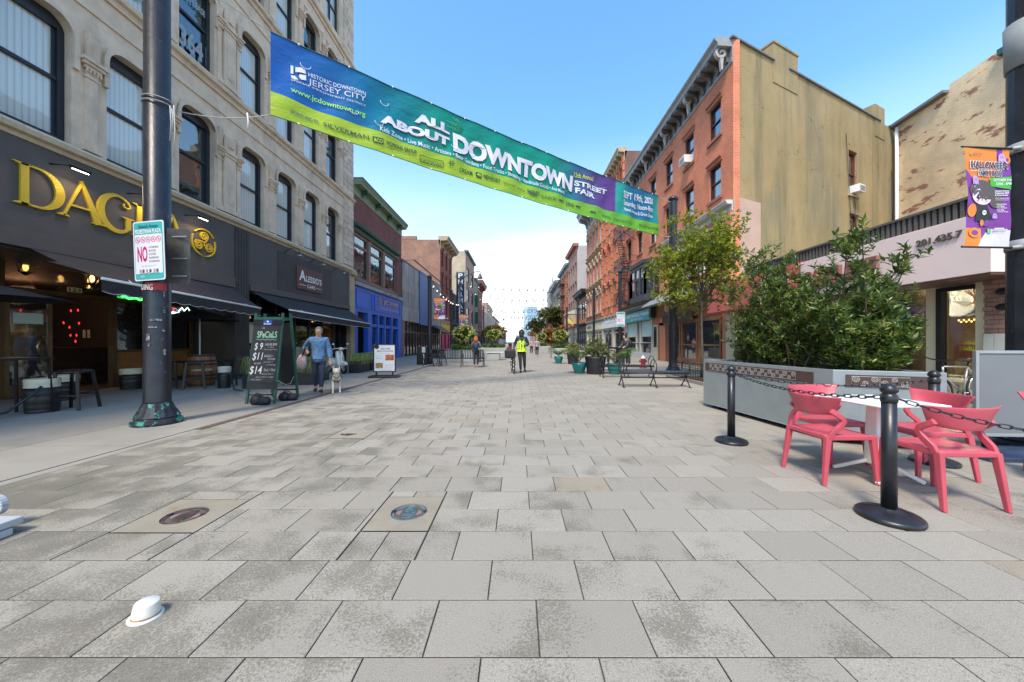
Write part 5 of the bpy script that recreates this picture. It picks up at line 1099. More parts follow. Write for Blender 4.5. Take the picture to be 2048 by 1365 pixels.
# halloween banners (generic cartoon child), on pole arms
org = M('banner_orange', (.75, .22, .02), .5, 0, .12, 2); purp = M('banner_purple', (.17, .03, .25), .5, 0, .15, 3); grn = M('banner_green', (.06, .42, .04), .5); lil = M('banner_lilac', (.45, .28, .62), .5); greyhair = M('banner_brown', (.09, .065, .06), .5); facec = M('banner_face', (.72, .62, .66), .5); dpur = M('banner_letters_dark', (.045, .02, .06), .5); palew = M('banner_pale', (.62, .60, .68), .5)
def fair_banner(loc, rz, s, label, side=1):
    t = thing('pole_banner', loc, rz, label, 'banner', 'halloween banners hanging from poles'); W_, Hh = .31, .60; mats = [org, purp, grn, lil, greyhair, facec, dpur, palew, white, black, M('poster_black', (.01, .01, .012), .5), M('cheek_pink', (.7, .25, .35), .5)]
    def wv(x, z): return .014 * math.sin(x * 9 + 1) * (1 - (z / Hh) ** 2) + .006 * math.sin(z * 12 + x * 6)
    mb = MB(); n, m_ = 48, 80; V = []; fs = []; mi = []
    for j in range(m_ + 1):
        for i in range(n + 1):
            x = -W_ + 2 * W_ * i / n; z = -Hh + 2 * Hh * j / m_; x2 = x + (.035 * (1 - (z / Hh) ** 2) * (1 - i / n) if 1 else 0); V.append((x2, wv(x, z), z))
    for j in range(m_):
        for i in range(n):
            x = (-W_ + 2 * W_ * (i + .5) / n) / W_; z = (-Hh + 2 * Hh * (j + .5) / m_) / Hh; c = 1
            if z > .25 + .5 * (x + .2) ** 2 and x < .45 and z > .2: c = 0
            if x > .72 and z > .78: c = 0
            if z < -.62 and x < -.25: c = 0
            if (x - .55) ** 2 / .95 + (z + 1.15) ** 2 / .3 < 1: c = 7
            fs.append((j * (n + 1) + i, j * (n + 1) + i + 1, (j + 1) * (n + 1) + i + 1, (j + 1) * (n + 1) + i)); mi.append(c)
    mb.add(V, fs); mb.m = mi; mb.s = [True] * len(fs); mb.xf(Matrix.Scale(s, 4)); mb.build('fabric', mats, t)
    def pr(nm, items, y=-.006):
        mb = MB()
        for it in items:
            if it[0] == 't': text_mb(mb, it[1], it[2], it[3], it[4], it[5], -.0035 * it[8] if len(it) > 8 else 0, it[6], it[7])
            elif it[0] == 'e': P = arcs(it[1], it[2], it[3], it[4], 0, 345, 23); mb.add([(x, -it[6] * .0012, z) for x, z in P], [tuple(range(len(P)))], it[5])
            elif it[0] == 'p': mb.add([(x, -it[3] * .0012, z) for x, z in it[1]], [tuple(range(len(it[1])))], it[2])
        mb.v = [(v[0] + .035 * (1 - (v[2] / Hh) ** 2) * (.5 - v[0] / W_ / 2), wv(v[0], v[2]) + y + v[1], v[2]) for v in mb.v]; mb.xf(Matrix.Scale(s, 4)); mb.build(nm, mats, t)
    E = 'e'
    star = lambda x, z, r: [(x + r * (1 if k % 2 == 0 else .45) * math.cos(R(90 + k * 36)), z + r * (1 if k % 2 == 0 else .45) * math.sin(R(90 + k * 36))) for k in range(10)]
    def pk(L_): return [((k[0], -.075 + (k[1] + .09) * 1.38, -.05 + (k[2] + .05) * 1.3, k[3] * 1.38, k[4] * 1.3) + tuple(k[5:])) if k[0] == 'e' else (k[0], [(-.075 + (x + .09) * 1.38, -.05 + (z + .05) * 1.3) for x, z in k[1]]) + tuple(k[2:]) for k in L_]
    pr('cartoon_print', pk([(E, -.09, .045, .155, .105, 4, 1), (E, .045, -.03, .07, .08, 4, 2), (E, -.11, -.01, .115, .075, 5, 3), ('p', [(-.22, .05), (.0, .05), (.0, .005), (-.05, .035), (-.1, .0), (-.15, .035), (-.21, -.01)], 4, 4),
        (E, -.155, -.02, .014, .021, 10, 5), (E, -.065, -.02, .014, .021, 10, 5), (E, -.151, -.014, .005, .006, 8, 6), (E, -.061, -.014, .005, .006, 8, 6), (E, -.11, -.04, .008, .005, 10, 5), (E, -.165, -.05, .014, .008, 11, 4), (E, -.055, -.05, .014, .008, 11, 4),
        ('p', [(-.17, -.085), (-.05, -.085), (.01, -.2), (-.02, -.235), (-.17, -.235)], 10, 2), (E, -.215, -.14, .045, .06, 0, 2), (E, -.08, -.155, .024, .022, 8, 4), (E, -.088, -.153, .006, .006, 10, 5), (E, -.073, -.153, .006, .006, 10, 5), (E, -.05, -.25, .05, .03, 1, 3), (E, -.1, -.25, .02, .03, 0, 5),
        ('p', star(-.1, .115, .018), 0, 3), ('p', star(-.19, .08, .014), 3, 3), ('p', star(.05, .0, .012), 3, 4), ('p', star(-.02, .1, .014), 7, 3)]))
    def ghost(x, z, r, k=5): return [(E, x, z, r, r * 1.1, 3, k), ('p', [(x - r, z), (x + r, z), (x + r * 1.1, z - r * 1.3), (x + r * .4, z - r), (x, z - r * 1.4), (x - r * .5, z - r), (x - r * 1.1, z - r * 1.2)], 3, k), (E, x - r * .3, z + r * .1, r * .12, r * .16, 10, k + 1), (E, x + r * .3, z + r * .1, r * .12, r * .16, 10, k + 1)]
    for gg in ((.19, .485, .045), (-.19, .2, .045), (.09, -.22, .028)): pr('ghost_print', ghost(*gg))
    pr('pumpkin_print', [(E, .27, .46, .04, .05, 0, 1), (E, .27, .46, .018, .024, 1, 2), (E, -.19, -.43, .09, .06, 0, 2), (E, -.19, -.43, .05, .03, 1, 3)])
    pr('date_tag', [('p', [(.03, .235), (.30, .25), (.30, .10), (.06, .14)], 2, 3), ('t', 'OCTOBER 31st', .075, .29, .195, .225, 8, .02, 3), ('t', '12PM - 8PM', .115, .29, .15, .18, 8, .02, 3)])
    pr('lettering', [('t', 'HALLOWEEN', -.263, .263, .338, .432, 8, .075, 1), ('t', 'HALLOWEEN', -.255, .255, .345, .425, 6, .02, 2), ('t', 'FAMILY BASH', -.145, .185, .253, .332, 8, .09, 1), ('t', 'FAMILY BASH', -.137, .177, .26, .325, 6, .02, 2),
        ('t', 'HISTORIC DOWNTOWN', -.225, -.09, .512, .522, 6, .01, 2), ('t', 'JERSEY CITY', -.225, -.09, .49, .507, 6, .01, 2), ('t', 'FREE EVENT', -.263, -.155, .305, .318, 8, .01, 2), ('p', [(-.25, .49), (-.235, .49), (-.235, .52), (-.25, .52)], 2, 2),
        ('t', 'Newark Avenue', .11, .275, .075, .093, 8, .03, 2), ('t', 'Pedestrian Mall', .11, .275, .05, .068, 8, .03, 2), ('t', '& Grove Street', .11, .265, .025, .043, 8, .03, 2), ('t', 'ADULTS: "TERROR TAVERN"', .11, .285, -.01, .0, 8, .02, 2), ('t', 'at Newark Avenue', .11, .28, -.03, -.02, 8, .0, 2)] +
        [('t', '\u2022 ' + w_, .11, .11 + .009 * len(w_) + .02, -.085 - k * .024, -.07 - k * .024, 8, .02, 2) for k, w_ in enumerate(('Games & Rides', 'Live Music', 'Face Painting', 'Corn Maze', 'Candy & Treats'))] +
        [('t', 'PRESENTED BY', .09, .185, -.325, -.317, 6, 0, 2), ('t', 'HISTORIC DOWNTOWN', .07, .24, -.39, -.378, 6, 0, 2), ('t', 'JERSEY CITY', .07, .24, -.42, -.397, 6, .01, 2), ('p', [(.005, -.43), (.055, -.43), (.055, -.375), (.005, -.375)], 2, 2), ('p', [(.02, -.43), (.028, -.43), (.028, -.375), (.02, -.375)], 7, 3)])
    for z in (Hh, -Hh):
        mb = MB(); mb.tube([(-W_ - .02 if side > 0 else -W_ - .12, 0, z), (W_ + .12 if side > 0 else W_ + .02, 0, z)], .012, 6); mb.xf(Matrix.Scale(s, 4)); mb.build('rod', blkwood, t)
    if s < 1.1:
        mb = MB()
        for z in (Hh, -Hh): mb.tube([(W_ + .02, 0, z), (W_ + .14, -.02, z + .01), (W_ + .2, 0, z + .02)], [.02, .028, .05], 8); 
        mb.build('clamp', M('grey_clamp', (.35, .34, .32), .6, .3), t)
    return t
fair_banner((5.65, 4.22, 3.04), R(4), 1.0, 'orange and purple halloween family bash banner on the right edge pole')
fair_banner((-4.62, 20.6, 3.25), 0, 1.05, 'small halloween banner on the black pole left of the bench', -1)
fair_banner((-4.85, 31.4, 2.95), 0, 1.3, 'small halloween banner above the left flowering shrub', -1)
# A-frame chalkboard
cg = M('chalk_green_frame', (.018, .10, .07), .5, 0, .3, 8, .2, 50, (12, .58, .66, .5), (.03, .03, .03)); chalkb = M('chalkboard', (.022, .022, .024), .6, 0, .3, 4); chw = M('chalk_white', (.70, .70, .68), .9); chg = M('chalk_green', (.35, .62, .42), .9)
t = thing('chalkboard_sign', (-5.41, 7.34, 0), R(3), 'green framed chalkboard listing specials, standing on the left pavement', 'chalkboard')
lean = math.atan2(.3, 1.93); TL = Matrix.Rotation(-lean, 4, 'X'); TB = Matrix.Translation((0, .86, 0)) @ Matrix.Rotation(lean * .95, 4, 'X')
for nm, T in (('front', TL), ('back', TB)):
    for sx in (-.3, .26):
        mb = MB(); mb.box(sx, sx + .045, -.012, .03, 0, 1.95); mb.box(sx + .002, sx + .043, -.01, .028, .001, .38, 1) ; mb.xf(T); mb.build('stile', [cg, black], t)
    mb = MB(); mb.box(-.26, .26, -.008, .02, 1.80, 1.86); mb.box(-.26, .26, -.0, .02, .17, .20, 1); mb.xf(T); mb.build('rail', [cg, black], t)
mb = MB(); mb.box(-.28, .28, -.02, -.013, .46, 1.66); mb.xf(TL); bd = mb.build('writing_board', chalkb, t); 
for za, zb in ((.30, .455), (1.665, 1.80)): mb = MB(); mb.box(-.30, .30, -.022, -.013, za, zb); mb.xf(TL); mb.build('board_rail', black, t)
mb = MB(); mb.box(-.26, .26, .02, .026, .34, 1.75); mb.xf(TB); mb.build('writing_board', chalkb, t)
mb = MB(); mb.box(-.09, .09, -.0235, -.0222, 1.68, 1.79); text_mb(mb, 'DAGDA', -.075, .075, 1.69, 1.72, -.024, 1, .02); mb.ell((0, -.022, 1.755), (.03, .004, .02), 8, 6, 1); mb.xf(TL); mb.build('blue_label', [M('label_blue', (.01, .06, .28), .5), white], t)
mb = MB()
def hw(s_, x0, x1, z0, z1, mi=0, bold=-.012, sh=.15): text_mb(mb, s_, x0, x1, z0, z1, -.0215, mi, bold, 0, sh)
hw('OUR', -.1, -.05, 1.60, 1.625); hw('SPeCiaLS', -.19, .22, 1.40, 1.54, 1, .01, 0); mb.ribbon([(-.2 + k * .02, 1.36 + .01 * math.sin(k * 1.2)) for k in range(22)], .007, -.0216, -.0205, 1)
hw('$ 9', -.22, -.05, 1.12, 1.29, 0, .0); hw('HOUSE BEER', 0, .24, 1.23, 1.28); hw('+ shot', .06, .18, 1.185, 1.21); hw('(lite and guinness)', -.02, .25, 1.13, 1.16)
hw('$11', -.24, -.03, .90, 1.08, 0, .0); hw('KEGGS +', 0, .19, .98, 1.03); hw('EGGS', .08, .23, .92, .96); hw('ALL DAY', -.2, -.05, .83, .865); hw('(any bagel +', 0, .19, .86, .89); hw('scrambled egg)', .06, .25, .80, .83)
hw('$14', -.27, -.02, .60, .79, 0, .004); hw('Steak + Deal', .02, .25, .68, .74); hw('(house fries +', -.02, .22, .60, .64); hw('Garlic Mayo on Egg)', -.13, .22, .54, .57); hw('+ TAX / EACH', -.25, -.02, .49, .515)
mb.xf(TL); mb.build('chalk_writing', [chw, chg], bd)
mb = MB(); mb.tube([(.3, .08, .48), (.34, .3, .36), (.33, .5, .36), (.3, .68, .5)], .006, 5); mb.build('rope', M('grey_rope', (.45, .44, .4)), t)
def sandbag(x, y, s, label):
    t = thing('sandbag', (x, y, 0), R(random.uniform(-30, 30)), label, 'sandbag', 'sandbags weighing the chalkboard')
    mb = MB(); mb.ell((-.07 * s, 0, .08 * s), (.12 * s, .10 * s, .11 * s), 12, 8).ell((.09 * s, .02, .07 * s), (.12 * s, .1 * s, .09 * s), 12, 8)
    mb.v = [(v[0] + .01 * math.sin(v[2] * 60 + v[0] * 40), v[1] + .008 * math.sin(v[0] * 50), max(.002, v[2])) for v in mb.v]; mb.build('bag', M('black_nylon', (.016, .016, .02), .6, 0, .3, 12, .5, 25), t)
    mb = MB(); mb.tube([(-.1 * s, -.04, .16 * s), (-.04 * s, -.03, .22 * s), (.03 * s, 0, .2 * s), (.1 * s, 0, .14 * s)], .012, 6); mb.build('handle', M('black_nylon'), t)
sandbag(-5.33, 7.22, 1.1, 'black sandbag in front of the chalkboard legs'); sandbag(-5.1, 7.75, 1.0, 'black sandbag between the front and rear legs of the chalkboard')
# welcome sign on wheeled base
def poster_stand(loc, rz, w_, h_, z0, label, face, base_m, frame_m):
    t = thing('pavement_sign', loc, rz, label, 'pavement sign'); a = w_ / 2
    mb = MB(); mb.box(-a, -a + .035, -.02, .02, z0, z0 + h_).box(a - .035, a, -.02, .02, z0, z0 + h_).box(-a + .035, a - .035, -.02, .02, z0, z0 + .035).box(-a + .035, a - .035, -.02, .02, z0 + h_ - .035, z0 + h_); mb.build('frame', frame_m, t, bev=.004)
    mb = MB(); mb.box(-a + .03, a - .03, -.008, .008, z0 + .03, z0 + h_ - .03); fc = mb.build('panel', face, t)
    mb = MB(); mb.box(-a * .78, -a * .68, -.03, .03, .08, z0).box(a * .68, a * .78, -.03, .03, .08, z0); mb.build('strut', black, t)
    mb = MB(); mb.add([(-a - .12, -.25, 0), (a + .12, -.25, 0), (a + .12, .25, 0), (-a - .12, .25, 0), (-a - .12, -.25, .05), (a + .12, -.25, .05), (a + .12, .25, .05), (-a - .12, .25, .05), (-a - .04, -.1, .09), (a + .04, -.1, .09), (a + .04, .1, .09), (-a - .04, .1, .09)],
        [(0, 1, 5, 4), (1, 2, 6, 5), (2, 3, 7, 6), (3, 0, 4, 7), (4, 5, 9, 8), (5, 6, 10, 9), (6, 7, 11, 10), (7, 4, 8, 11), (8, 9, 10, 11)]); mb.build('base', base_m, t, bev=.01); return t, fc
t, fc = poster_stand((-4.86, 12.75, 0), R(3), .8, 1.02, .2, 'white welcome poster in a black wheeled frame on the left pavement edge', signw, black, black)
mb = MB(); mb.ell((-.28, -.012, 1.12), (.085, .002, .085), 16, 6, 1); text_mb(mb, 'WELCOME', -.15, .2, 1.02, 1.07, -.0085, 0, .03); text_mb(mb, 'BACK TO SCHOOL', -.26, .32, .93, .985, -.0085, 0, .03); text_mb(mb, 'Kids eat free all September', -.2, .25, .87, .89, -.0085)
for k in range(3): text_mb(mb, 'sandwiches and fries', -.32, -.06, .78 - k * .05, .80 - k * .05, -.0085); text_mb(mb, 'breakfast all day long', .02, .3, .46 - k * .05, .48 - k * .05, -.0085)
mb.box(.03, .34, -.0095, -.0085, .62, .83, 2); mb.box(-.32, -.06, -.0095, -.0085, .34, .53, 3); mb.box(-.15, .25, -.0092, -.0085, .27, .275, 0)
mb.build('print', [inkM, black, M('food_print', (.38, .12, .05), .5, 0, .8, 14), M('food_print_tan', (.30, .20, .09), .5, 0, .8, 14)], fc)
t, fc = poster_stand((5.72, 3.98, 0), R(-4), .98, .98, .22, 'grey blank sign panel in a silver frame on a blue-black base at the right edge', M('grey_panel', (.17, .18, .19), .5, 0, .05, 3), M('blue_black_base', (.035, .055, .10), .4, 0, .2, 4), M('silver_frame', (.42, .44, .45), .35, .6, .05, 5))
# ================================================================ FURNITURE
coralp = M('coral_plastic', (.50, .075, .105), .38, 0, .04, 3, .12, 250); tblw = M('white_plastic', (.78, .77, .74), .38, 0, .03, 3)
def chair_build(label):
    t = thing('chair', (0, 0, 0), 0, label, 'chair', 'coral plastic chairs round the white table')
    mb = MB(); V = []; n = 8; m_ = 8
    for j in range(m_ + 1):
        for i in range(n + 1):
            u = -1 + 2 * i / n; v = j / m_; y = -.225 + .45 * v; w_ = .215 + .025 * v * 0 + .02 * (1 - v); V.append((u * w_, y, .448 - .012 * (1 - u * u) * math.sin(PI * v) - (.02 if j == 0 else 0)))
    mb.add(V, [(j * (n + 1) + i, j * (n + 1) + i + 1, (j + 1) * (n + 1) + i + 1, (j + 1) * (n + 1) + i) for j in range(m_) for i in range(n)], 0, True)
    o = mb.build('seat', coralp, t); s = o.modifiers.new('s', 'SOLIDIFY'); s.thickness = .014; s.offset = -1
    mb = MB(); mb.box(-.235, -.213, -.22, .22, .405, .450).box(.213, .235, -.22, .22, .405, .450).box(-.213, .213, -.232, -.212, .40, .438).box(-.213, .213, .215, .232, .405, .447); mb.build('seat_frame', coralp, t, bev=.008)
    for sx in (-1, 1):
        for sy, e in ((-1, .022), (1, .055)):
            mb = MB(); top = Vector((sx * .214, sy * .208, .44)); bot = Vector((sx * .238, sy * .208 + sy * e, 0)); V = []
            for p, a, c in ((bot, .014, .017), (top, .021, .026)): V += [p + Vector((-a, -c, 0)), p + Vector((a, -c, 0)), p + Vector((a, c, 0)), p + Vector((-a, c, 0))]
            mb.add(V, [(0, 3, 2, 1), (4, 5, 6, 7), (0, 1, 5, 4), (1, 2, 6, 5), (2, 3, 7, 6), (3, 0, 4, 7)]); mb.build('leg', coralp, t, bev=.006)
        mb = MB(); P = [(sx * .222, .20, .42), (sx * .226, .175, .475), (sx * .234, .115, .53), (sx * .238, .085, .575), (sx * .238, .10, .61), (sx * .232, .15, .645), (sx * .222, .19, .675)]
        V = []
        for i, p in enumerate(P):
            a = P[max(0, i - 1)]; c = P[min(len(P) - 1, i + 1)]; dy, dz = c[1] - a[1], c[2] - a[2]; l_ = math.hypot(dy, dz); ny, nz_ = -dz / l_ * .024, dy / l_ * .024; x = p[0]
            V += [(x - .015, p[1] - ny, p[2] - nz_), (x + .015, p[1] - ny, p[2] - nz_), (x + .015, p[1] + ny, p[2] + nz_), (x - .015, p[1] + ny, p[2] + nz_)]
        k = len(P); mb.add(V, [(4 * i + j, 4 * i + (j + 1) % 4, 4 * i + 4 + (j + 1) % 4, 4 * i + 4 + j) for i in range(k - 1) for j in range(4)] + [(3, 2, 1, 0), (4 * k - 4, 4 * k - 3, 4 * k - 2, 4 * k - 1)]); mb.build('arm_post', coralp, t, bev=.007)
    mb = MB(); V = []; n = 16; m_ = 6
    for j in range(m_ + 1):
        v = j / m_
        for i in range(n + 1):
            u = -1 + 2 * i / n; x = u * (.205 + .095 * v ** .8); y = .235 + .03 * v - .105 * abs(u) ** 2.2; z = .615 + .19 * v - .012 * (1 - u * u) * v + (1 - v) * .035 * abs(u) ** 3; V.append((x, y, z))
    mb.add(V, [(j * (n + 1) + i, j * (n + 1) + i + 1, (j + 1) * (n + 1) + i + 1, (j + 1) * (n + 1) + i) for j in range(m_) for i in range(n)], 0, True)
    o = mb.build('backrest', coralp, t); s = o.modifiers.new('s', 'SOLIDIFY'); s.thickness = .014; bb = o.modifiers.new('b', 'BEVEL'); bb.width = .004; bb.segments = 2; return t
ch = chair_build('coral chair nearest the camera, its back towards us behind the near post'); ch.location = (3.50, 2.93, 0); ch.rotation_euler = (0, 0, PI - .03)
copy_tree(ch, None, (3.02, 3.40, 0), PI / 2 + .02, 'coral chair left of the white table, facing right')
copy_tree(ch, None, (3.43, 3.90, 0), .05, 'coral chair at the far side of the white table beside the planter')
copy_tree(ch, None, (4.02, 3.50, 0), -PI / 2 - .12, 'coral chair on the right of the white table')
copy_tree(ch, None, (5.09, 3.17, 0), -PI / 4, 'coral chair cut off by the right picture edge, only a leg showing')
t = thing('table', (3.46, 3.38, 0), R(2), 'square white plastic table between the coral chairs', 'table')
mb = MB(); mb.box(-.33, .33, -.33, .33, .722, .74); mb.build('tabletop', tblw, t, bev=.008); mb = MB(); mb.box(-.12, .12, -.12, .12, .70, .721); mb.obox((0, 0, .41), (.13, .13, .58), (0, 0, 0), 0, .8); mb.build('column', tblw, t, bev=.01)
for k in range(4):
    a = PI / 4 + k * PI / 2; mb = MB(); mb.bar((.02 * math.cos(a), .02 * math.sin(a), .17), (.31 * math.cos(a), .31 * math.sin(a), .018), .045, .03); mb.build('foot', tblw, t, bev=.006)
# stanchions and chains
blkp = M('black_plastic', (.014, .015, .018), .35, 0, .25, 8, .08, 90)
def stanchion(x, y, label):
    t = thing('barrier_post', (x, y, 0), 0, label, 'barrier post', 'black chain barrier posts')
    mb = MB(); n = 48; mb.lathe([(.185, 0), (.19, .012), (.188, .028), (.175, .04), (.10, .058), (.05, .072), (.046, .08)], n)
    for i in range(n):
        if i % 4 == 0:
            for j in (4,): v = mb.v[j * n + i]; mb.v[j * n + i] = (v[0], v[1], v[2] + .007)
    mb.build('base', blkp, t); mb = MB(); mb.lathe([(.0455, .07), (.043, .86)], 20); mb.build('post', blkp, t)
    mb = MB(); mb.lathe([(.046, .855), (.049, .87), (.049, .905), (.041, .912), (.037, .922), (.047, .932), (.052, .942), (.047, .962), (.028, .985), (.002, .995)], 20); mb.build('cap', blkp, t)
    mb = MB()
    for sg in (-1, 1): mb.tube([(sg * .05 + .012 * math.cos(a), 0, .885 + .016 * math.sin(a)) for a in [2 * PI * i / 8 for i in range(8)]], .004, 5, closed=True)
    mb.build('chain_ring', blkp, t); return t
S1, S2, S3, S4 = (2.735, 2.58), (2.76, 4.53), (4.47, 3.76), (4.0, 2.02)
stanchion(*S1, 'black barrier post nearest the camera, before the coral chairs'); stanchion(*S2, 'black barrier post standing alone before the left half of the planter'); stanchion(*S3, 'black barrier post at the right end of the planter, behind the table'); stanchion(4.6, 1.75, 'black barrier post just outside the right picture edge') if False else None
lk = MB(); lk.tube([(.022 * math.cos(a) + (.016 if math.cos(a) > 0 else -.016), .014 * math.sin(a), 0) for a in [2 * PI * (i + .5) / 12 for i in range(12)]], .0042, 6, closed=True); lkme = lk.mesh('link', blkp)
def chain(a, b_, sag, label):
    a, b_ = Vector(a), Vector(b_); L_ = (b_ - a).length + sag * sag * 2.6 / (b_ - a).length; n = int(L_ / .062); t = thing('chain', tuple(a), 0, label, 'chain', 'black plastic chains between the posts')
    def P(u): return a.lerp(b_, u) - Vector((0, 0, sag * 4 * u * (1 - u)))
    for i in range(n):
        p0, p1 = P(i / n), P((i + 1) / n); d = (p1 - p0).normalized(); q = d.to_track_quat('X', 'Z').to_matrix().to_4x4() @ Matrix.Rotation(PI / 2 * (i % 2) + .3, 4, 'X')
        obj('link', lkme, t, mat4=Matrix.Translation((p0 + p1) / 2 - a) @ q)
chain((S2[0] + .05, S2[1], .885), (S1[0], S1[1] + .05, .885), .075, 'black chain from the lone far-left post to the near post'); chain((S2[0] + .05, S2[1] - .02, .89), (S3[0] - .05, S3[1], .885), .10, 'black chain from the lone far-left post to the post behind the table')
chain((S1[0] + .05, S1[1], .885), (4.9, 1.9, .90), .22, 'black chain running from the near post out of the picture on the right'); chain((S3[0], S3[1] - .05, .885), (4.9, 1.95, .88), .35, 'black chain hanging down from the post behind the table') if False else None
# planter
pmet = M('planter_steel', (.30, .34, .35), .42, .35, .08, 4, .05, 60, (2.5, .58, .8, .25), (.2, .2, .19), (1, 1, .3)); A_, B_, C_, D_ = Vector((3.76, 7.1, 0)), Vector((4.05, 4.5, 0)), Vector((4.98, 4.06, 0)), Vector((4.95, 7.3, 0))
t = thing('planter', (4.1, 5.6, 0), 0, 'long grey steel planter with brown gear-pattern panels, full of shrubs', 'planter'); t0 = Vector((4.1, 5.6, 0))
mb = MB(); Pp = [A_ - t0, B_ - t0, C_ - t0, D_ - t0]
def inset(P, k): c = sum(P, Vector()) / len(P); return [p + (c - p).normalized() * k for p in P]
o_ = Pp; i_ = inset(Pp, .07); z0, z1 = .07, .94; V = [(p.x, p.y, z0) for p in o_] + [(p.x, p.y, z1) for p in o_] + [(p.x, p.y, z1) for p in i_] + [(p.x, p.y, .82) for p in i_]
mb.add(V, [(i + a, (i + 1) % 4 + a, (i + 1) % 4 + a + 4, i + a + 4) for a in (0, 4, 8) for i in range(4)] + [(0, 1, 2, 3)]); mb.build('box', pmet, t, bev=.006)
mb = MB(); mb.add([(p.x, p.y, .86) for p in i_], [(0, 1, 2, 3)]); mb.build('soil', M('soil', (.05, .032, .02), .95, 0, .3, 8, .5, 20), t)
mb = MB()
for k in range(5): p = (A_ - t0).lerp(B_ - t0, (k + .5) / 5) + Vector((.12, 0, 0)); mb.box(p.x - .03, p.x + .03, p.y - .1, p.y + .1, 0, .07)
for k in range(3): p = (B_ - t0).lerp(C_ - t0, (k + .5) / 3) + Vector((.02, .12, 0)); mb.box(p.x - .06, p.x + .06, p.y - .03, p.y + .03, 0, .07)
mb.build('runner', black, t)
gp = M('brown_wood_panel', (.075, .042, .035), .5, 0, .2, 4); gs = M('silver_cutout', (.48, .47, .44), .4, .5, .05, 5)
gm = MB(); P = [];
for k in range(24): rr = .036 if (k // 1) % 2 else .030; P.append((rr * math.cos(2 * PI * k / 24), rr * math.sin(2 * PI * k / 24)))
gm.ribbon(P, .008, -.004, 0, closed=True); gm.ribbon(arcs(0, 0, .014, .014, 0, 360, 12), .007, -.004, 0)
for a in (0, 120, 240): gm.ribbon([(.014 * math.cos(R(a)), .014 * math.sin(R(a))), (.03 * math.cos(R(a)), .03 * math.sin(R(a)))], .006, -.004, 0)
gme = gm.mesh('gear', gs)
for p, q, f0, f1, ng in ((A_, B_, .03, .90, 9), (B_, C_, .12, .86, 2)):
    d = (q - p); a = math.atan2(d.y, d.x); L_ = d.length; Mx = Matrix.Translation(p - t0) @ Matrix.Rotation(a, 4, 'Z')
    mb = MB(); mb.box(L_ * f0, L_ * f1, -.012, -.001, .735, .885); mb.xf(Mx); mb.build('trim_panel', gp, t)
    g0, g1 = L_ * (f0 + .05), L_ * (f1 - .05 - (.12 if ng == 2 else .05)); mb = MB(); mb.ribbon([(g0, .755), (g1, .755), (g1, .865), (g0, .865)], .007, -.016, -.0121, closed=True)
    for k in range(1, ng): x = g0 + (g1 - g0) * k / ng; mb.ribbon([(x, .76), (x, .86)], .005, -.016, -.0121)
    mb.xf(Mx); mb.build('cutout_frame', gs, t)
    for k in range(ng * 3):
        x = g0 + (g1 - g0) * (k + .5) / (ng * 3); o = obj('gear', gme, t, mat4=Mx @ Matrix.Translation((x, -.0125, .785 if k % 2 else .832)) @ Matrix.Scale([1., .75, .9][k % 3], 4))
# benches
def ring(mb, c, r, n=18, th=.012, sq=.8): mb.tube([(c[0], c[1] + r * sq * math.cos(a), c[2] + r * math.sin(a)) for a in [2 * PI * i / n for i in range(n)]], th, 6, closed=True)
def bench_build(label):
    t = thing('bench', (0, 0, 0), 0, label, 'bench', 'backless black metal benches with ring arms')
    for k in range(30): x = -.88 + k * 1.76 / 29; mb = MB(); mb.tube([(x, -.27, .40), (x, -.24, .435), (x, 0, .425), (x, .24, .435), (x, .27, .40)], .017, 4, sm=False); mb.build('slat', black, t) if k == 0 else None; (sl0 := t.children[-1]) if k == 0 else obj('slat', sl0.data, t, (x + .88, 0, 0))
    mb = MB(); mb.tube([(-.9, -.27, .40), (.9, -.27, .40)], .016, 6).tube([(-.9, .27, .40), (.9, .27, .40)], .016, 6).tube([(-.9, 0, .26), (.9, 0, .26)], .016, 6); mb.build('rail', black, t)
    for x in (-.92, 0, .92):
        mb = MB(); ring(mb, (x, 0, .57), .215, 20, .014, 1.2)
        for sg in (-1, 1): mb.tube([(x, sg * .04, .33), (x, sg * .03, .26), (x, sg * .12, .16), (x, sg * .24, .05), (x, sg * .27, .012)], .018, 6); mb.obox((x, sg * .28, .008), (.05, .09, .014))
        mb.tube([(x, -.27, .4), (x, 0, .37), (x, .27, .4)], .015, 6); mb.build('ring_arm', black, t)
    return t
be = bench_build('nearer backless black metal bench with ring arms, right of the street'); be.location = (3.93, 10.15, 0); be.rotation_euler = (0, 0, R(-2))
copy_tree(be, None, (4.0, 12.9, 0), R(1), 'farther backless black metal bench, behind the nearer one')
t = thing('bench', (-2.95, 18.3, 0), 0, 'long black slatted bench seen from behind, redhead woman standing at it', 'bench')
mb = MB(); mb.bar((0, .02, .42), (0, .12, .86), .04, .012); sme = mb.mesh('slat', black)
for k in range(26): obj('slat', sme, t, (-1.08 + k * .0865, -.1, 0))
mb = MB(); mb.box(-.02, .02, 0, .46, 0, .014); sme = mb.mesh('slat', black)
for k in range(26): obj('slat', sme, t, (-1.08 + k * .0865, -.0, .43))
mb = MB(); mb.tube([(-1.13, 0.0, .87), (1.13, 0.0, .87)], .018, 6).tube([(-1.13, -.08, .43), (1.13, -.08, .43)], .018, 6).tube([(-1.13, .46, .43), (1.13, .46, .43)], .018, 6); mb.build('rail', black, t)
for x in (-1.14, 0, 1.14):
    mb = MB(); mb.tube([(x, -.0, .87), (x, -.08, .45), (x, -.16, .2), (x, -.2, .01)], .022, 6).tube([(x, .46, .43), (x, .38, .2), (x, .5, .01)], .022, 6).tube([(x, -.08, .43), (x, .46, .43)], .02, 6); mb.tube([(x, -.03, .66), (x, .3, .70), (x, .48, .64), (x, .46, .43)], .018, 6); mb.build('leg', black, t)
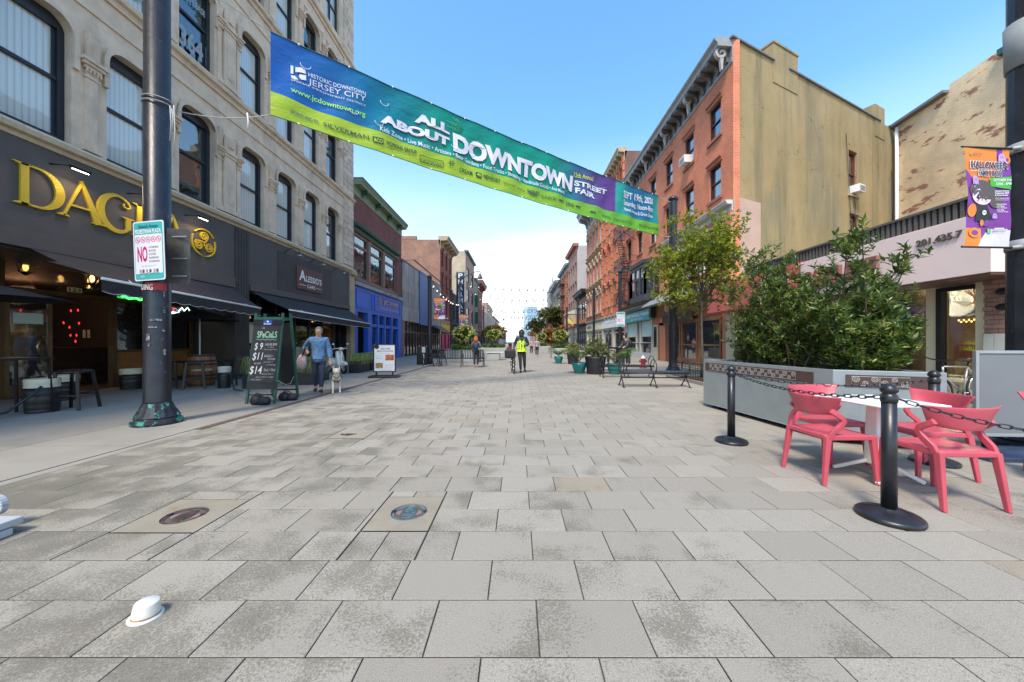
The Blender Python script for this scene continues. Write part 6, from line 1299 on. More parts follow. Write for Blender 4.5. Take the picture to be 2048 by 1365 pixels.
t2 = copy_tree(t, None, (-4.35, 18.9, 0), R(70), 'black slatted bench turned sideways at the left end of the long bench'); t2.scale = (.55, 1, 1)
# iron fence guard
t = thing('tree_guard_fence', (5.55, 10.3, 0), 0, 'low black iron fence round the tree pit, left of the planter', 'fence')
def fseg(a, b_, n):
    a, b_ = Vector(a), Vector(b_)
    mb = MB()
    for z in (.08, .40, .60): mb.bar(a + Vector((0, 0, z)), b_ + Vector((0, 0, z)), .025, .02)
    mb.build('rail', black, t); bm = MB(); bm.tube([(0, 0, 0), (0, 0, .6)], .009, 5); bme = bm.mesh('picket', black); rm = MB(); d = (b_ - a).normalized(); rm.tube([(d.x * .045 * math.cos(q), d.y * .045 * math.cos(q), .045 * math.sin(q)) for q in [2 * PI * i / 12 for i in range(12)]], .008, 5, closed=True); rme = rm.mesh('ring', black)
    for k in range(n + 1): p = a.lerp(b_, k / n); obj('picket', bme, t, tuple(p)); (obj('ring', rme, t, tuple(p + (b_ - a) / n / 2 + Vector((0, 0, .5)))) if k < n else None)
fseg((0, 0, 0), (.12, 2.6, 0), 22); fseg((0, 0, 0), (1.3, 0, 0), 12); fseg((1.3, 0, 0), (1.42, 2.6, 0), 20)
mb = MB(); mb.box(-.05, 1.45, -.05, -.001, 0, .1).box(-.1, -.03, 0, 2.6, 0, .1); mb.build('kerb', conc, t)
mb = MB(); mb.box(0, 1.3, .02, 2.6, .02, .05); mb.build('soil', M('soil'), t)
# hydrant
t = thing('fire_hydrant', (6.15, 17.2, 0), 0, 'red fire hydrant with a white cap near the big right pole', 'fire hydrant')
mb = MB(); mb.lathe([(.15, 0), (.15, .04), (.11, .05), (.11, .42), (.13, .44), (.13, .47)], 14); mb.tube([(-.19, 0, .34), (.19, 0, .34)], .05, 10).tube([(0, -.17, .30), (0, .1, .30)], .06, 10); mb.build('body', redp, t); mb = MB(); mb.lathe([(.13, .47), (.125, .5), (.08, .57), (.03, .6), (.03, .64), (.01, .65)], 14); mb.build('bonnet', white, t)
# kegs, barrel, stools, umbrella
kb = M('keg_black', (.015, .015, .016), .45, .1, .3, 6, .15, 40); kc = M('keg_cream', (.62, .58, .44), .5, 0, .08, 5)
def keg(x, y, r, h_, label):
    t = thing('keg', (x, y, 0), 0, label, 'keg', 'black kegs with cream rims on the left pavement')
    mb = MB(); mb.lathe([(r * .92, 0), (r * .96, .04 * h_), (r * .93, .06 * h_), (r * .96, .12 * h_), (r, .2 * h_), (r * .97, .24 * h_), (r, .28 * h_), (r, .46 * h_), (r * .97, .49 * h_), (r, .52 * h_), (r * .99, .74 * h_)], 28); mb.build('body', kb, t)
    mb = MB(); mb.lathe([(r * .99, .741 * h_), (r, .77 * h_), (r * .965, .81 * h_), (r, .85 * h_), (r, .97 * h_), (r * .97, h_), (r * .9, .995 * h_), (r * .86, .9 * h_), (.02, .88 * h_)], 28, cap=False); mb.build('rim', kc, t)
    mb = MB(); mb.lathe([(.03, .88 * h_), (.03, .93 * h_), (.01, .94 * h_)], 10); mb.build('valve', greyst, t)
for px, py, r, h_, lb in ((85, 828, .215, .62, 'nearest black and cream keg on the left, rope tied to its rim'), (127, 804, .235, .56, 'wide black and cream keg right behind the nearest one'), (263, 782, .235, .56, 'black and cream keg before the orange wood panel, left of the big pole'), (449, 780, .15, .60, 'slim black and cream keg standing beside the oak barrel')):
    x, y = G(px, py - 4); keg(x, y, r, h_, lb)
t = thing('oak_barrel', (-9.35, 10.35, 0), R(25), 'brown oak whiskey barrel with pale lettering against the pub wall', 'barrel')
stv = M('oak_stave', (.20, .085, .035), .5, 0, .35, 5, .2, 40, rnd=.25); pr_ = [(.29, 0), (.34, .22), (.365, .45), (.34, .7), (.29, .92)]
sm_ = MB(); nst = 20; da = 2 * PI / nst * .97
V = [];
for r_, z in pr_: V += [(r_ * math.cos(-da / 2), r_ * math.sin(-da / 2), z), (r_ * math.cos(da / 2), r_ * math.sin(da / 2), z)]
sm_.add(V, [(2 * i, 2 * i + 1, 2 * i + 3, 2 * i + 2) for i in range(4)]); stme = sm_.mesh('stave', stv)
for k in range(nst): obj('stave', stme, t, (0, 0, 0), 2 * PI * k / nst)
for z, r_ in ((.04, .302), (.2, .343), (.30, .356), (.62, .356), (.72, .343), (.87, .305)): mb = MB(); mb.lathe([(r_, z), (r_ + .004, z + .045)], 32, cap=False); mb.build('hoop', M('dark_hoop', (.05, .035, .028), .5, .5), t)
mb = MB(); mb.lathe([(.02, .89), (.29, .9)], 24, cap=False); mb.lathe([(.285, .0), (.335, .22), (.36, .45), (.335, .7), (.285, .91)], 24, cap=False); mb.build('head', stv, t)
mb = MB(); text_mb(mb, 'JAMESON', 0, .48, .44, .52, 0, 0, .02); mb.v = [(.372 * math.sin(v[0] / .372 - .35), -.372 * math.cos(v[0] / .372 - .35), v[2]) for v in mb.v]; mb.build('lettering', creamp, t)
def stool_build(label):
    t = thing('bar_stool', (0, 0, 0), 0, label, 'stool', 'black metal stools outside the pub')
    mb = MB(); mb.box(-.16, .16, -.16, .16, .745, .765); mb.box(-.17, .17, -.17, .17, .70, .744); mb.build('seat', black, t, bev=.01)
    for sx in (-1, 1):
        for sy in (-1, 1): mb = MB(); mb.bar((sx * .155, sy * .155, .74), (sx * .225, sy * .225, 0), .05, .02); mb.build('leg', black, t)
    mb = MB()
    for q in range(4): a = q * PI / 2; c_, s_ = math.cos(a), math.sin(a); p = lambda x, y: (x * c_ - y * s_, x * s_ + y * c_, .28 + .05 * (q % 2)); mb.bar(p(-.19, -.19), p(.19, -.19), .02, .03)
    mb.build('footrest', black, t); return t
s0 = stool_build('black metal stool at the far left beside the kegs'); s0.location = (-8.55, 6.75, 0); s0.rotation_euler = (0, 0, R(15))
for (px, py), a, lb in (((347, 776), 10, 'black metal stool left of the oak barrel'), ((389, 778), 40, 'black metal stool standing in front of the oak barrel'), ((468, 770), 5, 'black metal stool by the dark pier, right of the barrel')):
    x, y = G(px, py); copy_tree(s0, None, (x, y, 0), R(a), lb)
t = thing('high_table', (-8.95, 6.2, 0), 0, 'black high table cut off at the left picture edge', 'table'); mb = MB(); mb.box(-.35, .35, -.45, .3, .98, 1.02); mb.build('tabletop', black, t)
for sx in (-.3, .3):
    for sy in (-.4, .25): mb = MB(); mb.bar((sx, sy, .98), (sx * 1.1, sy * 1.1, 0), .05, .02); mb.build('leg', black, t)
t = thing('rope', (-8.6, 6.2, 0), 0, 'black rope sagging from the nearest keg out to the left edge', 'rope'); mb = MB(); mb.tube([(.03, .1, .5), (-.02, .0, .35), (-.1, -.25, .10), (-.25, -.6, .04), (-.5, -1.2, .05)], .022, 8); mb.build('rope_strand', blkp, t)
t = thing('rope', (-7.8, 9.4, 0), 0, 'black rope sagging from the slim keg to the chalkboard', 'rope'); mb = MB(); mb.tube([(.1, 0, .5), (.3, -.2, .2), (.6, -.5, .09), (.9, -.9, .14), (1.9, -1.9, .25)], .018, 8); mb.build('rope_strand', blkp, t)
def umbrella(x, y, zr, hz_, r, label, rz=0):
    t = thing('patio_umbrella', (x, y, 0), rz, label, 'umbrella', 'black patio umbrellas outside the pub'); mb = MB(); n = 8; V = [(0, 0, zr + hz_)]
    for k in range(n): a = 2 * PI * k / n; V += [(r * math.cos(a), r * math.sin(a), zr), (r * .5 * math.cos(a), r * .5 * math.sin(a), zr + hz_ * .55)]
    mb.add(V, [(0, 2 + 2 * k, 2 + 2 * ((k + 1) % n)) for k in range(n)] + [(2 + 2 * k, 1 + 2 * k, 1 + 2 * ((k + 1) % n), 2 + 2 * ((k + 1) % n)) for k in range(n)]); mb.build('canopy', awn, t)
    mb = MB(); mb.tube([(0, 0, 0), (0, 0, zr + hz_)], .022, 8); mb.build('pole', palegr, t)
    for k in range(n): a = 2 * PI * k / n; mb = MB(); mb.tube([(0, 0, zr + hz_ * .2), (r * .5 * math.cos(a), r * .5 * math.sin(a), zr + hz_ * .5)], .008, 4); mb.build('rib', black, t)
umbrella(-10.0, 11.0, 1.98, .35, 1.05, 'black patio umbrella with white pole behind the barrel', R(12)); umbrella(-9.95, 6.4, 2.12, .3, 1.2, 'black patio umbrella cut off at the left edge over the pub entrance', R(8))
# grass planters
bladeM = M('grass_blade', (.25, .31, .08), .6, 0, .35, 1, rnd=.5); pbx = M('black_planter', (.02, .02, .022), .5, 0, .2, 5)
def grass_tuft(n, hh, spread, droop, x0, x1, y0, y1, z0):
    V = []; F = []
    for i in range(n):
        p = Vector((random.uniform(x0, x1), random.uniform(y0, y1), z0)); a = random.uniform(0, 2 * PI); d = Vector((math.cos(a), math.sin(a), 0)); s = random.uniform(.6, 1.1); w_ = Vector((-d.y, d.x, 0)) * .006; b0 = len(V)
        q = [p, p + d * spread * .3 * s + Vector((0, 0, hh * .75 * s)), p + d * spread * .75 * s + Vector((0, 0, hh * .85 * s)), p + d * spread * 1.1 * s + Vector((0, 0, hh * .85 * s - droop * s))]
        for k, qq in enumerate(q): ww = w_ * (1 - k * .28); V += [qq - ww, qq + ww]
        F += [(b0 + 2 * k, b0 + 2 * k + 1, b0 + 2 * k + 3, b0 + 2 * k + 2) for k in range(3)]
    return V, F
def grass_planter(x, y, w_, d_, h_, rz, label, n=500, hh=.35):
    t = thing('grass_planter', (x, y, 0), rz, label, 'planter', 'black planters of long grass'); mb = MB(); mb.box(-w_ / 2, w_ / 2, -d_ / 2, d_ / 2, 0, h_); mb.build('box', pbx, t, bev=.01)
    V, F = grass_tuft(n, hh, .32, .45, -w_ / 2 * .85, w_ / 2 * .85, -d_ / 2 * .7, d_ / 2 * .7, h_); obj('grass', npmesh('grass', V, F, bladeM), t, kind='stuff')
grass_planter(-6.6, 10.7, .9, .4, .5, R(8), 'black planter of drooping grass behind the woman in denim'); grass_planter(-6.75, 11.8, .6, .4, .5, R(8), 'black planter of drooping grass right of the woman in denim', 500)
for k, (x, y, lb) in enumerate(((-6.8, 15.0, 'first of three grass planters right of the scooter'), (-6.8, 16.3, 'middle of three grass planters right of the scooter'), (-6.75, 17.6, 'last of three grass planters right of the scooter, by the poster'))): grass_planter(x, y, .45, 1.0, .5, 0, 'drooping grass planter, ' + lb, 600)
grass_planter(-7.45, 9.9, .4, .4, .4, 0, 'low planter of thin grass by the dark pier behind the chalkboard', 260, .55)
# scooter
cre = M('scooter_cream', (.66, .66, .60), .28, .05, .03, 3); tyre = M('rubber', (.012, .012, .012), .75); chrome = M('chrome', (.6, .6, .6), .18, 1)
t = thing('scooter', (-7.55, 14.55, 0), R(143), 'cream motor scooter parked by the cafe front with its front wheel turned', 'scooter')
def wheel(par, c, r, th, ax='y', sp=0, rz=0, rimr=.7, nm='wheel'):
    w_ = thing(nm, c, rz, None, None); w_.parent = par
    mb = MB(); mb.tube([(r * math.cos(a), 0, r * math.sin(a)) for a in [2 * PI * i / 28 for i in range(28)]], th, 8, closed=True); mb.build('tyre', tyre, w_)
    mb = MB(); mb.tube([(r * (rimr + .18 if sp else rimr) * math.cos(a), 0, r * (rimr + .18 if sp else rimr) * math.sin(a)) for a in [2 * PI * i / 28 for i in range(28)]], th * .6, 6, closed=True); mb.tube([(0, -.04, 0), (0, .04, 0)], .02, 8); mb.build('rim', chrome, w_)
    mb = MB(); n = sp or 5
    for k in range(n): a = 2 * PI * k / n; mb.tube([(0, 0, 0), (r * .85 * math.cos(a), 0, r * .85 * math.sin(a))], .0018 if sp else .022, 4)
    mb.build('spokes', chrome, w_); return w_
wheel(t, (-.62, 0, .24), .20, .05); wheel(t, (.62, 0, .24), .20, .05)     # travels towards -x
mb = MB(); mb.tube([(-.62, .07, .24), (-.55, .07, .5), (-.42, 0, .85), (-.36, 0, .98)], .03, 8); mb.build('fork', cre, t)
mb = MB(); mb.ell((-.62, 0, .40), (.27, .09, .11), 14, 8); mb.build('front_mudguard', cre, t)
mb = MB(); V = []
for j in range(9):
    v = j / 8; w_ = .17 - .05 * abs(v - .45) * 2 * .6 + (-.03 if j == 8 else 0); x = -.50 + .18 * v + .02; z = .30 + .62 * v
    for i in range(7): u = -1 + i / 3; V.append((x + .09 * u * u, u * w_, z))
mb.add(V, [(j * 7 + i, j * 7 + i + 1, (j + 1) * 7 + i + 1, (j + 1) * 7 + i) for j in range(8) for i in range(6)], 0, True); o = mb.build('leg_shield', cre, t); o.modifiers.new('s', 'SOLIDIFY').thickness = .015
mb = MB(); mb.box(-.42, .15, -.12, .12, .26, .30); mb.build('footboard', cre, t, bev=.015); mb = MB(); mb.ell((.45, 0, .45), (.42, .20, .24), 18, 10); mb.build('body', cre, t); mb = MB(); mb.ell((.32, 0, .74), (.40, .14, .09), 16, 8); mb.build('saddle', black, t)
mb = MB(); mb.ell((-.40, 0, 1.0), (.11, .10, .08), 14, 8); mb.tube([(-.36, 0, 1.0), (-.34, .16, 1.03), (-.3, .3, 1.0)], .018, 6).tube([(-.36, 0, 1.0), (-.34, -.16, 1.03), (-.3, -.3, 1.0)], .018, 6); mb.build('handlebar', cre, t); mb = MB(); mb.ell((-.50, 0, 1.0), (.02, .06, .06), 12, 8); mb.build('headlight', chrome, t)
for sy in (-1, 1): mb = MB(); mb.tube([(-.36, sy * .2, 1.02), (-.36, sy * .27, 1.16)], .006, 5); mb.ell((-.36, sy * .29, 1.2), (.015, .055, .04), 10, 6); mb.build('mirror', chrome, t)
mb = MB(); mb.ell((-.47, 0, .62), (.05, .03, .03), 8, 6); mb.build('horn_badge', M('red_badge', (.4, .1, .05), .4), t)
# utility cabinet and meter
t = thing('utility_cabinet', (-5.45, 20.0, 0), 0, 'black utility cabinet beside the pole left of the bench', 'cabinet'); mb = MB(); mb.box(-.28, .25, -.2, .2, 0, 1.02); mb.build('cabinet_body', black, t, bev=.02)
mb = MB(); mb.box(-.24, .2, -.212, -.2, .1, .95); mb.build('cabinet_door', poleM, t, bev=.004)
t = thing('parking_meter', (-5.2, 19.3, 0), 0, 'grey meter post standing in front of the black cabinet', 'meter'); mb = MB(); mb.tube([(0, 0, 0), (0, 0, .7)], .03, 8); mb.build('post', palegr, t); mb = MB(); mb.box(-.09, .09, -.07, .07, .7, 1.0); mb.build('meter_head', palegr, t, bev=.02)
# litter: upturned foam tub
t = thing('foam_tub', (-1.76, 1.655, 0), R(20), 'upturned white foam food tub lying on the pavers', 'food tub')
fo = M('foam_white', (.62, .62, .60), .6, 0, .03, 30); mb = MB(); mb.lathe([(.062, 0), (.064, .004), (.0625, .008), (.052, .011), (.051, .019), (.045, .068), (.043, .071), (.002, .072)], 32, cap=False, mis=[0, 0, 0, 1, 2, 0, 0]); mb.xf(Matrix.Rotation(R(4), 4, 'Y')); mb.build('tub', [fo, M('stain_brown', (.30, .17, .06), .5, 0, .5, 60), M('smeared_foam', (.68, .64, .55), .55, 0, .12, 40)], t)
# white slatted seat fragment at left edge
t = thing('white_lounge', (-3.4, 2.2, 0), R(0), 'corner of a white wooden seat cut off at the left picture edge', 'seat')
wpn = M('white_wood', (.40, .42, .44), .5, 0, .04, 4)
wl = [(-3.7, 2.42), (-3.28, 2.5)]
for z0, z1, x1 in ((.056, .105, 2.41), (.0, .05, 2.36)): mb = MB(); mb.box(-3.62, -3.4, 1.2, x1, z0, z1); mb.build('plank', wpn, t, world=True, bev=.008)
mb = MB(); mb.ribbon(arcs(0, 0, .05, .05, 0, 360, 20), .04, -.02, .02); mb.xf(Matrix.Translation((-3.64, 2.44, .16))); mb.build('scroll', wpn, t, world=True, bev=.004)
# ================================================================ STREET BANNER
PL = Vector((-5.86, 5.65, 0)); PR = Vector((6.38, 14.4, 0)); dB = (PR - PL).normalized(); nB = Vector((dB.y, -dB.x, 0)); S0, S1_ = .1012, .9334; LB = (PR - PL).length * (S1_ - S0); hB = 1.55; zB = 5.50
def sag(u): return -.13 * 4 * u * (1 - u)
def SB(u, v, off=0):
    w_ = .035 * math.sin(u * 46 + v * 3.2) + .022 * math.sin(u * 91 - v * 6 + 1) + .02 * math.sin(u * 23 + 2) * (v - .3)
    if u < .12: w_ += .05 * math.sin((v * 6 + u * 70)) * (1 - u / .12) * .6
    p = PL.lerp(PR, S0 + (S1_ - S0) * u) + Vector((0, 0, zB + .04 * (1 - u) + hB * v + sag(u)))
    belly = .10 * math.sin(PI * min(1, max(0, v))) ; return p + nB * (w_ * (.35 + .65 * math.sin(PI * min(1, max(0, v)) ** .8)) - belly * .5 + off)
t = thing('street_banner', (PL.lerp(PR, .5).x, PL.lerp(PR, .5).y, 0), 0, 'long blue, green and purple festival banner strung across the street', 'banner')
def Mban():
    m, n, l, b, o = nodes('banner_fabric'); a = n.new('ShaderNodeAttribute'); a.attribute_name = 'buv'; s = n.new('ShaderNodeSeparateXYZ'); l.new(a.outputs['Vector'], s.inputs[0])
    r = n.new('ShaderNodeValToRGB'); e = r.color_ramp.elements; e[0].position = 0; e[0].color = (.008, .13, .52, 1); e[1].position = 1; e[1].color = (.02, .36, .27, 1)
    for p, c in ((.09, (.008, .16, .46)), (.16, (.0, .23, .36)), (.26, (.0, .34, .25)), (.56, (.0, .37, .25)), (.64, (.04, .17, .30)), (.71, (.13, .07, .30)), (.790, (.17, .05, .29)), (.7915, (.03, .44, .36)), (.83, (.02, .38, .34)), (.87, (.01, .17, .34)), (.95, (.01, .20, .33))):
        q = e.new(p); q.color = (*c, 1)
    l.new(s.outputs[0], r.inputs[0]); r2 = n.new('ShaderNodeValToRGB'); e = r2.color_ramp.elements; e[0].color = (.46, .62, .03, 1); e[1].position = 1; e[1].color = (.20, .50, .02, 1); q = e.new(.35); q.color = (.40, .60, .03, 1); q = e.new(.8); q.color = (.16, .50, .04, 1); l.new(s.outputs[0], r2.inputs[0])
    st = mth(n, l, 'LESS_THAN', s.outputs[1], .285); c = mixc(n, l, st, r.outputs[0], r2.outputs[0]); l.new(c, b.inputs['Base Color']); b.inputs['Roughness'].default_value = .45
    tl = n.new('ShaderNodeBsdfTranslucent'); l.new(c, tl.inputs[0]); mx_ = n.new('ShaderNodeMixShader'); mx_.inputs[0].default_value = .35; l.new(b.outputs[0], mx_.inputs[1]); l.new(tl.outputs[0], mx_.inputs[2]); l.new(mx_.outputs[0], o.inputs[0])
    g = n.new('ShaderNodeNewGeometry'); bump(n, l, b, nz(n, l, vscale(n, l, g.outputs['Position'], (1, 1, 2.2)), 1.5, 5, .55), .7, .08); return m
NU, NV = 260, 30
V = [SB(i / NU, j / NV) - t.location for j in range(NV + 1) for i in range(NU + 1)]; F = [(j * (NU + 1) + i, j * (NU + 1) + i + 1, (j + 1) * (NU + 1) + i + 1, (j + 1) * (NU + 1) + i) for j in range(NV) for i in range(NU)]
me = npmesh('fabric', [tuple(v) for v in V], F, Mban(), smooth=True); at = me.attributes.new('buv', 'FLOAT_VECTOR', 'POINT'); at.data.foreach_set('vector', np.array([(i / NU, j / NV, 0) for j in range(NV + 1) for i in range(NU + 1)], dtype=np.float32).ravel()); obj('fabric', me, t)
def buv(px, py):
    k = (px - VX) / FX; s_ = (5.86 + 5.65 * k) / (12.24 - 8.75 * k); D = 5.65 + 8.75 * s_; u = (s_ - S0) / (S1_ - S0); z = H + (VY - py) / FX * D; return u, (z - zB - .04 * (1 - u) - sag(u)) / hB, D
bw = M('banner_white', (.72, .70, .76), .5, 0, .03, 3); bgr = M('banner_lime_text', (.30, .68, .05), .5); bdk = M('banner_dark_text', (.03, .06, .045), .5); bnv = M('banner_navy_text', (.01, .09, .13), .5); byl = M('banner_yellow_text', (.70, .60, .05), .5); bsh = M('banner_shadow', (.06, .06, .09), .5); ray = M('banner_rays', (.10, .62, .30), .5)
def bpts(mb, pts_uv, off):     # list of (u,v) -> world
    return [tuple(SB(u, v, off) - t.location) for u, v in pts_uv]
CAP = textgeo('H')[3][1]
def btext(s_, a, b_, hpx, m, bold=.01, off=.022, nm='lettering', dz=0, sh=0):
    (u0, v0, D0), (u1, v1, D1) = buv(*a), buv(*b_); hv = hpx / FX * D0 / hB; g, Fc, mn, mxx = textgeo(s_, bold, sh); w_ = mxx[0] - mn[0]
    uc = [(u0 + (u1 - u0) * (p[0] - mn[0]) / w_, v0 + (v1 - v0) * (p[0] - mn[0]) / w_ + (p[1] / CAP) * hv + dz) for p in g]
    mb = MB(); mb.add(bpts(mb, uc, off), Fc); mb.build(nm, m, t)
btext('HISTORIC DOWNTOWN', (617, 151.5), (731.5, 192.5), 7.6, bw, .008); btext('JERSEY CITY', (617, 166), (731.5, 204), 10.8, bw, .0); btext('SPECIAL IMPROVEMENT DISTRICT', (582.5, 159), (732, 214), 3.6, bw, .0)
btext('www.jcdowntown.org', (581.5, 182.5), (731, 233.5), 10.5, bgr, .012); btext('SPONSORED BY:', (580.5, 229), (638.5, 247), 7.5, bnv, .01)
btext('SILVERMAN', (646.5, 251.5), (737.5, 279.5), 8.2, bdk, .01); btext('BUILDING NEIGHBORHOODS', (661.5, 259), (724, 278), 2.6, bdk, 0); btext('HOPKINS GROUP', (773, 290.7), (834, 308), 8, bdk, .03); btext('MANAGEMENT', (773, 297), (834, 314), 3.5, bdk, 0); btext('LANDMARK', (843, 325), (884, 335), 8.5, bdk, 0)
btext('ABOUT', (763, 245), (900.5, 294.5), 16.5, bsh, .05, .018); btext('ALL', (831, 243), (900.5, 270.5), 16, bsh, .05, .018)
btext('ABOUT', (761, 243), (900, 291.5), 16, bw, .06, .026); btext('ALL', (830, 240.5), (900, 268), 15.5, bw, .06, .026)
btext('DOWNTOWN', (908.5, 302), (1148, 382.5), 33.5, bsh, .05, .018); btext('DOWNTOWN', (906.5, 299.7), (1147, 380.5), 33, bw, .055, .026)
btext('Kids Zone \u2022 Live Music \u2022 Artisans \u2022 Beer Gardens \u2022 Food Trucks \u2022 Shopping \u2022 Handmade Goods \u2022 And More!', (759.6, 262), (1130, 388.5), 9.5, bw, .006)
btext('15th Annual', (1148.5, 353.5), (1187, 362.5), 9, byl, .015); btext('STREET', (1150.7, 369.4), (1214.7, 389), 9.5, bw, .035); btext('FAIR', (1153, 384), (1190, 397.3), 10, bw, .035)
btext('SEPT 19th, 2026', (1246.6, 394), (1306, 409.8), 12.5, bw, .02); btext('Saturday, Noon-8pm', (1247.7, 409), (1306.8, 424.5), 10, bw, .012); btext('Newark Avenue & Grove Street', (1248.4, 421), (1306, 436.5), 7, bw, .01)
btext('CREAM', (918, 344), (945.5, 350.5), 8.5, bdk, .02); btext('NEWPORT', (968, 355), (1001, 366), 7, bdk, .03); btext('NEWPORT CENTRE', (1007, 369), (1051, 384), 4, bdk, 0); btext("BASILE'S", (1056, 384), (1080, 389.5), 5.5, bdk, .03); btext('PIZZA', (1060, 390), (1077, 394), 5, bdk, .03); btext('SUNRUN', (1084, 396), (1111, 403), 7, bdk, 0)
btext('JUEGO', (1132.5, 409), (1149, 415), 7, bdk, .03); btext('xfinity', (1204, 433), (1222, 438), 6, bdk, .0); btext('DISTRICT', (1227, 440), (1262, 450), 5, bdk, .0); btext('FREE EVENT RAIN OR SHINE', (1279, 452.5), (1316, 462), 5, bdk, .01)
def bpoly(P, m, off=.02, nm='logo'): mb = MB(); mb.add(bpts(mb, [buv(*p)[:2] for p in P], off), [tuple(range(len(P)))]); mb.build(nm, m, t)
bpoly([(581.5, 128), (587, 130), (587, 146), (581.5, 144)], bw); bpoly([(591, 132.5), (604, 134), (611, 140), (612.5, 147), (600, 143), (591, 142)], bw); bpoly([(599, 147), (612.5, 150), (612.5, 160), (603, 158), (598, 152)], bw); bpoly([(582, 148), (590, 149.5), (597, 158), (589, 157), (583, 153)], bw)
bpoly([(745, 273.5), (766, 279), (766, 290.5), (745, 285)], bdk, .018); btext('&CO', (747, 284), (764.5, 289), 7, M('lime_fill', (.38, .55, .03), .5), .03, .024)
mb = MB(); q = [(840, 309), (886, 322.5), (886, 336), (840, 322.5)]
for i in range(4): a = buv(*q[i]); c = buv(*q[(i + 1) % 4]); mb.tube(bpts(mb, [(a[0] + (c[0] - a[0]) * k / 6, a[1] + (c[1] - a[1]) * k / 6) for k in range(7)], .02), .006, 4)
mb.build('logo_box', bdk, t); bpoly([(952.5, 343), (963.5, 345.5), (963.5, 357), (952.5, 354)], bdk, .018); btext('40', (954.5, 351.5), (962, 353.5), 6, M('lime_fill'), .02, .024)
for cx, cy in ((902, 328), (1122, 402), (1157, 413), (1185, 425)):
    for k in range(6): a = k * PI / 3; bpoly([(cx, cy), (cx + 5 * math.cos(a) + 1.2 * math.sin(a), cy + 5 * math.sin(a) - 1.2 * math.cos(a)), (cx + 6.5 * math.cos(a), cy + 6.5 * math.sin(a)), (cx + 5 * math.cos(a) - 1.2 * math.sin(a), cy + 5 * math.sin(a) + 1.2 * math.cos(a))], bdk, nm='leaf_logo') if cx == 902 else (bpoly([(cx - 5, cy - 3), (cx + 5, cy), (cx + 5, cy + 3), (cx - 5, cy)], bdk, nm='small_logo') if k == 0 else None)
mb = MB()
for k in range(26):
    a = R(35 + k * 5.2); r0, r1 = (16, 34 + 22 * ((k * 37) % 5) / 5); c0 = (938, 268)
    P = [buv(c0[0] + r * math.cos(a), c0[1] - r * math.sin(a))[:2] for r in (r0, r1)]
    if P[1][1] < .97: mb.tube(bpts(mb, P, .014), .006, 4)
for k in range(22):
    a = R(160 + k * 10); c0 = (1165, 375); P = [buv(c0[0] + r * math.cos(a), c0[1] - r * math.sin(a))[:2] for r in (26, 34 + 8 * (k % 3))]
    if .31 < P[1][1] < .95 and P[1][0] < .87: mb.tube(bpts(mb, P, .014), .004, 4)
mb.build('ray_print', ray, t, kind='stuff')
for u, v in ((.045, .79), (.115, .45), (.155, .42), (.165, .75), (.30, .50)):    # wind flaps
    c = SB(u, v, .02) - t.location; mb = MB(); mb.tube([c + dB * (.09 * math.cos(a)) + Vector((0, 0, .09 * math.sin(a))) + nB * .02 * abs(math.sin(a)) for a in [PI + PI * k / 8 for k in range(9)]], .006, 4); mb.build('wind_slit', bw, t)
ropeM = M('dark_cable', (.06, .06, .06), .6)
mb = MB(); mb.tube([SB(u / 40, 1.0, .0) - t.location for u in range(41)], .016, 6); mb.build('top_hem', M('hem_dark', (.02, .08, .12), .6), t); mb = MB(); mb.tube([SB(u / 40, 0, .0) - t.location for u in range(41)], .012, 6); mb.build('bottom_hem', M('hem_green', (.10, .25, .02), .6), t)
for k in range(14):
    for v in (0, 1): c = SB((k + .5) / 14, v, .01) - t.location; mb = MB(); mb.ell(c, (.022, .022, .022), 6, 4); mb.build('grommet', white, t)
def cable(name, label, pts, r=.012, m=None, cat='cable', sagv=0, grp=None, n=14):
    a, b_ = Vector(pts[0]), Vector(pts[-1]); tt = thing(name, tuple(a), 0, label, cat, grp); P = pts if len(pts) > 2 else [a.lerp(b_, k / n) - Vector((0, 0, sagv * 4 * (k / n) * (1 - k / n))) for k in range(n + 1)]
    mb = MB(); mb.tube([Vector(p) - a for p in P], r, 5); mb.build('wire', m or ropeM, tt); return tt
TLp, BLp, TRp, BRp = SB(0, 1), SB(0, 0), SB(1, 1), SB(1, 0)
cable('tie_rope', 'pale rope from the banner top left corner up to the near pole', [TLp, PL + Vector((.1, .1, 7.6))], .009, M('grey_rope'), 'rope', .05); cable('tie_rope', 'twisted rope from the banner bottom left corner to the near pole', [BLp, PL + Vector((.15, .1, 5.12))], .009, M('grey_rope'), 'rope', .10)
cable('tie_rope', 'thin rope from the banner top right corner to the far pole', [TRp, PR + Vector((-.15, -.1, 7.02))], .014, M('grey_rope'), 'rope', .03); cable('tie_rope', 'thin rope from the banner bottom right corner to the far pole', [BRp, PR + Vector((-.15, -.1, 5.6))], .014, M('grey_rope'), 'rope', .03)
t = thing('rope_end', tuple(BLp + Vector((-.28, -.2, -.1))), 0, 'loose white rope ends dangling below the banner left corner', 'rope'); mb = MB(); mb.tube([(0, 0, 0), (.02, 0, -.15), (0, 0, -.3)], .012, 6); mb.build('frayed_rope', white, t)
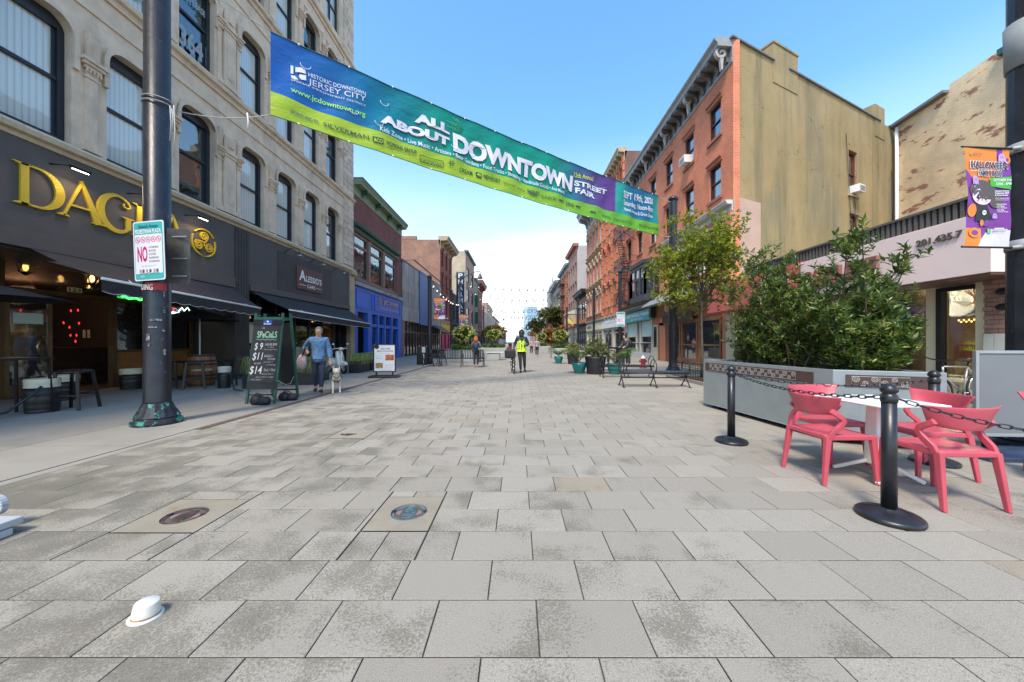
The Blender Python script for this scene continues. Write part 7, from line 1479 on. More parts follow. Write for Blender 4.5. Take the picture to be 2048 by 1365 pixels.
# ================================================================ STRING LIGHTS AND WIRES
bulbM = M('clear_bulb', (.12, .12, .12), .2, .1, .1); poles_l = [(-5.2, 20.6, 5.0), (-6, 31.5, 5.9), (-6, 36, 7.4), (-6.1, 62, 7.4)]
def string(a, b_, sg, n, lb, bt=None):
    a, b_ = Vector(a), Vector(b_); tt = cable('string_light', lb, [a, b_], .02 if a.y < 60 else .03, None, 'string lights', sg, 'strings of bulbs across the street', 24); bm = MB(); s_ = .13 if a.y < 60 else .19; bm.lathe([(.02, 0), (.02, -s_), (s_ * .7, -2 * s_), (.01, -2.8 * s_)], 6, sm=False); me = bm.mesh('bulb', [bulbM])
    for k in range(1, n): u = k / n; obj('bulb', me, tt, tuple(a.lerp(b_, u) - Vector((0, 0, sg * 4 * u * (1 - u))) - a))
ys = [(38, 7.6, 7.3, .3, 14), (42, 7.4, 7.0, .55, 14), (46, 7.2, 7.4, .7, 12), (50, 7.0, 7.3, .5, 14), (55, 7.3, 6.9, .8, 14), (62, 7.3, 7.3, .5, 16), (68, 7.3, 7.0, .8, 16), (76, 7.5, 7.3, .6, 16), (86, 7.3, 7.3, .7, 16), (98, 7.4, 7.3, .6, 16)]
for k, (y, za, zb, sg, n) in enumerate(ys): string((-6.0, y, za), (6.3, y + [0, 3, -2][k % 3], zb), sg, n, 'string of bulbs across the street, %s from the camera' % ('nearest', 'second', 'third', 'fourth', 'fifth', 'sixth', 'seventh', 'eighth', 'ninth', 'tenth')[k])
string((-5.2, 20.6, 5.05), (-6.0, 36, 5.3), .4, 12, 'string of bulbs along the left poles before the pharmacy sign'); string((6.35, 21.8, 5.6), (6.35, 45.5, 5.7), .5, 22, 'string of bulbs along the right poles before the orange buildings')
cable('guy_wire', 'thick rod and cable slanting over the grey cladding building', [PD(828, 520, 24), PD(905, 585, 33)], .045, M('dull_rod', (.09, .085, .08), .6)); cable('guy_wire', 'thin wire from the brick shop to the slanting rod', [(-9.7, 27, 7.4), tuple(PD(828, 520, 24))], .014)
cable('guy_wire', 'thin wire across the lower grey cladding roofline', [tuple(PD(800, 518, 26)), tuple(PD(905, 590, 36))], .012); cable('guy_wire', 'thin wire hanging down over the street beyond the lamp', [tuple(PD(978, 562, 60)), tuple(PD(984, 596, 60))], .03)
# ================================================================ PLANTS
def Mleaf(name, c0, c1, c2, tl=.25, rough=.45):
    m, n, l, b, o = nodes(name); g = n.new('ShaderNodeNewGeometry'); r = n.new('ShaderNodeValToRGB'); e = r.color_ramp.elements; e[0].color = (*c0, 1); e[1].color = (*c2, 1); q = e.new(.6); q.color = (*c1, 1)
    l.new(g.outputs['Random Per Island'], r.inputs[0]); c = mixc(n, l, 1., r.outputs[0], mixc(n, l, mr(n, l, nz(n, l, g.outputs['Position'], 2.2, 3), .35, .65), (.72, .74, .7), (1.25, 1.2, 1.1)), 'MULTIPLY')
    l.new(c, b.inputs['Base Color']); b.inputs['Roughness'].default_value = rough; t_ = n.new('ShaderNodeBsdfTranslucent'); l.new(mixc(n, l, 1., c, (1.3, 1.5, .6), 'MULTIPLY'), t_.inputs[0]); mx_ = n.new('ShaderNodeMixShader'); mx_.inputs[0].default_value = tl; l.new(b.outputs[0], mx_.inputs[1]); l.new(t_.outputs[0], mx_.inputs[2]); l.new(mx_.outputs[0], o.inputs[0]); return m
laurel = Mleaf('laurel_leaf', (.035, .08, .022), (.095, .16, .045), (.32, .34, .10), .25, .34); mapl = Mleaf('yellowing_leaf', (.11, .16, .025), (.24, .27, .04), (.38, .32, .05), .4); hydl = Mleaf('hydrangea_leaf', (.04, .10, .02), (.09, .17, .03), (.16, .24, .05)); hydf = Mleaf('hydrangea_bloom', (.34, .36, .12), (.50, .50, .20), (.62, .58, .34), .2); farl = Mleaf('street_tree_leaf', (.035, .07, .015), (.07, .10, .02), (.22, .13, .03)); autl = Mleaf('autumn_leaf', (.20, .10, .03), (.34, .15, .04), (.20, .18, .04)); palml = Mleaf('palm_leaf', (.05, .12, .02), (.10, .19, .04), (.20, .26, .08)); greyl = Mleaf('variegated_leaf', (.12, .15, .05), (.26, .26, .12), (.42, .36, .22))
bark = M('grey_brown_bark', (.11, .085, .06), .9, 0, .3, 10, .6, 40); stemM = M('stem', (.10, .065, .04), .8, 0, .3, 8)
def leafarr(P, Dv, Ln, Wd, fold=.25, seed=0):     # P base points, Dv directions, lengths, widths -> 5-vertex folded leaves
    P = np.asarray(P, float); Dv = np.asarray(Dv, float); Dv /= np.linalg.norm(Dv, axis=1)[:, None] + 1e-9; n = len(P); rr = np.random.default_rng(seed); up = np.tile([0, 0, 1.], (n, 1)) + rr.normal(0, .35, (n, 3)); side = np.cross(Dv, up); side /= np.linalg.norm(side, axis=1)[:, None] + 1e-9; nn = np.cross(side, Dv)
    Ln = np.asarray(Ln)[:, None]; Wd = np.asarray(Wd)[:, None]; mid = P + Dv * Ln * .45 - nn * Wd * fold; tip = P + Dv * Ln - nn * Ln * .18; l_ = P + Dv * Ln * .42 + side * Wd * .5 + nn * Wd * .05; r_ = P + Dv * Ln * .42 - side * Wd * .5 + nn * Wd * .05
    V = np.stack([P, l_, mid, r_, tip], 1).reshape(-1, 3); b_ = np.arange(n)[:, None] * 5; F = np.concatenate([b_ + np.array([0, 2, 1]), b_ + np.array([0, 3, 2]), b_ + np.array([1, 2, 4]), b_ + np.array([2, 3, 4])]); return V, F
def rosettes(C, Ax, nl, L_, W_, seed, spread=.75):
    rr = np.random.default_rng(seed); C = np.asarray(C, float); Ax = np.asarray(Ax, float); Ax /= np.linalg.norm(Ax, axis=1)[:, None] + 1e-9; n = len(C); ref = rr.normal(0, 1, (n, 3)); a = np.cross(Ax, ref); a /= np.linalg.norm(a, axis=1)[:, None]; b_ = np.cross(Ax, a); P = []; Dv = []; Ls = []
    for k in range(nl):
        th = 2 * PI * k * .382 + rr.uniform(0, .4, n)[:, None]; tilt = (spread + rr.uniform(-.3, .35, n))[:, None]; Dv.append(Ax * np.cos(tilt) + (a * np.cos(th) + b_ * np.sin(th)) * np.sin(tilt)); P.append(C - Ax * (.012 * k)); Ls.append(L_ * rr.uniform(.65, 1.2, n))
    P = np.concatenate(P); Dv = np.concatenate(Dv); Ls = np.concatenate(Ls); return leafarr(P, Dv, Ls, Ls * W_, seed=seed)
def shrub(name, label, cat, base, stems, m, L_, seed, group=None, nr=8, stem_r=.018, W_=.36):
    rr = random.Random(seed); t = thing(name, base, 0, label, cat, group); mb = MB(); C = []; Ax = []
    for (x, y, z, h_, lean, tw) in stems:
        p = Vector((x, y, z)); d = Vector((lean[0], lean[1], 1)).normalized(); pts = [p.copy()]; n = 9
        for i in range(n):
            d = (d + Vector((rr.gauss(0, .10), rr.gauss(0, .10), .05))).normalized(); p = p + d * h_ / n; pts.append(p.copy())
            if i > 0 or h_ < 1.3:
                for q in range(tw):
                    a = rr.uniform(0, 2 * PI); e = (Vector((math.cos(a), math.sin(a), rr.uniform(.1, .8)))).normalized(); ll = h_ * rr.uniform(.10, .26) * (1.15 - .5 * i / n); q1 = p + e * ll * .5 + Vector((0, 0, .02)); q2 = p + e * ll + Vector((0, 0, .06)); mb.tube([p, q1, q2], [.006, .004, .003], 4, cap=False)
                    for u in (.4, .7, 1.0): C.append(tuple(p.lerp(q2, u) + Vector((rr.gauss(0, .03), rr.gauss(0, .03), rr.gauss(0, .03))))); Ax.append(tuple((e * .6 + Vector((rr.gauss(0, .35), rr.gauss(0, .35), .7))).normalized()))
        mb.tube(pts, [stem_r * (1 - .7 * i / n) for i in range(n + 1)], 6); C.append(tuple(p)); Ax.append(tuple(d))
    mb.build('branches', stemM, t); V, F = rosettes(C, Ax, nr, L_, W_, seed); obj('leaves', npmesh('leaves', V, F, m), t, kind='stuff'); return t
rs = random.Random(5)
def st(cx, cy, n, r, h0, h1, tw=3, ln=.25): return [(rs.uniform(-r, r) * .5, rs.uniform(-r, r), .0, rs.uniform(h0, h1), (rs.gauss(0, ln), rs.gauss(0, ln)), tw) for _ in range(n)]
shrub('planter_shrub', 'dense dark green laurel shrub at the left end of the steel planter', 'shrub', (4.35, 6.55, .86), st(0, 0, 15, .5, .7, 1.5, 3, .38), laurel, .088, 11, 'laurel shrubs in the steel planter')
shrub('planter_shrub', 'tall sparse laurel shrub in the middle of the steel planter', 'shrub', (4.5, 5.5, .86), st(0, 0, 8, .35, 1.3, 1.95, 3, .18) + st(0, 0, 7, .35, .5, 1.1, 3, .35), laurel, .092, 12, 'laurel shrubs in the steel planter')
shrub('planter_shrub', 'tallest laurel shrub with dark stems at the right end of the planter', 'shrub', (4.6, 4.72, .86), [(-.1, .1, 0, 1.75, (.0, 0), 3), (.05, .0, 0, 1.8, (.04, 0), 3), (.15, .1, 0, 1.55, (.5, 0), 3), (.2, 0, 0, 1.35, (.55, .1), 4), (0, 0, 0, 1.0, (.25, -.1), 4), (-.15, 0, 0, 1.2, (-.2, 0), 4), (.1, .1, 0, .9, (.5, 0), 4), (.2, .05, 0, 1.1, (.75, .0), 4), (-.2, .1, 0, .8, (.1, -.1), 4), (.0, .2, 0, 1.4, (.15, .1), 3), (.1, -.05, 0, .7, (.3, 0), 4), (-.1, -.1, 0, .6, (-.3, -.1), 5), (.1, -.15, 0, .55, (.2, -.2), 5), (.25, -.1, 0, .7, (.7, -.1), 5), (-.2, -.05, 0, .9, (-.35, 0), 4)], laurel, .10, 13, 'laurel shrubs in the steel planter')
def tree(name, label, base, h0, hc, rx, rz, m, L_, n, seed, group=None, tr=.07, lob=10, cat='tree', W_=.7, flat=1):
    rr = np.random.default_rng(seed); rd = random.Random(seed); t = thing(name, base, 0, label, cat, group); mb = MB(); mb.tube([(0, 0, 0), (.03, .02, h0 * .5), (0, 0, h0), (.05, 0, hc + rz * .5)], [tr, tr * .85, tr * .7, tr * .2], 8)
    lobes = []
    for k in range(lob):
        a = rd.uniform(0, 2 * PI); e = rd.uniform(-.7, 1.1); rr_ = rd.uniform(.35, .85); c = Vector((rx * rr_ * math.cos(a) * math.cos(e), rx * rr_ * math.sin(a) * math.cos(e) * flat, hc + rz * rr_ * math.sin(e))); lobes.append((c, rd.uniform(.25, .48) * rx)); s_ = Vector((0, 0, h0 + (c.z - h0) * .35)); mb.tube([s_, s_.lerp(c, .5) + Vector((0, 0, .06)), c], [tr * .4, tr * .25, tr * .1], 5, cap=False)
    mb.build('trunk', bark, t); C = []; A = []
    for c, r_ in lobes:
        k = n // lob; d = rr.normal(0, 1, (k, 3)); d /= np.linalg.norm(d, axis=1)[:, None]; rad = r_ * rr.uniform(.25, 1.1, (k, 1)) ** .6; C.append(np.array(c) + d * rad * np.array([1, 1, .8])); A.append(d + rr.normal(0, .6, (k, 3)) + np.array([0, 0, .3]))
    V, F = rosettes(np.concatenate(C), np.concatenate(A), 5, L_, W_, seed, 1.0); obj('crown', npmesh('crown', V, F, m), t); return t
tree('street_tree', 'slender street tree with yellowing leaves in front of the red brick building', (6.45, 12.3, 0), 2.0, 3.9, 1.65, 2.3, mapl, .11, 2300, 21, tr=.055, lob=34)
for x, y, hc, r_, m_, lb, sd in ((4.9, 52, 5.0, 2.1, farl, 'leafy street tree in the distance on the right, before the grey-green house', 31), (5.6, 68, 6.2, 2.6, farl, 'taller distant street tree on the right under the turret', 32), (4.6, 84, 4.6, 2.6, farl, 'third distant street tree, left of the others on the right side', 33), (5.0, 47, 2.0, 1.5, autl, 'low reddish leafed tree below the distant right trees', 34), (-5.2, 88, 3.6, 2.4, autl, 'orange autumn tree far off on the left side', 35), (-4.6, 60, 2.3, 1.6, farl, 'small dark green tree behind the flowering shrubs on the left', 36), (6.0, 120, 5, 3, autl, 'most distant tree on the right side', 37)):
    tree('street_tree', lb, (x, y, 0), hc * .5, hc, r_, r_, m_, .34, 520, sd, 'street trees far down the street', tr=.10, lob=10)
def blooms(t, c, rx, rz, n, seed, s_):
    rr = np.random.default_rng(seed); d = rr.normal(0, 1, (n, 3)); d /= np.linalg.norm(d, axis=1)[:, None]; C = np.array(c) + d * np.array([rx, rx, rz]); A = d + np.array([0, 0, .4]); V, F = rosettes(C, A, 9, s_, .8, seed, .9); obj('blossoms', npmesh('blossoms', V, F, hydf), t, kind='stuff')
gconc = M('grey_planter_concrete', (.36, .37, .35), .85, 0, .1, 2, .2, 40)
def hyd(x, y, zc, r_, label, w_=2.1, d_=1.6, h_=.8, fill=True):
    t = thing('concrete_planter', (x, y, 0), 0, 'grey concrete planter holding ' + label, 'planter', 'concrete planters along the street'); mb = MB(); mb.box(-w_ / 2, w_ / 2, -d_ / 2, d_ / 2, 0, h_); mb.build('box', gconc, t, bev=.04)
    tr_ = tree('flowering_shrub', 'round ' + label, (x, y, h_), zc - h_ - r_ * .6, zc - h_, r_, r_ * .75, hydl, .13, 700, abs(int(x * 10 + y)), 'round flowering shrubs on stems', .03, 12, 'shrub'); blooms(tr_, (0, 0, zc - h_), r_ * 1.05, r_ * .8, 110, 3, .12)
    if fill: V, F = rosettes(rng.uniform([-w_ * .4, -d_ * .4, .0], [w_ * .4, d_ * .4, .28], (260, 3)), rng.normal(0, .4, (260, 3)) + np.array([0, 0, 1]), 6, .16, .35, 9); f_ = thing('ground_cover', (x, y, h_), 0, 'low leaves under the ' + label, 'plants', 'low planting in the concrete planters'); obj('leaves', npmesh('leaves', V, F, palml), f_, kind='stuff')
hyd(-3.55, 23, 1.80, .72, 'cream hydrangea bush behind the long bench'); hyd(-2.0, 29.5, 1.85, .62, 'cream hydrangea bush right of the redhead woman', 2.2); hyd(3.4, 28, 1.75, .6, 'yellow-green hydrangea bush on the right by the yellow flag', 1.5); hyd(2.7, 40, 1.8, .6, 'small distant hydrangea bush near the glass tower', 1.5)
for x, y, w_, lb in ((-1.75, 25.2, .9, 'low square concrete seat block right of the redhead woman'), (-1.2, 33, 1.6, 'low concrete block behind the seat block, near the cyclist')):
    t = thing('concrete_block', (x, y, 0), 0, lb, 'seat block'); mb = MB(); mb.box(-w_ / 2, w_ / 2, -.5, .5, .0, .5); mb.build('block', gconc, t, bev=.03); mb = MB(); mb.box(-w_ / 2 - .05, w_ / 2 + .3, -.55, .55, .502, .56); mb.build('top', palegr, t, bev=.01)
def pot(x, y, r_, h_, m_, kind, label, hh, seed):
    t = thing('plant_pot', (x, y, 0), 0, label, 'potted plant', 'potted plants by the benches'); mb = MB()
    mb.lathe([(r_ * .62, 0), (r_ * .8, h_ * .3), (r_ * .98, h_ * .75), (r_, h_), (r_ * .9, h_), (r_ * .88, h_ * .85), (.01, h_ * .84)] if m_ is tealpot else [(r_ * .78, 0), (r_ * .98, h_ * .9), (r_, h_), (r_ * .9, h_), (.01, h_ * .85)], 20, cap=False); mb.build('pot', m_, t)
    rr = np.random.default_rng(seed); P = []; Dv = []; mb = MB()
    if kind == 'palm':
        for k in range(16):
            a = rr.uniform(0, 2 * PI); s_ = rr.uniform(.5, 1.1); q = [Vector((math.cos(a), math.sin(a), 0)) * (hh * .75 * s_ * u) + Vector((0, 0, h_ + hh * s_ * (1.5 * u - .9 * u * u))) for u in [i / 8 for i in range(9)]]; mb.tube(q, [.008 - .0008 * i for i in range(9)], 4, cap=False)
            for i in range(2, 9):
                for sg in (-1, 1):
                    for e in (0, .5):
                        pp = q[i].lerp(q[i - 1], e); dd = (q[i] - q[i - 1]).normalized(); sd = dd.cross(Vector((0, 0, 1))).normalized() * sg; P.append(tuple(pp)); Dv.append(tuple(dd * .6 + sd + Vector((0, 0, -.25))))
        V, F = leafarr(P, Dv, np.full(len(P), hh * .28), np.full(len(P), .03)); mb.build('stalks', stemM, t)
    else: C = rr.normal(0, 1, (220, 3)); C /= np.linalg.norm(C, axis=1)[:, None]; C = C * np.array([hh * .62, hh * .62, hh * .5]) * rr.uniform(.4, 1, (220, 1)) + np.array([0, 0, h_ + hh * .4]); V, F = rosettes(C, C - np.array([0, 0, h_]) + rr.normal(0, .2, (220, 3)), 6, .12, .4, seed)
    obj('leaves', npmesh('leaves', V, F, palml if kind == 'palm' else greyl), t, kind='stuff')
tealpot = M('teal_ceramic', (.02, .17, .17), .25, 0, .1, 4)
for px, py, r_, h_, m_, kd, hh, lb in ((1118, 728, .26, .42, tealpot, 'palm', .75, 'small teal pot with a green fern, farthest left of the potted plants'), (1147, 729, .36, .62, pbx, 'bush', .75, 'black tub with a pale bushy plant, between two teal pots'), (1160, 748, .30, .45, tealpot, 'palm', .85, 'teal pot with feathery palm at the street side'), (1193, 749, .43, .70, pbx, 'bush', .85, 'large black tub with a pale bushy plant beside the bench'), (1232, 750, .30, .42, tealpot, 'palm', 1.0, 'teal pot with green palm behind the farther backless bench')):
    x, y = G(px, py); pot(x, y + .2, r_, h_, m_, kd, lb, hh, px)
# misc street things
t = thing('table_stand', (5.3, 19.5, 0), 0, 'black railing of a low table stand behind the potted plants', 'stand'); mb = MB(); mb.box(-.9, .6, -.2, .25, .92, 1.0); mb.build('counter', black, t)  # low black table stand: a counter carried on legs
for x in (-.85, -.3, .2, .55): mb = MB(); mb.box(x, x + .05, -.15, .2, 0, .92); mb.build('leg', black, t)
for x, lb in ((6.6, 'left'), (7.4, 'middle'), (7.9, 'right')):
    t = thing('bollard', (x, 25.5, 0), 0, 'tall slim black post before the white shop sign, %s of three' % lb, 'bollard', 'slim posts before the white shop'); mb = MB(); mb.tube([(0, 0, 0), (0, 0, 1.9)], .06, 10); mb.build('post', black, t); mb = MB(); mb.ell((0, 0, 1.93), (.07, .07, .05), 8, 6); mb.build('cap', black, t)
t = thing('flag', (7.0, 47, 0), 0, 'yellow flag drooping from a pole before the dark shops on the right', 'flag'); mb = MB(); mb.tube([(0, 0, 3.6), (.0, 0, 4.6)], .03, 6); mb.build('staff', black, t)
mb = MB(); V = [(-.45 + .9 * i / 6, .06 * math.sin(i * 1.3), 4.1 - .12 * i * .9 + (.5 * j - .2 * i * .1)) for i in range(7) for j in range(2)]; mb.add(V, [(2 * i, 2 * i + 2, 2 * i + 3, 2 * i + 1) for i in range(6)]); mb.build('cloth', M('yellow_flag', (.70, .50, .06), .6), t)
# ================================================================ BICYCLES
def bicycle(loc, rz, label, col, hb=1):
    t = thing('bicycle', loc, rz, label, 'bicycle', None)      # travels towards -y, wheels in the y,z plane
    for y in (-.52, .50):
        w_ = wheel(t, (0, y, .34), .335, .018, sp=22, rz=PI / 2, nm='wheel')
    m_ = M(*col); mb = MB(); BB = (0, .06, .29); ST = (0, .22, .80); HT = (0, -.36, .86); HB = (0, -.38, .70); RA = (0, .50, .34); FA = (0, -.52, .34)
    for a, b_, r in ((BB, ST, .016), (ST, HT, .015), (BB, HB, .018), (HT, HB, .018), (BB, (.05, .5, .34), .009), (BB, (-.05, .5, .34), .009), (ST, (.05, .5, .34), .008), (ST, (-.05, .5, .34), .008)): mb.tube([a, b_], r, 8)
    mb.build('frame', m_, t); mb = MB(); mb.tube([HB, (.05, -.42, .6), (.055, -.52, .34)], .012, 6).tube([HB, (-.05, -.42, .6), (-.055, -.52, .34)], .012, 6); mb.build('fork', m_, t)
    mb = MB(); mb.tube([HT, (0, -.38, .98)], .014, 6).tube([(-.29, -.28, 1.02), (-.18, -.36, 1.0), (0, -.39, .98), (.18, -.36, 1.0), (.29, -.28, 1.02)], .013, 6); mb.build('handlebar', black, t)
    mb = MB(); mb.tube([ST, (0, .245, .90)], .013, 6); mb.ell((0, .27, .93), (.075, .13, .035), 12, 6); mb.ell((0, .14, .93), (.03, .12, .025), 10, 6); mb.build('saddle', black, t)
    mb = MB(); mb.tube([(.05, .06 + .085 * math.cos(a), .29 + .085 * math.sin(a)) for a in [2 * PI * i / 16 for i in range(16)]], .008, 5, closed=True); mb.tube([(.07, .06, .29), (.08, .0, .14), (.16, .0, .14)], .012, 5).tube([(-.07, .06, .29), (-.08, .12, .44), (-.16, .12, .44)], .012, 5); mb.build('crank', black, t); return t
silver = ('bike_silver', (.40, .40, .38), .3, .6, .08, 5); dkb = ('bike_black', (.02, .022, .035), .35, .2, .2, 5)
bk = bicycle((8.55, 6.75, 0), R(-90), 'silver bicycle leaning by the pink shop wall, behind the planter end', silver); bk.rotation_euler = (R(5), 0, R(-82))
bicycle((-.22, 14.75, 0), R(6), 'black bicycle walked by the man in the yellow vest', dkb)
mb = MB(); tb = thing('pannier_bag', (-.30, 14.35, .62), R(6), 'black delivery bag hanging on the front of the walked bicycle', 'bag'); mb.box(-.24, .2, -.14, .14, 0, .36); mb.build('bag', M('black_nylon'), tb, bev=.06); mb = MB(); mb.tube([(-.2, 0, .36), (-.12, 0, .46), (.1, 0, .46), (.16, 0, .36)], .012, 5); mb.build('strap', black, tb)
bicycle((5.25, 19.6, 0), R(-60), 'dark bicycle held by the person in black behind the red hydrant', dkb)
# ================================================================ PEOPLE
skinL = M('skin_light', (.52, .29, .21), .55, 0, .06, 20); skinD = M('skin_dark', (.09, .045, .03), .5, 0, .06, 20)
def skinobj(name, verts, edges, radii, mat, parent, sub=1, noise=0):
    me = bpy.data.meshes.new(name); me.from_pydata([tuple(v) for v in verts], edges, []); me.materials.append(mat); o = obj(name, me, parent); mod = o.modifiers.new('skin', 'SKIN'); mod.use_smooth_shade = True
    for i, r in enumerate(radii): rr = r if isinstance(r, tuple) else (r, r); me.skin_vertices[0].data[i].radius = rr
    me.skin_vertices[0].data[0].use_root = True; s = o.modifiers.new('sub', 'SUBSURF'); s.levels = sub; s.render_levels = sub
    if noise:
        tx = bpy.data.textures.get('folds') or bpy.data.textures.new('folds', 'CLOUDS'); tx.noise_scale = .12; d = o.modifiers.new('folds', 'DISPLACE'); d.texture = tx; d.strength = noise; d.mid_level = .5
    return o
def chainv(V, E, Rr, pts, rad, start=None):
    prev = start
    for p, r in zip(pts, rad):
        V.append(Vector(p)); Rr.append(r); i = len(V) - 1
        if prev is not None: E.append((prev, i))
        prev = i
    return prev
def person(label, loc, rz, h, P, skin, top, trouser, shoe, hairm, hair='short', jacket_len=.50, bulk=1.0, name='person', hood=None, top_noise=.015, bare=False):
    t = thing(name, loc, rz, label, 'person'); s = h
    J = {'pel': (0, 0, .52), 'wst': (0, 0, .60), 'chs': (0, .005, .72), 'nb': (0, .01, .815), 'nk': (0, 0, .855), 'hd': (0, -.01, .93)}
    J.update({k: v for k, v in P.items() if k in J}); off = P.get('lean', 0)
    def q(k): x, y, z = J[k]; return Vector((x, y - off * (z - .5), z)) * s
    V, E, Rr = [], [], []
    r = lambda a, b_=None: (a * s, (b_ or a) * s)
    V = [q('pel')]; Rr = [r(.075, .058)]; pel = 0; w = chainv(V, E, Rr, [q('wst'), q('chs'), q('nb')], [r(.068, .052), r(.082, .058), r(.045, .04)], 0); chs = 2; nb = 3; chainv(V, E, Rr, [q('nk'), q('hd') - Vector((0, 0, .02)) * s], [r(.031), r(.045, .05)], nb)
    arms = {}; legs = {}
    for sg, nm in ((-1, 'R'), (1, 'L')):
        sh = Vector((sg * .098, 0, .805)) * s + Vector((0, -off * .3, 0)) * s; el = Vector(P.get('el' + nm, (sg * .135, .0, .63))) * s; wr = Vector(P.get('wr' + nm, (sg * .14, -.04, .49))) * s; hd = wr + (wr - el).normalized() * .045 * s
        b0 = len(V); last = chainv(V, E, Rr, [sh, (sh + el) / 2, el, wr, hd], [r(.036), r(.030), r(.025), r(.017), r(.021, .013)], nb); arms[nm] = (sh, el, wr, hd)
        dr = (wr - el).normalized(); sd = dr.cross(Vector((0, 1, .2))).normalized()
        for f in range(4): c = hd + sd * (f - 1.5) * .0105 * s; k = (.034, .04, .038, .03)[f] * s; chainv(V, E, Rr, [c + dr * .012 * s, c + dr * k * .7 + Vector((0, -.006, 0)) * s, c + dr * k + Vector((0, -.014, 0)) * s], [r(.0055), r(.005), r(.0042)], last)
        chainv(V, E, Rr, [wr + dr * .02 * s - sd * .018 * s, wr + dr * .045 * s - sd * .026 * s + Vector((0, -.01, 0)) * s], [r(.007), r(.006)], last - 1)
        hp = Vector((sg * .05, 0, .50)) * s; kn = Vector(P.get('kn' + nm, (sg * .052, -.01, .28))) * s; an = Vector(P.get('an' + nm, (sg * .052, .01, .045))) * s; to = Vector(P.get('to' + nm, (sg * .06, -.075, .018))) * s
        if P.get('to' + nm) is None: to = an + Vector((sg * .006, -.085, -.027)) * s
        chainv(V, E, Rr, [hp, (hp + kn) / 2, kn, (kn + an) / 2, an, to], [r(.055), r(.046), r(.034), r(.031), r(.022), r(.02, .015)], 0); legs[nm] = (hp, kn, an, to)
    skinobj('body', V, E, Rr, skin, t, 1)
    # head
    hc = q('hd'); mb = MB(); mb.ell(hc + Vector((0, 0, .004 * s)), (.042 * s, .053 * s, .063 * s), 16, 12); mb.ell(hc + Vector((0, -.018 * s, -.035 * s)), (.03 * s, .03 * s, .028 * s), 12, 8)
    mb.ell(hc + Vector((0, -.054, -.006)) * s, (.007 * s, .012 * s, .014 * s), 8, 6); mb.ell(hc + Vector((-.043, .004, -.006)) * s, (.005 * s, .012 * s, .017 * s), 8, 6); mb.ell(hc + Vector((.043, .004, -.006)) * s, (.005 * s, .012 * s, .017 * s), 8, 6); hd_o = mb.build('head', skin, t)
    for sg in (-1, 1): mb = MB(); mb.ell(hc + Vector((sg * .017, -.048, .008)) * s, (.0065 * s, .004 * s, .0035 * s), 8, 6); obj('eye', mb.mesh('eye', blkwood), hd_o)
    mb = MB(); mb.ell(hc + Vector((0, -.0475, -.03)) * s, (.014 * s, .004 * s, .0035 * s), 8, 5); obj('mouth', mb.mesh('mouth', M('lips', (.35, .12, .10), .5)), hd_o)
    mb = MB()
    if hair != 'none':
        n0 = len(mb.v); mb.ell(hc + Vector((0, .012, .018)) * s, (.053 * s, .060 * s, .062 * s), 18, 14)
        mb.v = [((v[0]), (v[1] if v[2] > hc.z + .038 * s or v[1] > hc.y else max(v[1], hc.y - .022 * s)), v[2]) for v in mb.v]
        if hair == 'long':
            for k in range(26):
                a = PI * k / 25; x = math.cos(a) * .048; y = .012 + math.sin(a) * .045; mb.tube([hc + Vector((x, y, .03)) * s, hc + Vector((x * 1.35, y * 1.3 + .008, -.05)) * s, hc + Vector((x * 1.5 + random.gauss(0, .008), y * 1.25, -.13 - random.random() * .03)) * s], [.012 * s, .015 * s, .004 * s], 5)
        mb.build('hair', hairm, t)
    if hood:
        mb = MB(); n0 = 16; ringp = []
        for j, (yy, rr_) in enumerate(((-.03, .058), (-.01, .066), (.03, .066), (.06, .05), (.075, .02))): ringp.append([(rr_ * math.cos(a), yy, rr_ * 1.2 * math.sin(a)) for a in [2 * PI * i / n0 for i in range(n0)]])
        Vh = [hc + Vector(p) * s for rg in ringp for p in rg]; mb.add(Vh, [(j * n0 + i, j * n0 + (i + 1) % n0, (j + 1) * n0 + (i + 1) % n0, (j + 1) * n0 + i) for j in range(4) for i in range(n0)], 0, True); mb.tube([hc + Vector((.058 * math.cos(a), -.03, .07 * math.sin(a))) * s for a in [2 * PI * i / 16 for i in range(16)]], .014 * s, 6, closed=True); mb.ell(hc + Vector((0, .01, -.07)) * s, (.06 * s, .055 * s, .03 * s), 12, 8); mb.build('hood', hood, t)
    # clothes
    k = bulk; V, E, Rr = [q('wst') - Vector((0, 0, .0))], [], [r(.075 * k, .062 * k)]; chainv(V, E, Rr, [q('chs'), q('nb') - Vector((0, 0, .012)) * s], [r(.092 * k, .072 * k), r(.055, .048)], 0); nb2 = 2; hem = Vector((0, -off * 0, jacket_len)) * s
    chainv(V, E, Rr, [(q('wst') + hem) / 2, hem], [r(.082 * k, .068 * k), r(.088 * k, .072 * k)], 0)
    for nm in 'RL': sh, el, wr, hd = arms[nm]; chainv(V, E, Rr, [sh, (sh + el) / 2, el, (el + wr) / 2, el.lerp(wr, .9)], [r(.042 * k), r(.038 * k), r(.034 * k), r(.03 * k), r(.026 * k)], nb2)
    skinobj('jacket', V, E, Rr, top, t, 2, top_noise * s)
    V, E, Rr = [q('pel')], [], [r(.078, .066)]
    for nm in 'RL': hp, kn, an, to = legs[nm]; chainv(V, E, Rr, [hp, (hp + kn) / 2, kn, (kn + an) / 2, kn.lerp(an, .88)], [r(.058), r(.052), r(.041), r(.037), r(.030)], 0)
    skinobj('trousers', V, E, Rr, trouser, t, 1, .006 * s)
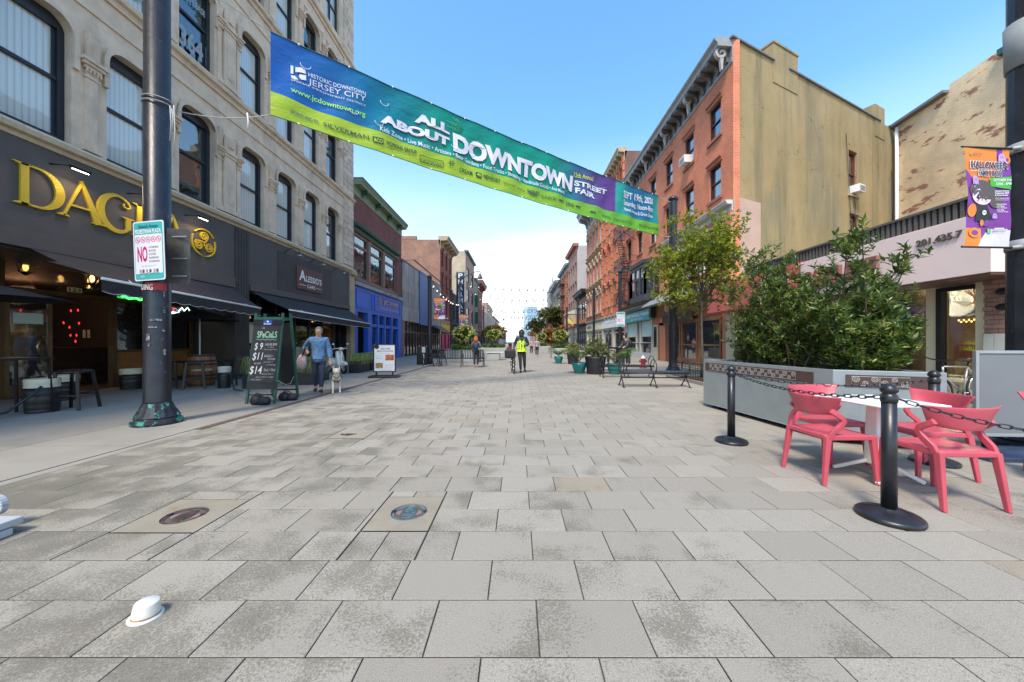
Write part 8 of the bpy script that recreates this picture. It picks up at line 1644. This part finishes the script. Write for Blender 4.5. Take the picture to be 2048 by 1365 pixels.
    for nm in 'RL': hp, kn, an, to = legs[nm]; mb = MB(); d = (to - an); c = (an + to) / 2 + Vector((0, -.005 * s, 0)); mb.ell((0, 0, 0), (.028 * s, .072 * s, .026 * s), 12, 8); mb.v = [(v[0], v[1], max(v[2], -.02 * s)) for v in mb.v]; pitch = math.atan2(to.z - an.z + .027 * s, .085 * s); mb.xf(Matrix.Translation((c.x, c.y, max(c.z - .008 * s, .02 * s))) @ Matrix.Rotation(-pitch, 4, 'X')); mb.build('shoe', shoe, t)
    return t, arms, q
denim = M('washed_denim', (.11, .22, .38), .8, 0, .35, 9, .4, 120, (30, .55, .7, .4), (.35, .45, .55)); navy = M('navy_trousers', (.028, .038, .07), .7, 0, .2, 8); dkcl = M('charcoal_cloth', (.03, .03, .035), .8, 0, .25, 8, .3, 80)
wx_, wy_ = G(637, 786)
t, arms, q = person('woman in a blue denim shirt walking a pale dog, tote bag on her shoulder', (wx_, wy_, 0), R(22), 1.68,
    {'hd': (.006, -.025, .925), 'elR': (-.19, .05, .69), 'wrR': (-.145, -.045, .64), 'elL': (.15, .0, .64), 'wrL': (.165, -.06, .50), 'knR': (-.045, .02, .28), 'anR': (-.05, .10, .07), 'toR': (-.052, .035, .028), 'knL': (.05, -.06, .28), 'anL': (.05, -.10, .055), 'toL': (.055, -.185, .045)}, skinL, denim, navy, M('dark_sneaker', (.05, .035, .03), .6, 0, .3, 30), M('grey_hair', (.17, .15, .13), .7, 0, .3, 40), jacket_len=.44, bulk=1.28)
mb = MB(); mb.tube([Vector((-.07, .05, .80)) * 1.68, Vector((-.115, -.02, .81)) * 1.68, Vector((-.16, -.06, .70)) * 1.68, Vector((-.21, -.02, .56)) * 1.68], [.018, .02, .018, .018], 6); mb.build('bag_strap', M('black_nylon'), t)
for z in (.78, .70, .62, .54): mb = MB(); mb.ell(Vector((.0, -.105, z - .0)) * 1.68, (.008, .004, .008), 6, 4); mb.build('button', navy, t)
mb = MB(); 
for sg in (-1, 1): mb.add([Vector(p) * 1.68 for p in ((sg * .005, -.062, .79), (sg * .055, -.045, .835), (sg * .062, -.075, .80), (sg * .03, -.09, .765))], [(0, 1, 2, 3)])
mb.build('collar', denim, t)
bgx = t.matrix_basis @ Vector((-.235 * 1.68, .0, .40 * 1.68)); tb = thing('tote_bag', tuple(bgx), R(10), 'pink and khaki patterned tote bag on the arm of the woman in denim', 'bag')
mb = MB(); mb.ell((.03, 0, .12), (.12, .06, .2), 14, 10); mb.build('bag', M('pink_floral', (.42, .33, .33), .8, 0, .5, 25), tb); mb = MB(); mb.ell((-.10, .02, .0), (.18, .09, .15), 12, 8); mb.build('lower_bag', M('khaki_print', (.22, .21, .15), .8, 0, .5, 50), tb)
hand = t.matrix_basis @ Vector(arms['L'][3])
# dog
dx, dy = G(673, 787); dogc = M('cream_fur', (.68, .59, .45), .85, 0, .12, 30, .6, 120); dt = thing('dog', (dx, dy, 0), R(27), 'cream coloured dog with a dark harness walking towards the camera', 'dog')
V, E, Rr = [Vector((0, .0, .40))], [], [(.085, .10)]; chainv(V, E, Rr, [(0, .22, .40), (0, .42, .42), (0, .58, .41)], [(.10, .11), (.085, .09), (.075, .08)], 0); chainv(V, E, Rr, [(0, .64, .44), (.06, .74, .36), (.1, .80, .22)], [.028, .02, .010], 3)
chainv(V, E, Rr, [(0, -.07, .47), (0, -.13, .54)], [(.06, .065), (.062, .062)], 0)
for sg, fy in ((-1, -.05), (1, .05)):
    chainv(V, E, Rr, [(sg * .075, .0, .34), (sg * .078, .03 + fy, .20), (sg * .078, -.02 + fy, .09), (sg * .08, -.03 + fy, .035), (sg * .08, -.075 + fy, .02)], [.045, .03, .022, .022, .022], 0); chainv(V, E, Rr, [(sg * .07, .52, .32), (sg * .075, .46, .24), (sg * .075, .60, .14), (sg * .078, .58, .03), (sg * .078, .53, .02)], [.055, .042, .022, .02, .02], 3)
V = [v if isinstance(v, Vector) else Vector(v) for v in V]; bo = skinobj('body', V, E, Rr, dogc, dt, 2)
mb = MB(); mb.ell((0, -.16, .57), (.082, .085, .078), 14, 10); mb.ell((0, -.235, .535), (.04, .06, .038), 12, 8); hd_ = mb.build('head', dogc, dt); mb = MB(); mb.ell((0, -.293, .545), (.017, .012, .013), 8, 6); obj('nose', mb.mesh('nose', blkwood), hd_)
for sg in (-1, 1):
    mb = MB(); mb.ell((sg * .033, -.225, .585), (.010, .008, .010), 8, 6); obj('eye', mb.mesh('eye', blkwood), hd_); mb = MB(); mb.add([(sg * .03, -.13, .63), (sg * .085, -.14, .61), (sg * .075, -.16, .70), (sg * .06, -.11, .625)], [(0, 1, 2), (1, 3, 2), (0, 2, 3)]); obj('ear', mb.mesh('ear', dogc), hd_)
mb = MB(); mb.tube([(.105 * math.cos(a), -.02 + .03 * math.sin(a), .40 + .11 * math.sin(a)) for a in [2 * PI * i / 20 for i in range(20)]], .012, 6, closed=True); mb.tube([(-.07, -.10, .44), (0, -.13, .38), (.07, -.10, .44)], .010, 6); mb.build('harness', M('harness', (.02, .03, .05), .6), dt)
nk = dt.matrix_basis @ Vector((0, .04, .50)); cable('leash', 'pale blue leash from the woman hand to the dog harness', [tuple(hand), tuple((hand + nk) / 2 - Vector((0, 0, .06))), tuple(nk)], .007, M('leash_blue', (.22, .30, .38), .6), 'leash')
cable('leash', 'loose loop of pale leash dangling from the woman hand', [tuple(hand), tuple(hand + Vector((-.12, -.02, -.1))), tuple(hand + Vector((-.10, 0, -.26))), tuple(hand + Vector((.02, 0, -.12))), tuple(hand)], .006, M('leash_blue'), 'leash')
# man with vest
hv = M('hi_vis_yellow', (.58, .85, .01), .6, 0, .05, 5, emit=0); mxx_, myy_ = G(1043, 745.5)
t, arms, q = person('man in a yellow safety vest and dark hood walking a bicycle', (mxx_, myy_, 0), R(2), 1.80, {'elR': (-.16, .05, .66), 'wrR': (-.17, -.03, .60), 'elL': (.165, .01, .66), 'wrL': (.09, -.10, .63), 'knR': (-.03, -.06, .28), 'anR': (-.02, -.03, .05), 'knL': (.07, .0, .28), 'anL': (.08, .08, .08), 'toL': (.085, .0, .03)}, skinD, dkcl, M('black_trousers', (.022, .022, .025), .75, 0, .2, 8, .3, 60), M('black_shoe', (.012, .012, .013), .5), dkcl, 'none', .50, 1.15, hood=dkcl)
V, E, Rr = [Vector((0, .0, .60)) * 1.8], [], [(.20, .175)]; chainv(V, E, Rr, [Vector((0, .005, .71)) * 1.8, Vector((0, .01, .785)) * 1.8], [(.215, .18), (.16, .13)], 0); chainv(V, E, Rr, [Vector((0, 0, .53)) * 1.8], [(.21, .175)], 0); vs = skinobj('vest', V, E, Rr, hv, t, 2, .012)
mb = MB(); 
for z in (1.0, 1.12): mb.tube([(.178 * math.cos(a), .152 * math.sin(a), z) for a in [2 * PI * i / 24 for i in range(24)]], .012, 4, closed=True)
for sg in (-1, 1): mb.tube([(sg * .10, -.135, .95), (sg * .11, -.15, 1.2), (sg * .10, -.12, 1.40)], .016, 4)
mb.build('reflective_tape', M('tape_grey', (.35, .37, .33), .35, .3), t); mb = MB(); mb.add([(-.055, -.15, 1.46), (.055, -.15, 1.46), (0, -.172, 1.22)], [(0, 1, 2)]); mb.add([(-.02, -.16, 1.2), (.02, -.16, 1.2), (.01, -.175, .96), (-.01, -.175, .96)], [(0, 1, 2, 3)]); mb.build('shirt_opening', dkcl, t)
# redhead with backpack, seen from behind
x_, y_ = G(953, 735.5); y_ = 17.75; x_ = -84 / 700 * 17.75
t, arms, q = person('red haired woman with a navy backpack standing at the long bench, back turned', (x_, y_, 0), R(170), 1.58, {'elR': (-.15, -.03, .66), 'wrR': (-.08, -.10, .72), 'elL': (.15, -.03, .66), 'wrL': (.08, -.10, .72)}, skinL, M('olive_jacket', (.16, .145, .10), .8, 0, .2, 6), M('black_trousers'), M('pink_shoe', (.55, .30, .24), .6), M('red_hair', (.33, .10, .035), .6, 0, .4, 30), 'long', .50, 1.1)
mb = MB(); mb.ell(Vector((-.02, .10, .67)) * 1.58, (.14, .09, .21), 14, 10); mb.build('backpack', M('navy_backpack', (.015, .03, .08), .6, 0, .2, 8), t)
# person in black with the bicycle
t, arms, q = person('person in black with a backpack and cap leaning over a bicycle behind the hydrant', (5.85, 18.6, 0), R(-60), 1.66, {'lean': .35, 'elR': (-.12, -.16, .66), 'wrR': (-.10, -.26, .62), 'elL': (.12, -.16, .66), 'wrL': (.10, -.26, .62)}, skinL, M('grey_hoodie', (.06, .06, .065), .8, 0, .2, 6), dkcl, M('black_shoe'), blkwood, 'short', .50, 1.15)
mb = MB(); mb.ell(Vector((0, .06, .70)) * 1.66, (.16, .14, .26), 14, 10); mb.build('backpack', M('black_nylon'), t)
# small far people
for px, py, h_, cm, tm, lb in ((1074, 713.5, 1.62, M('light_grey_top', (.38, .37, .38), .8, 0, .3, 20), dkcl, 'distant person in a light grey top and dark trousers in mid street'), (1133, 716.5, 1.62, M('plaid_coat', (.15, .15, .16), .8, 0, .4, 25), M('beige_legs', (.35, .3, .25), .8), 'distant person in a grey coat by the yellow-green hydrangea'), (1063, 709, 1.6, M('pink_top', (.45, .3, .28), .8), dkcl, 'tiny person in a pale pink top, farthest down the street')):
    x, y = G(px, py); person(lb, (x, y, 0), R(px % 20), h_, {}, skinL, cm, tm, M('pink_shoe'), M('grey_hair'))
# customer inside the pub, from behind
person('customer in a blue shirt standing inside the dark pub doorway', (-12.6, 9.0, 0), R(100), 1.7, {}, skinL, M('blue_shirt', (.10, .20, .42), .8, 0, .1, 6), dkcl, M('black_shoe'), blkwood, bulk=1.2)
# far red vehicle and cafe clutter
t = thing('red_scooter', (-1.0, 40, 0), R(80), 'distant red mobility scooter left of the man in the yellow vest', 'scooter')
for x in (-.45, .45): wheel(t, (x, 0, .2), .18, .05)
mb = MB(); mb.box(-.5, .4, -.25, .25, .3, .45); mb.ell((.3, 0, .6), (.25, .25, .2), 10, 8); mb.tube([(-.5, 0, .4), (-.35, 0, 1.0)], .04, 6); mb.build('body', redp, t, bev=.03); mb = MB(); mb.box(.1, .5, -.22, .22, .7, .78).box(.42, .5, -.22, .22, .78, 1.15); mb.build('saddle', black, t, bev=.03)
for k, (x, y) in enumerate(((3.0, 44), (3.8, 46), (2.6, 49), (4.2, 50), (3.3, 53))):
    t = thing('cafe_set', (x, y, 0), R(k * 25), 'reddish outdoor cafe chair far down the street, %s of the cluster' % ('nearest', 'second', 'middle', 'fourth', 'farthest')[k], 'chair', 'distant reddish cafe chairs'); mb = MB(); mb.box(-.25, .25, -.25, .25, .42, .47); mb.box(-.25, .25, .2, .25, .47, .95); mb.build('seat', M('terracotta_paint', (.34, .12, .08), .6), t)
    for sx in (-.22, .22):
        for sy in (-.22, .22): mb = MB(); mb.box(sx - .02, sx + .02, sy - .02, sy + .02, 0, .42); mb.build('leg', blkwood, t)
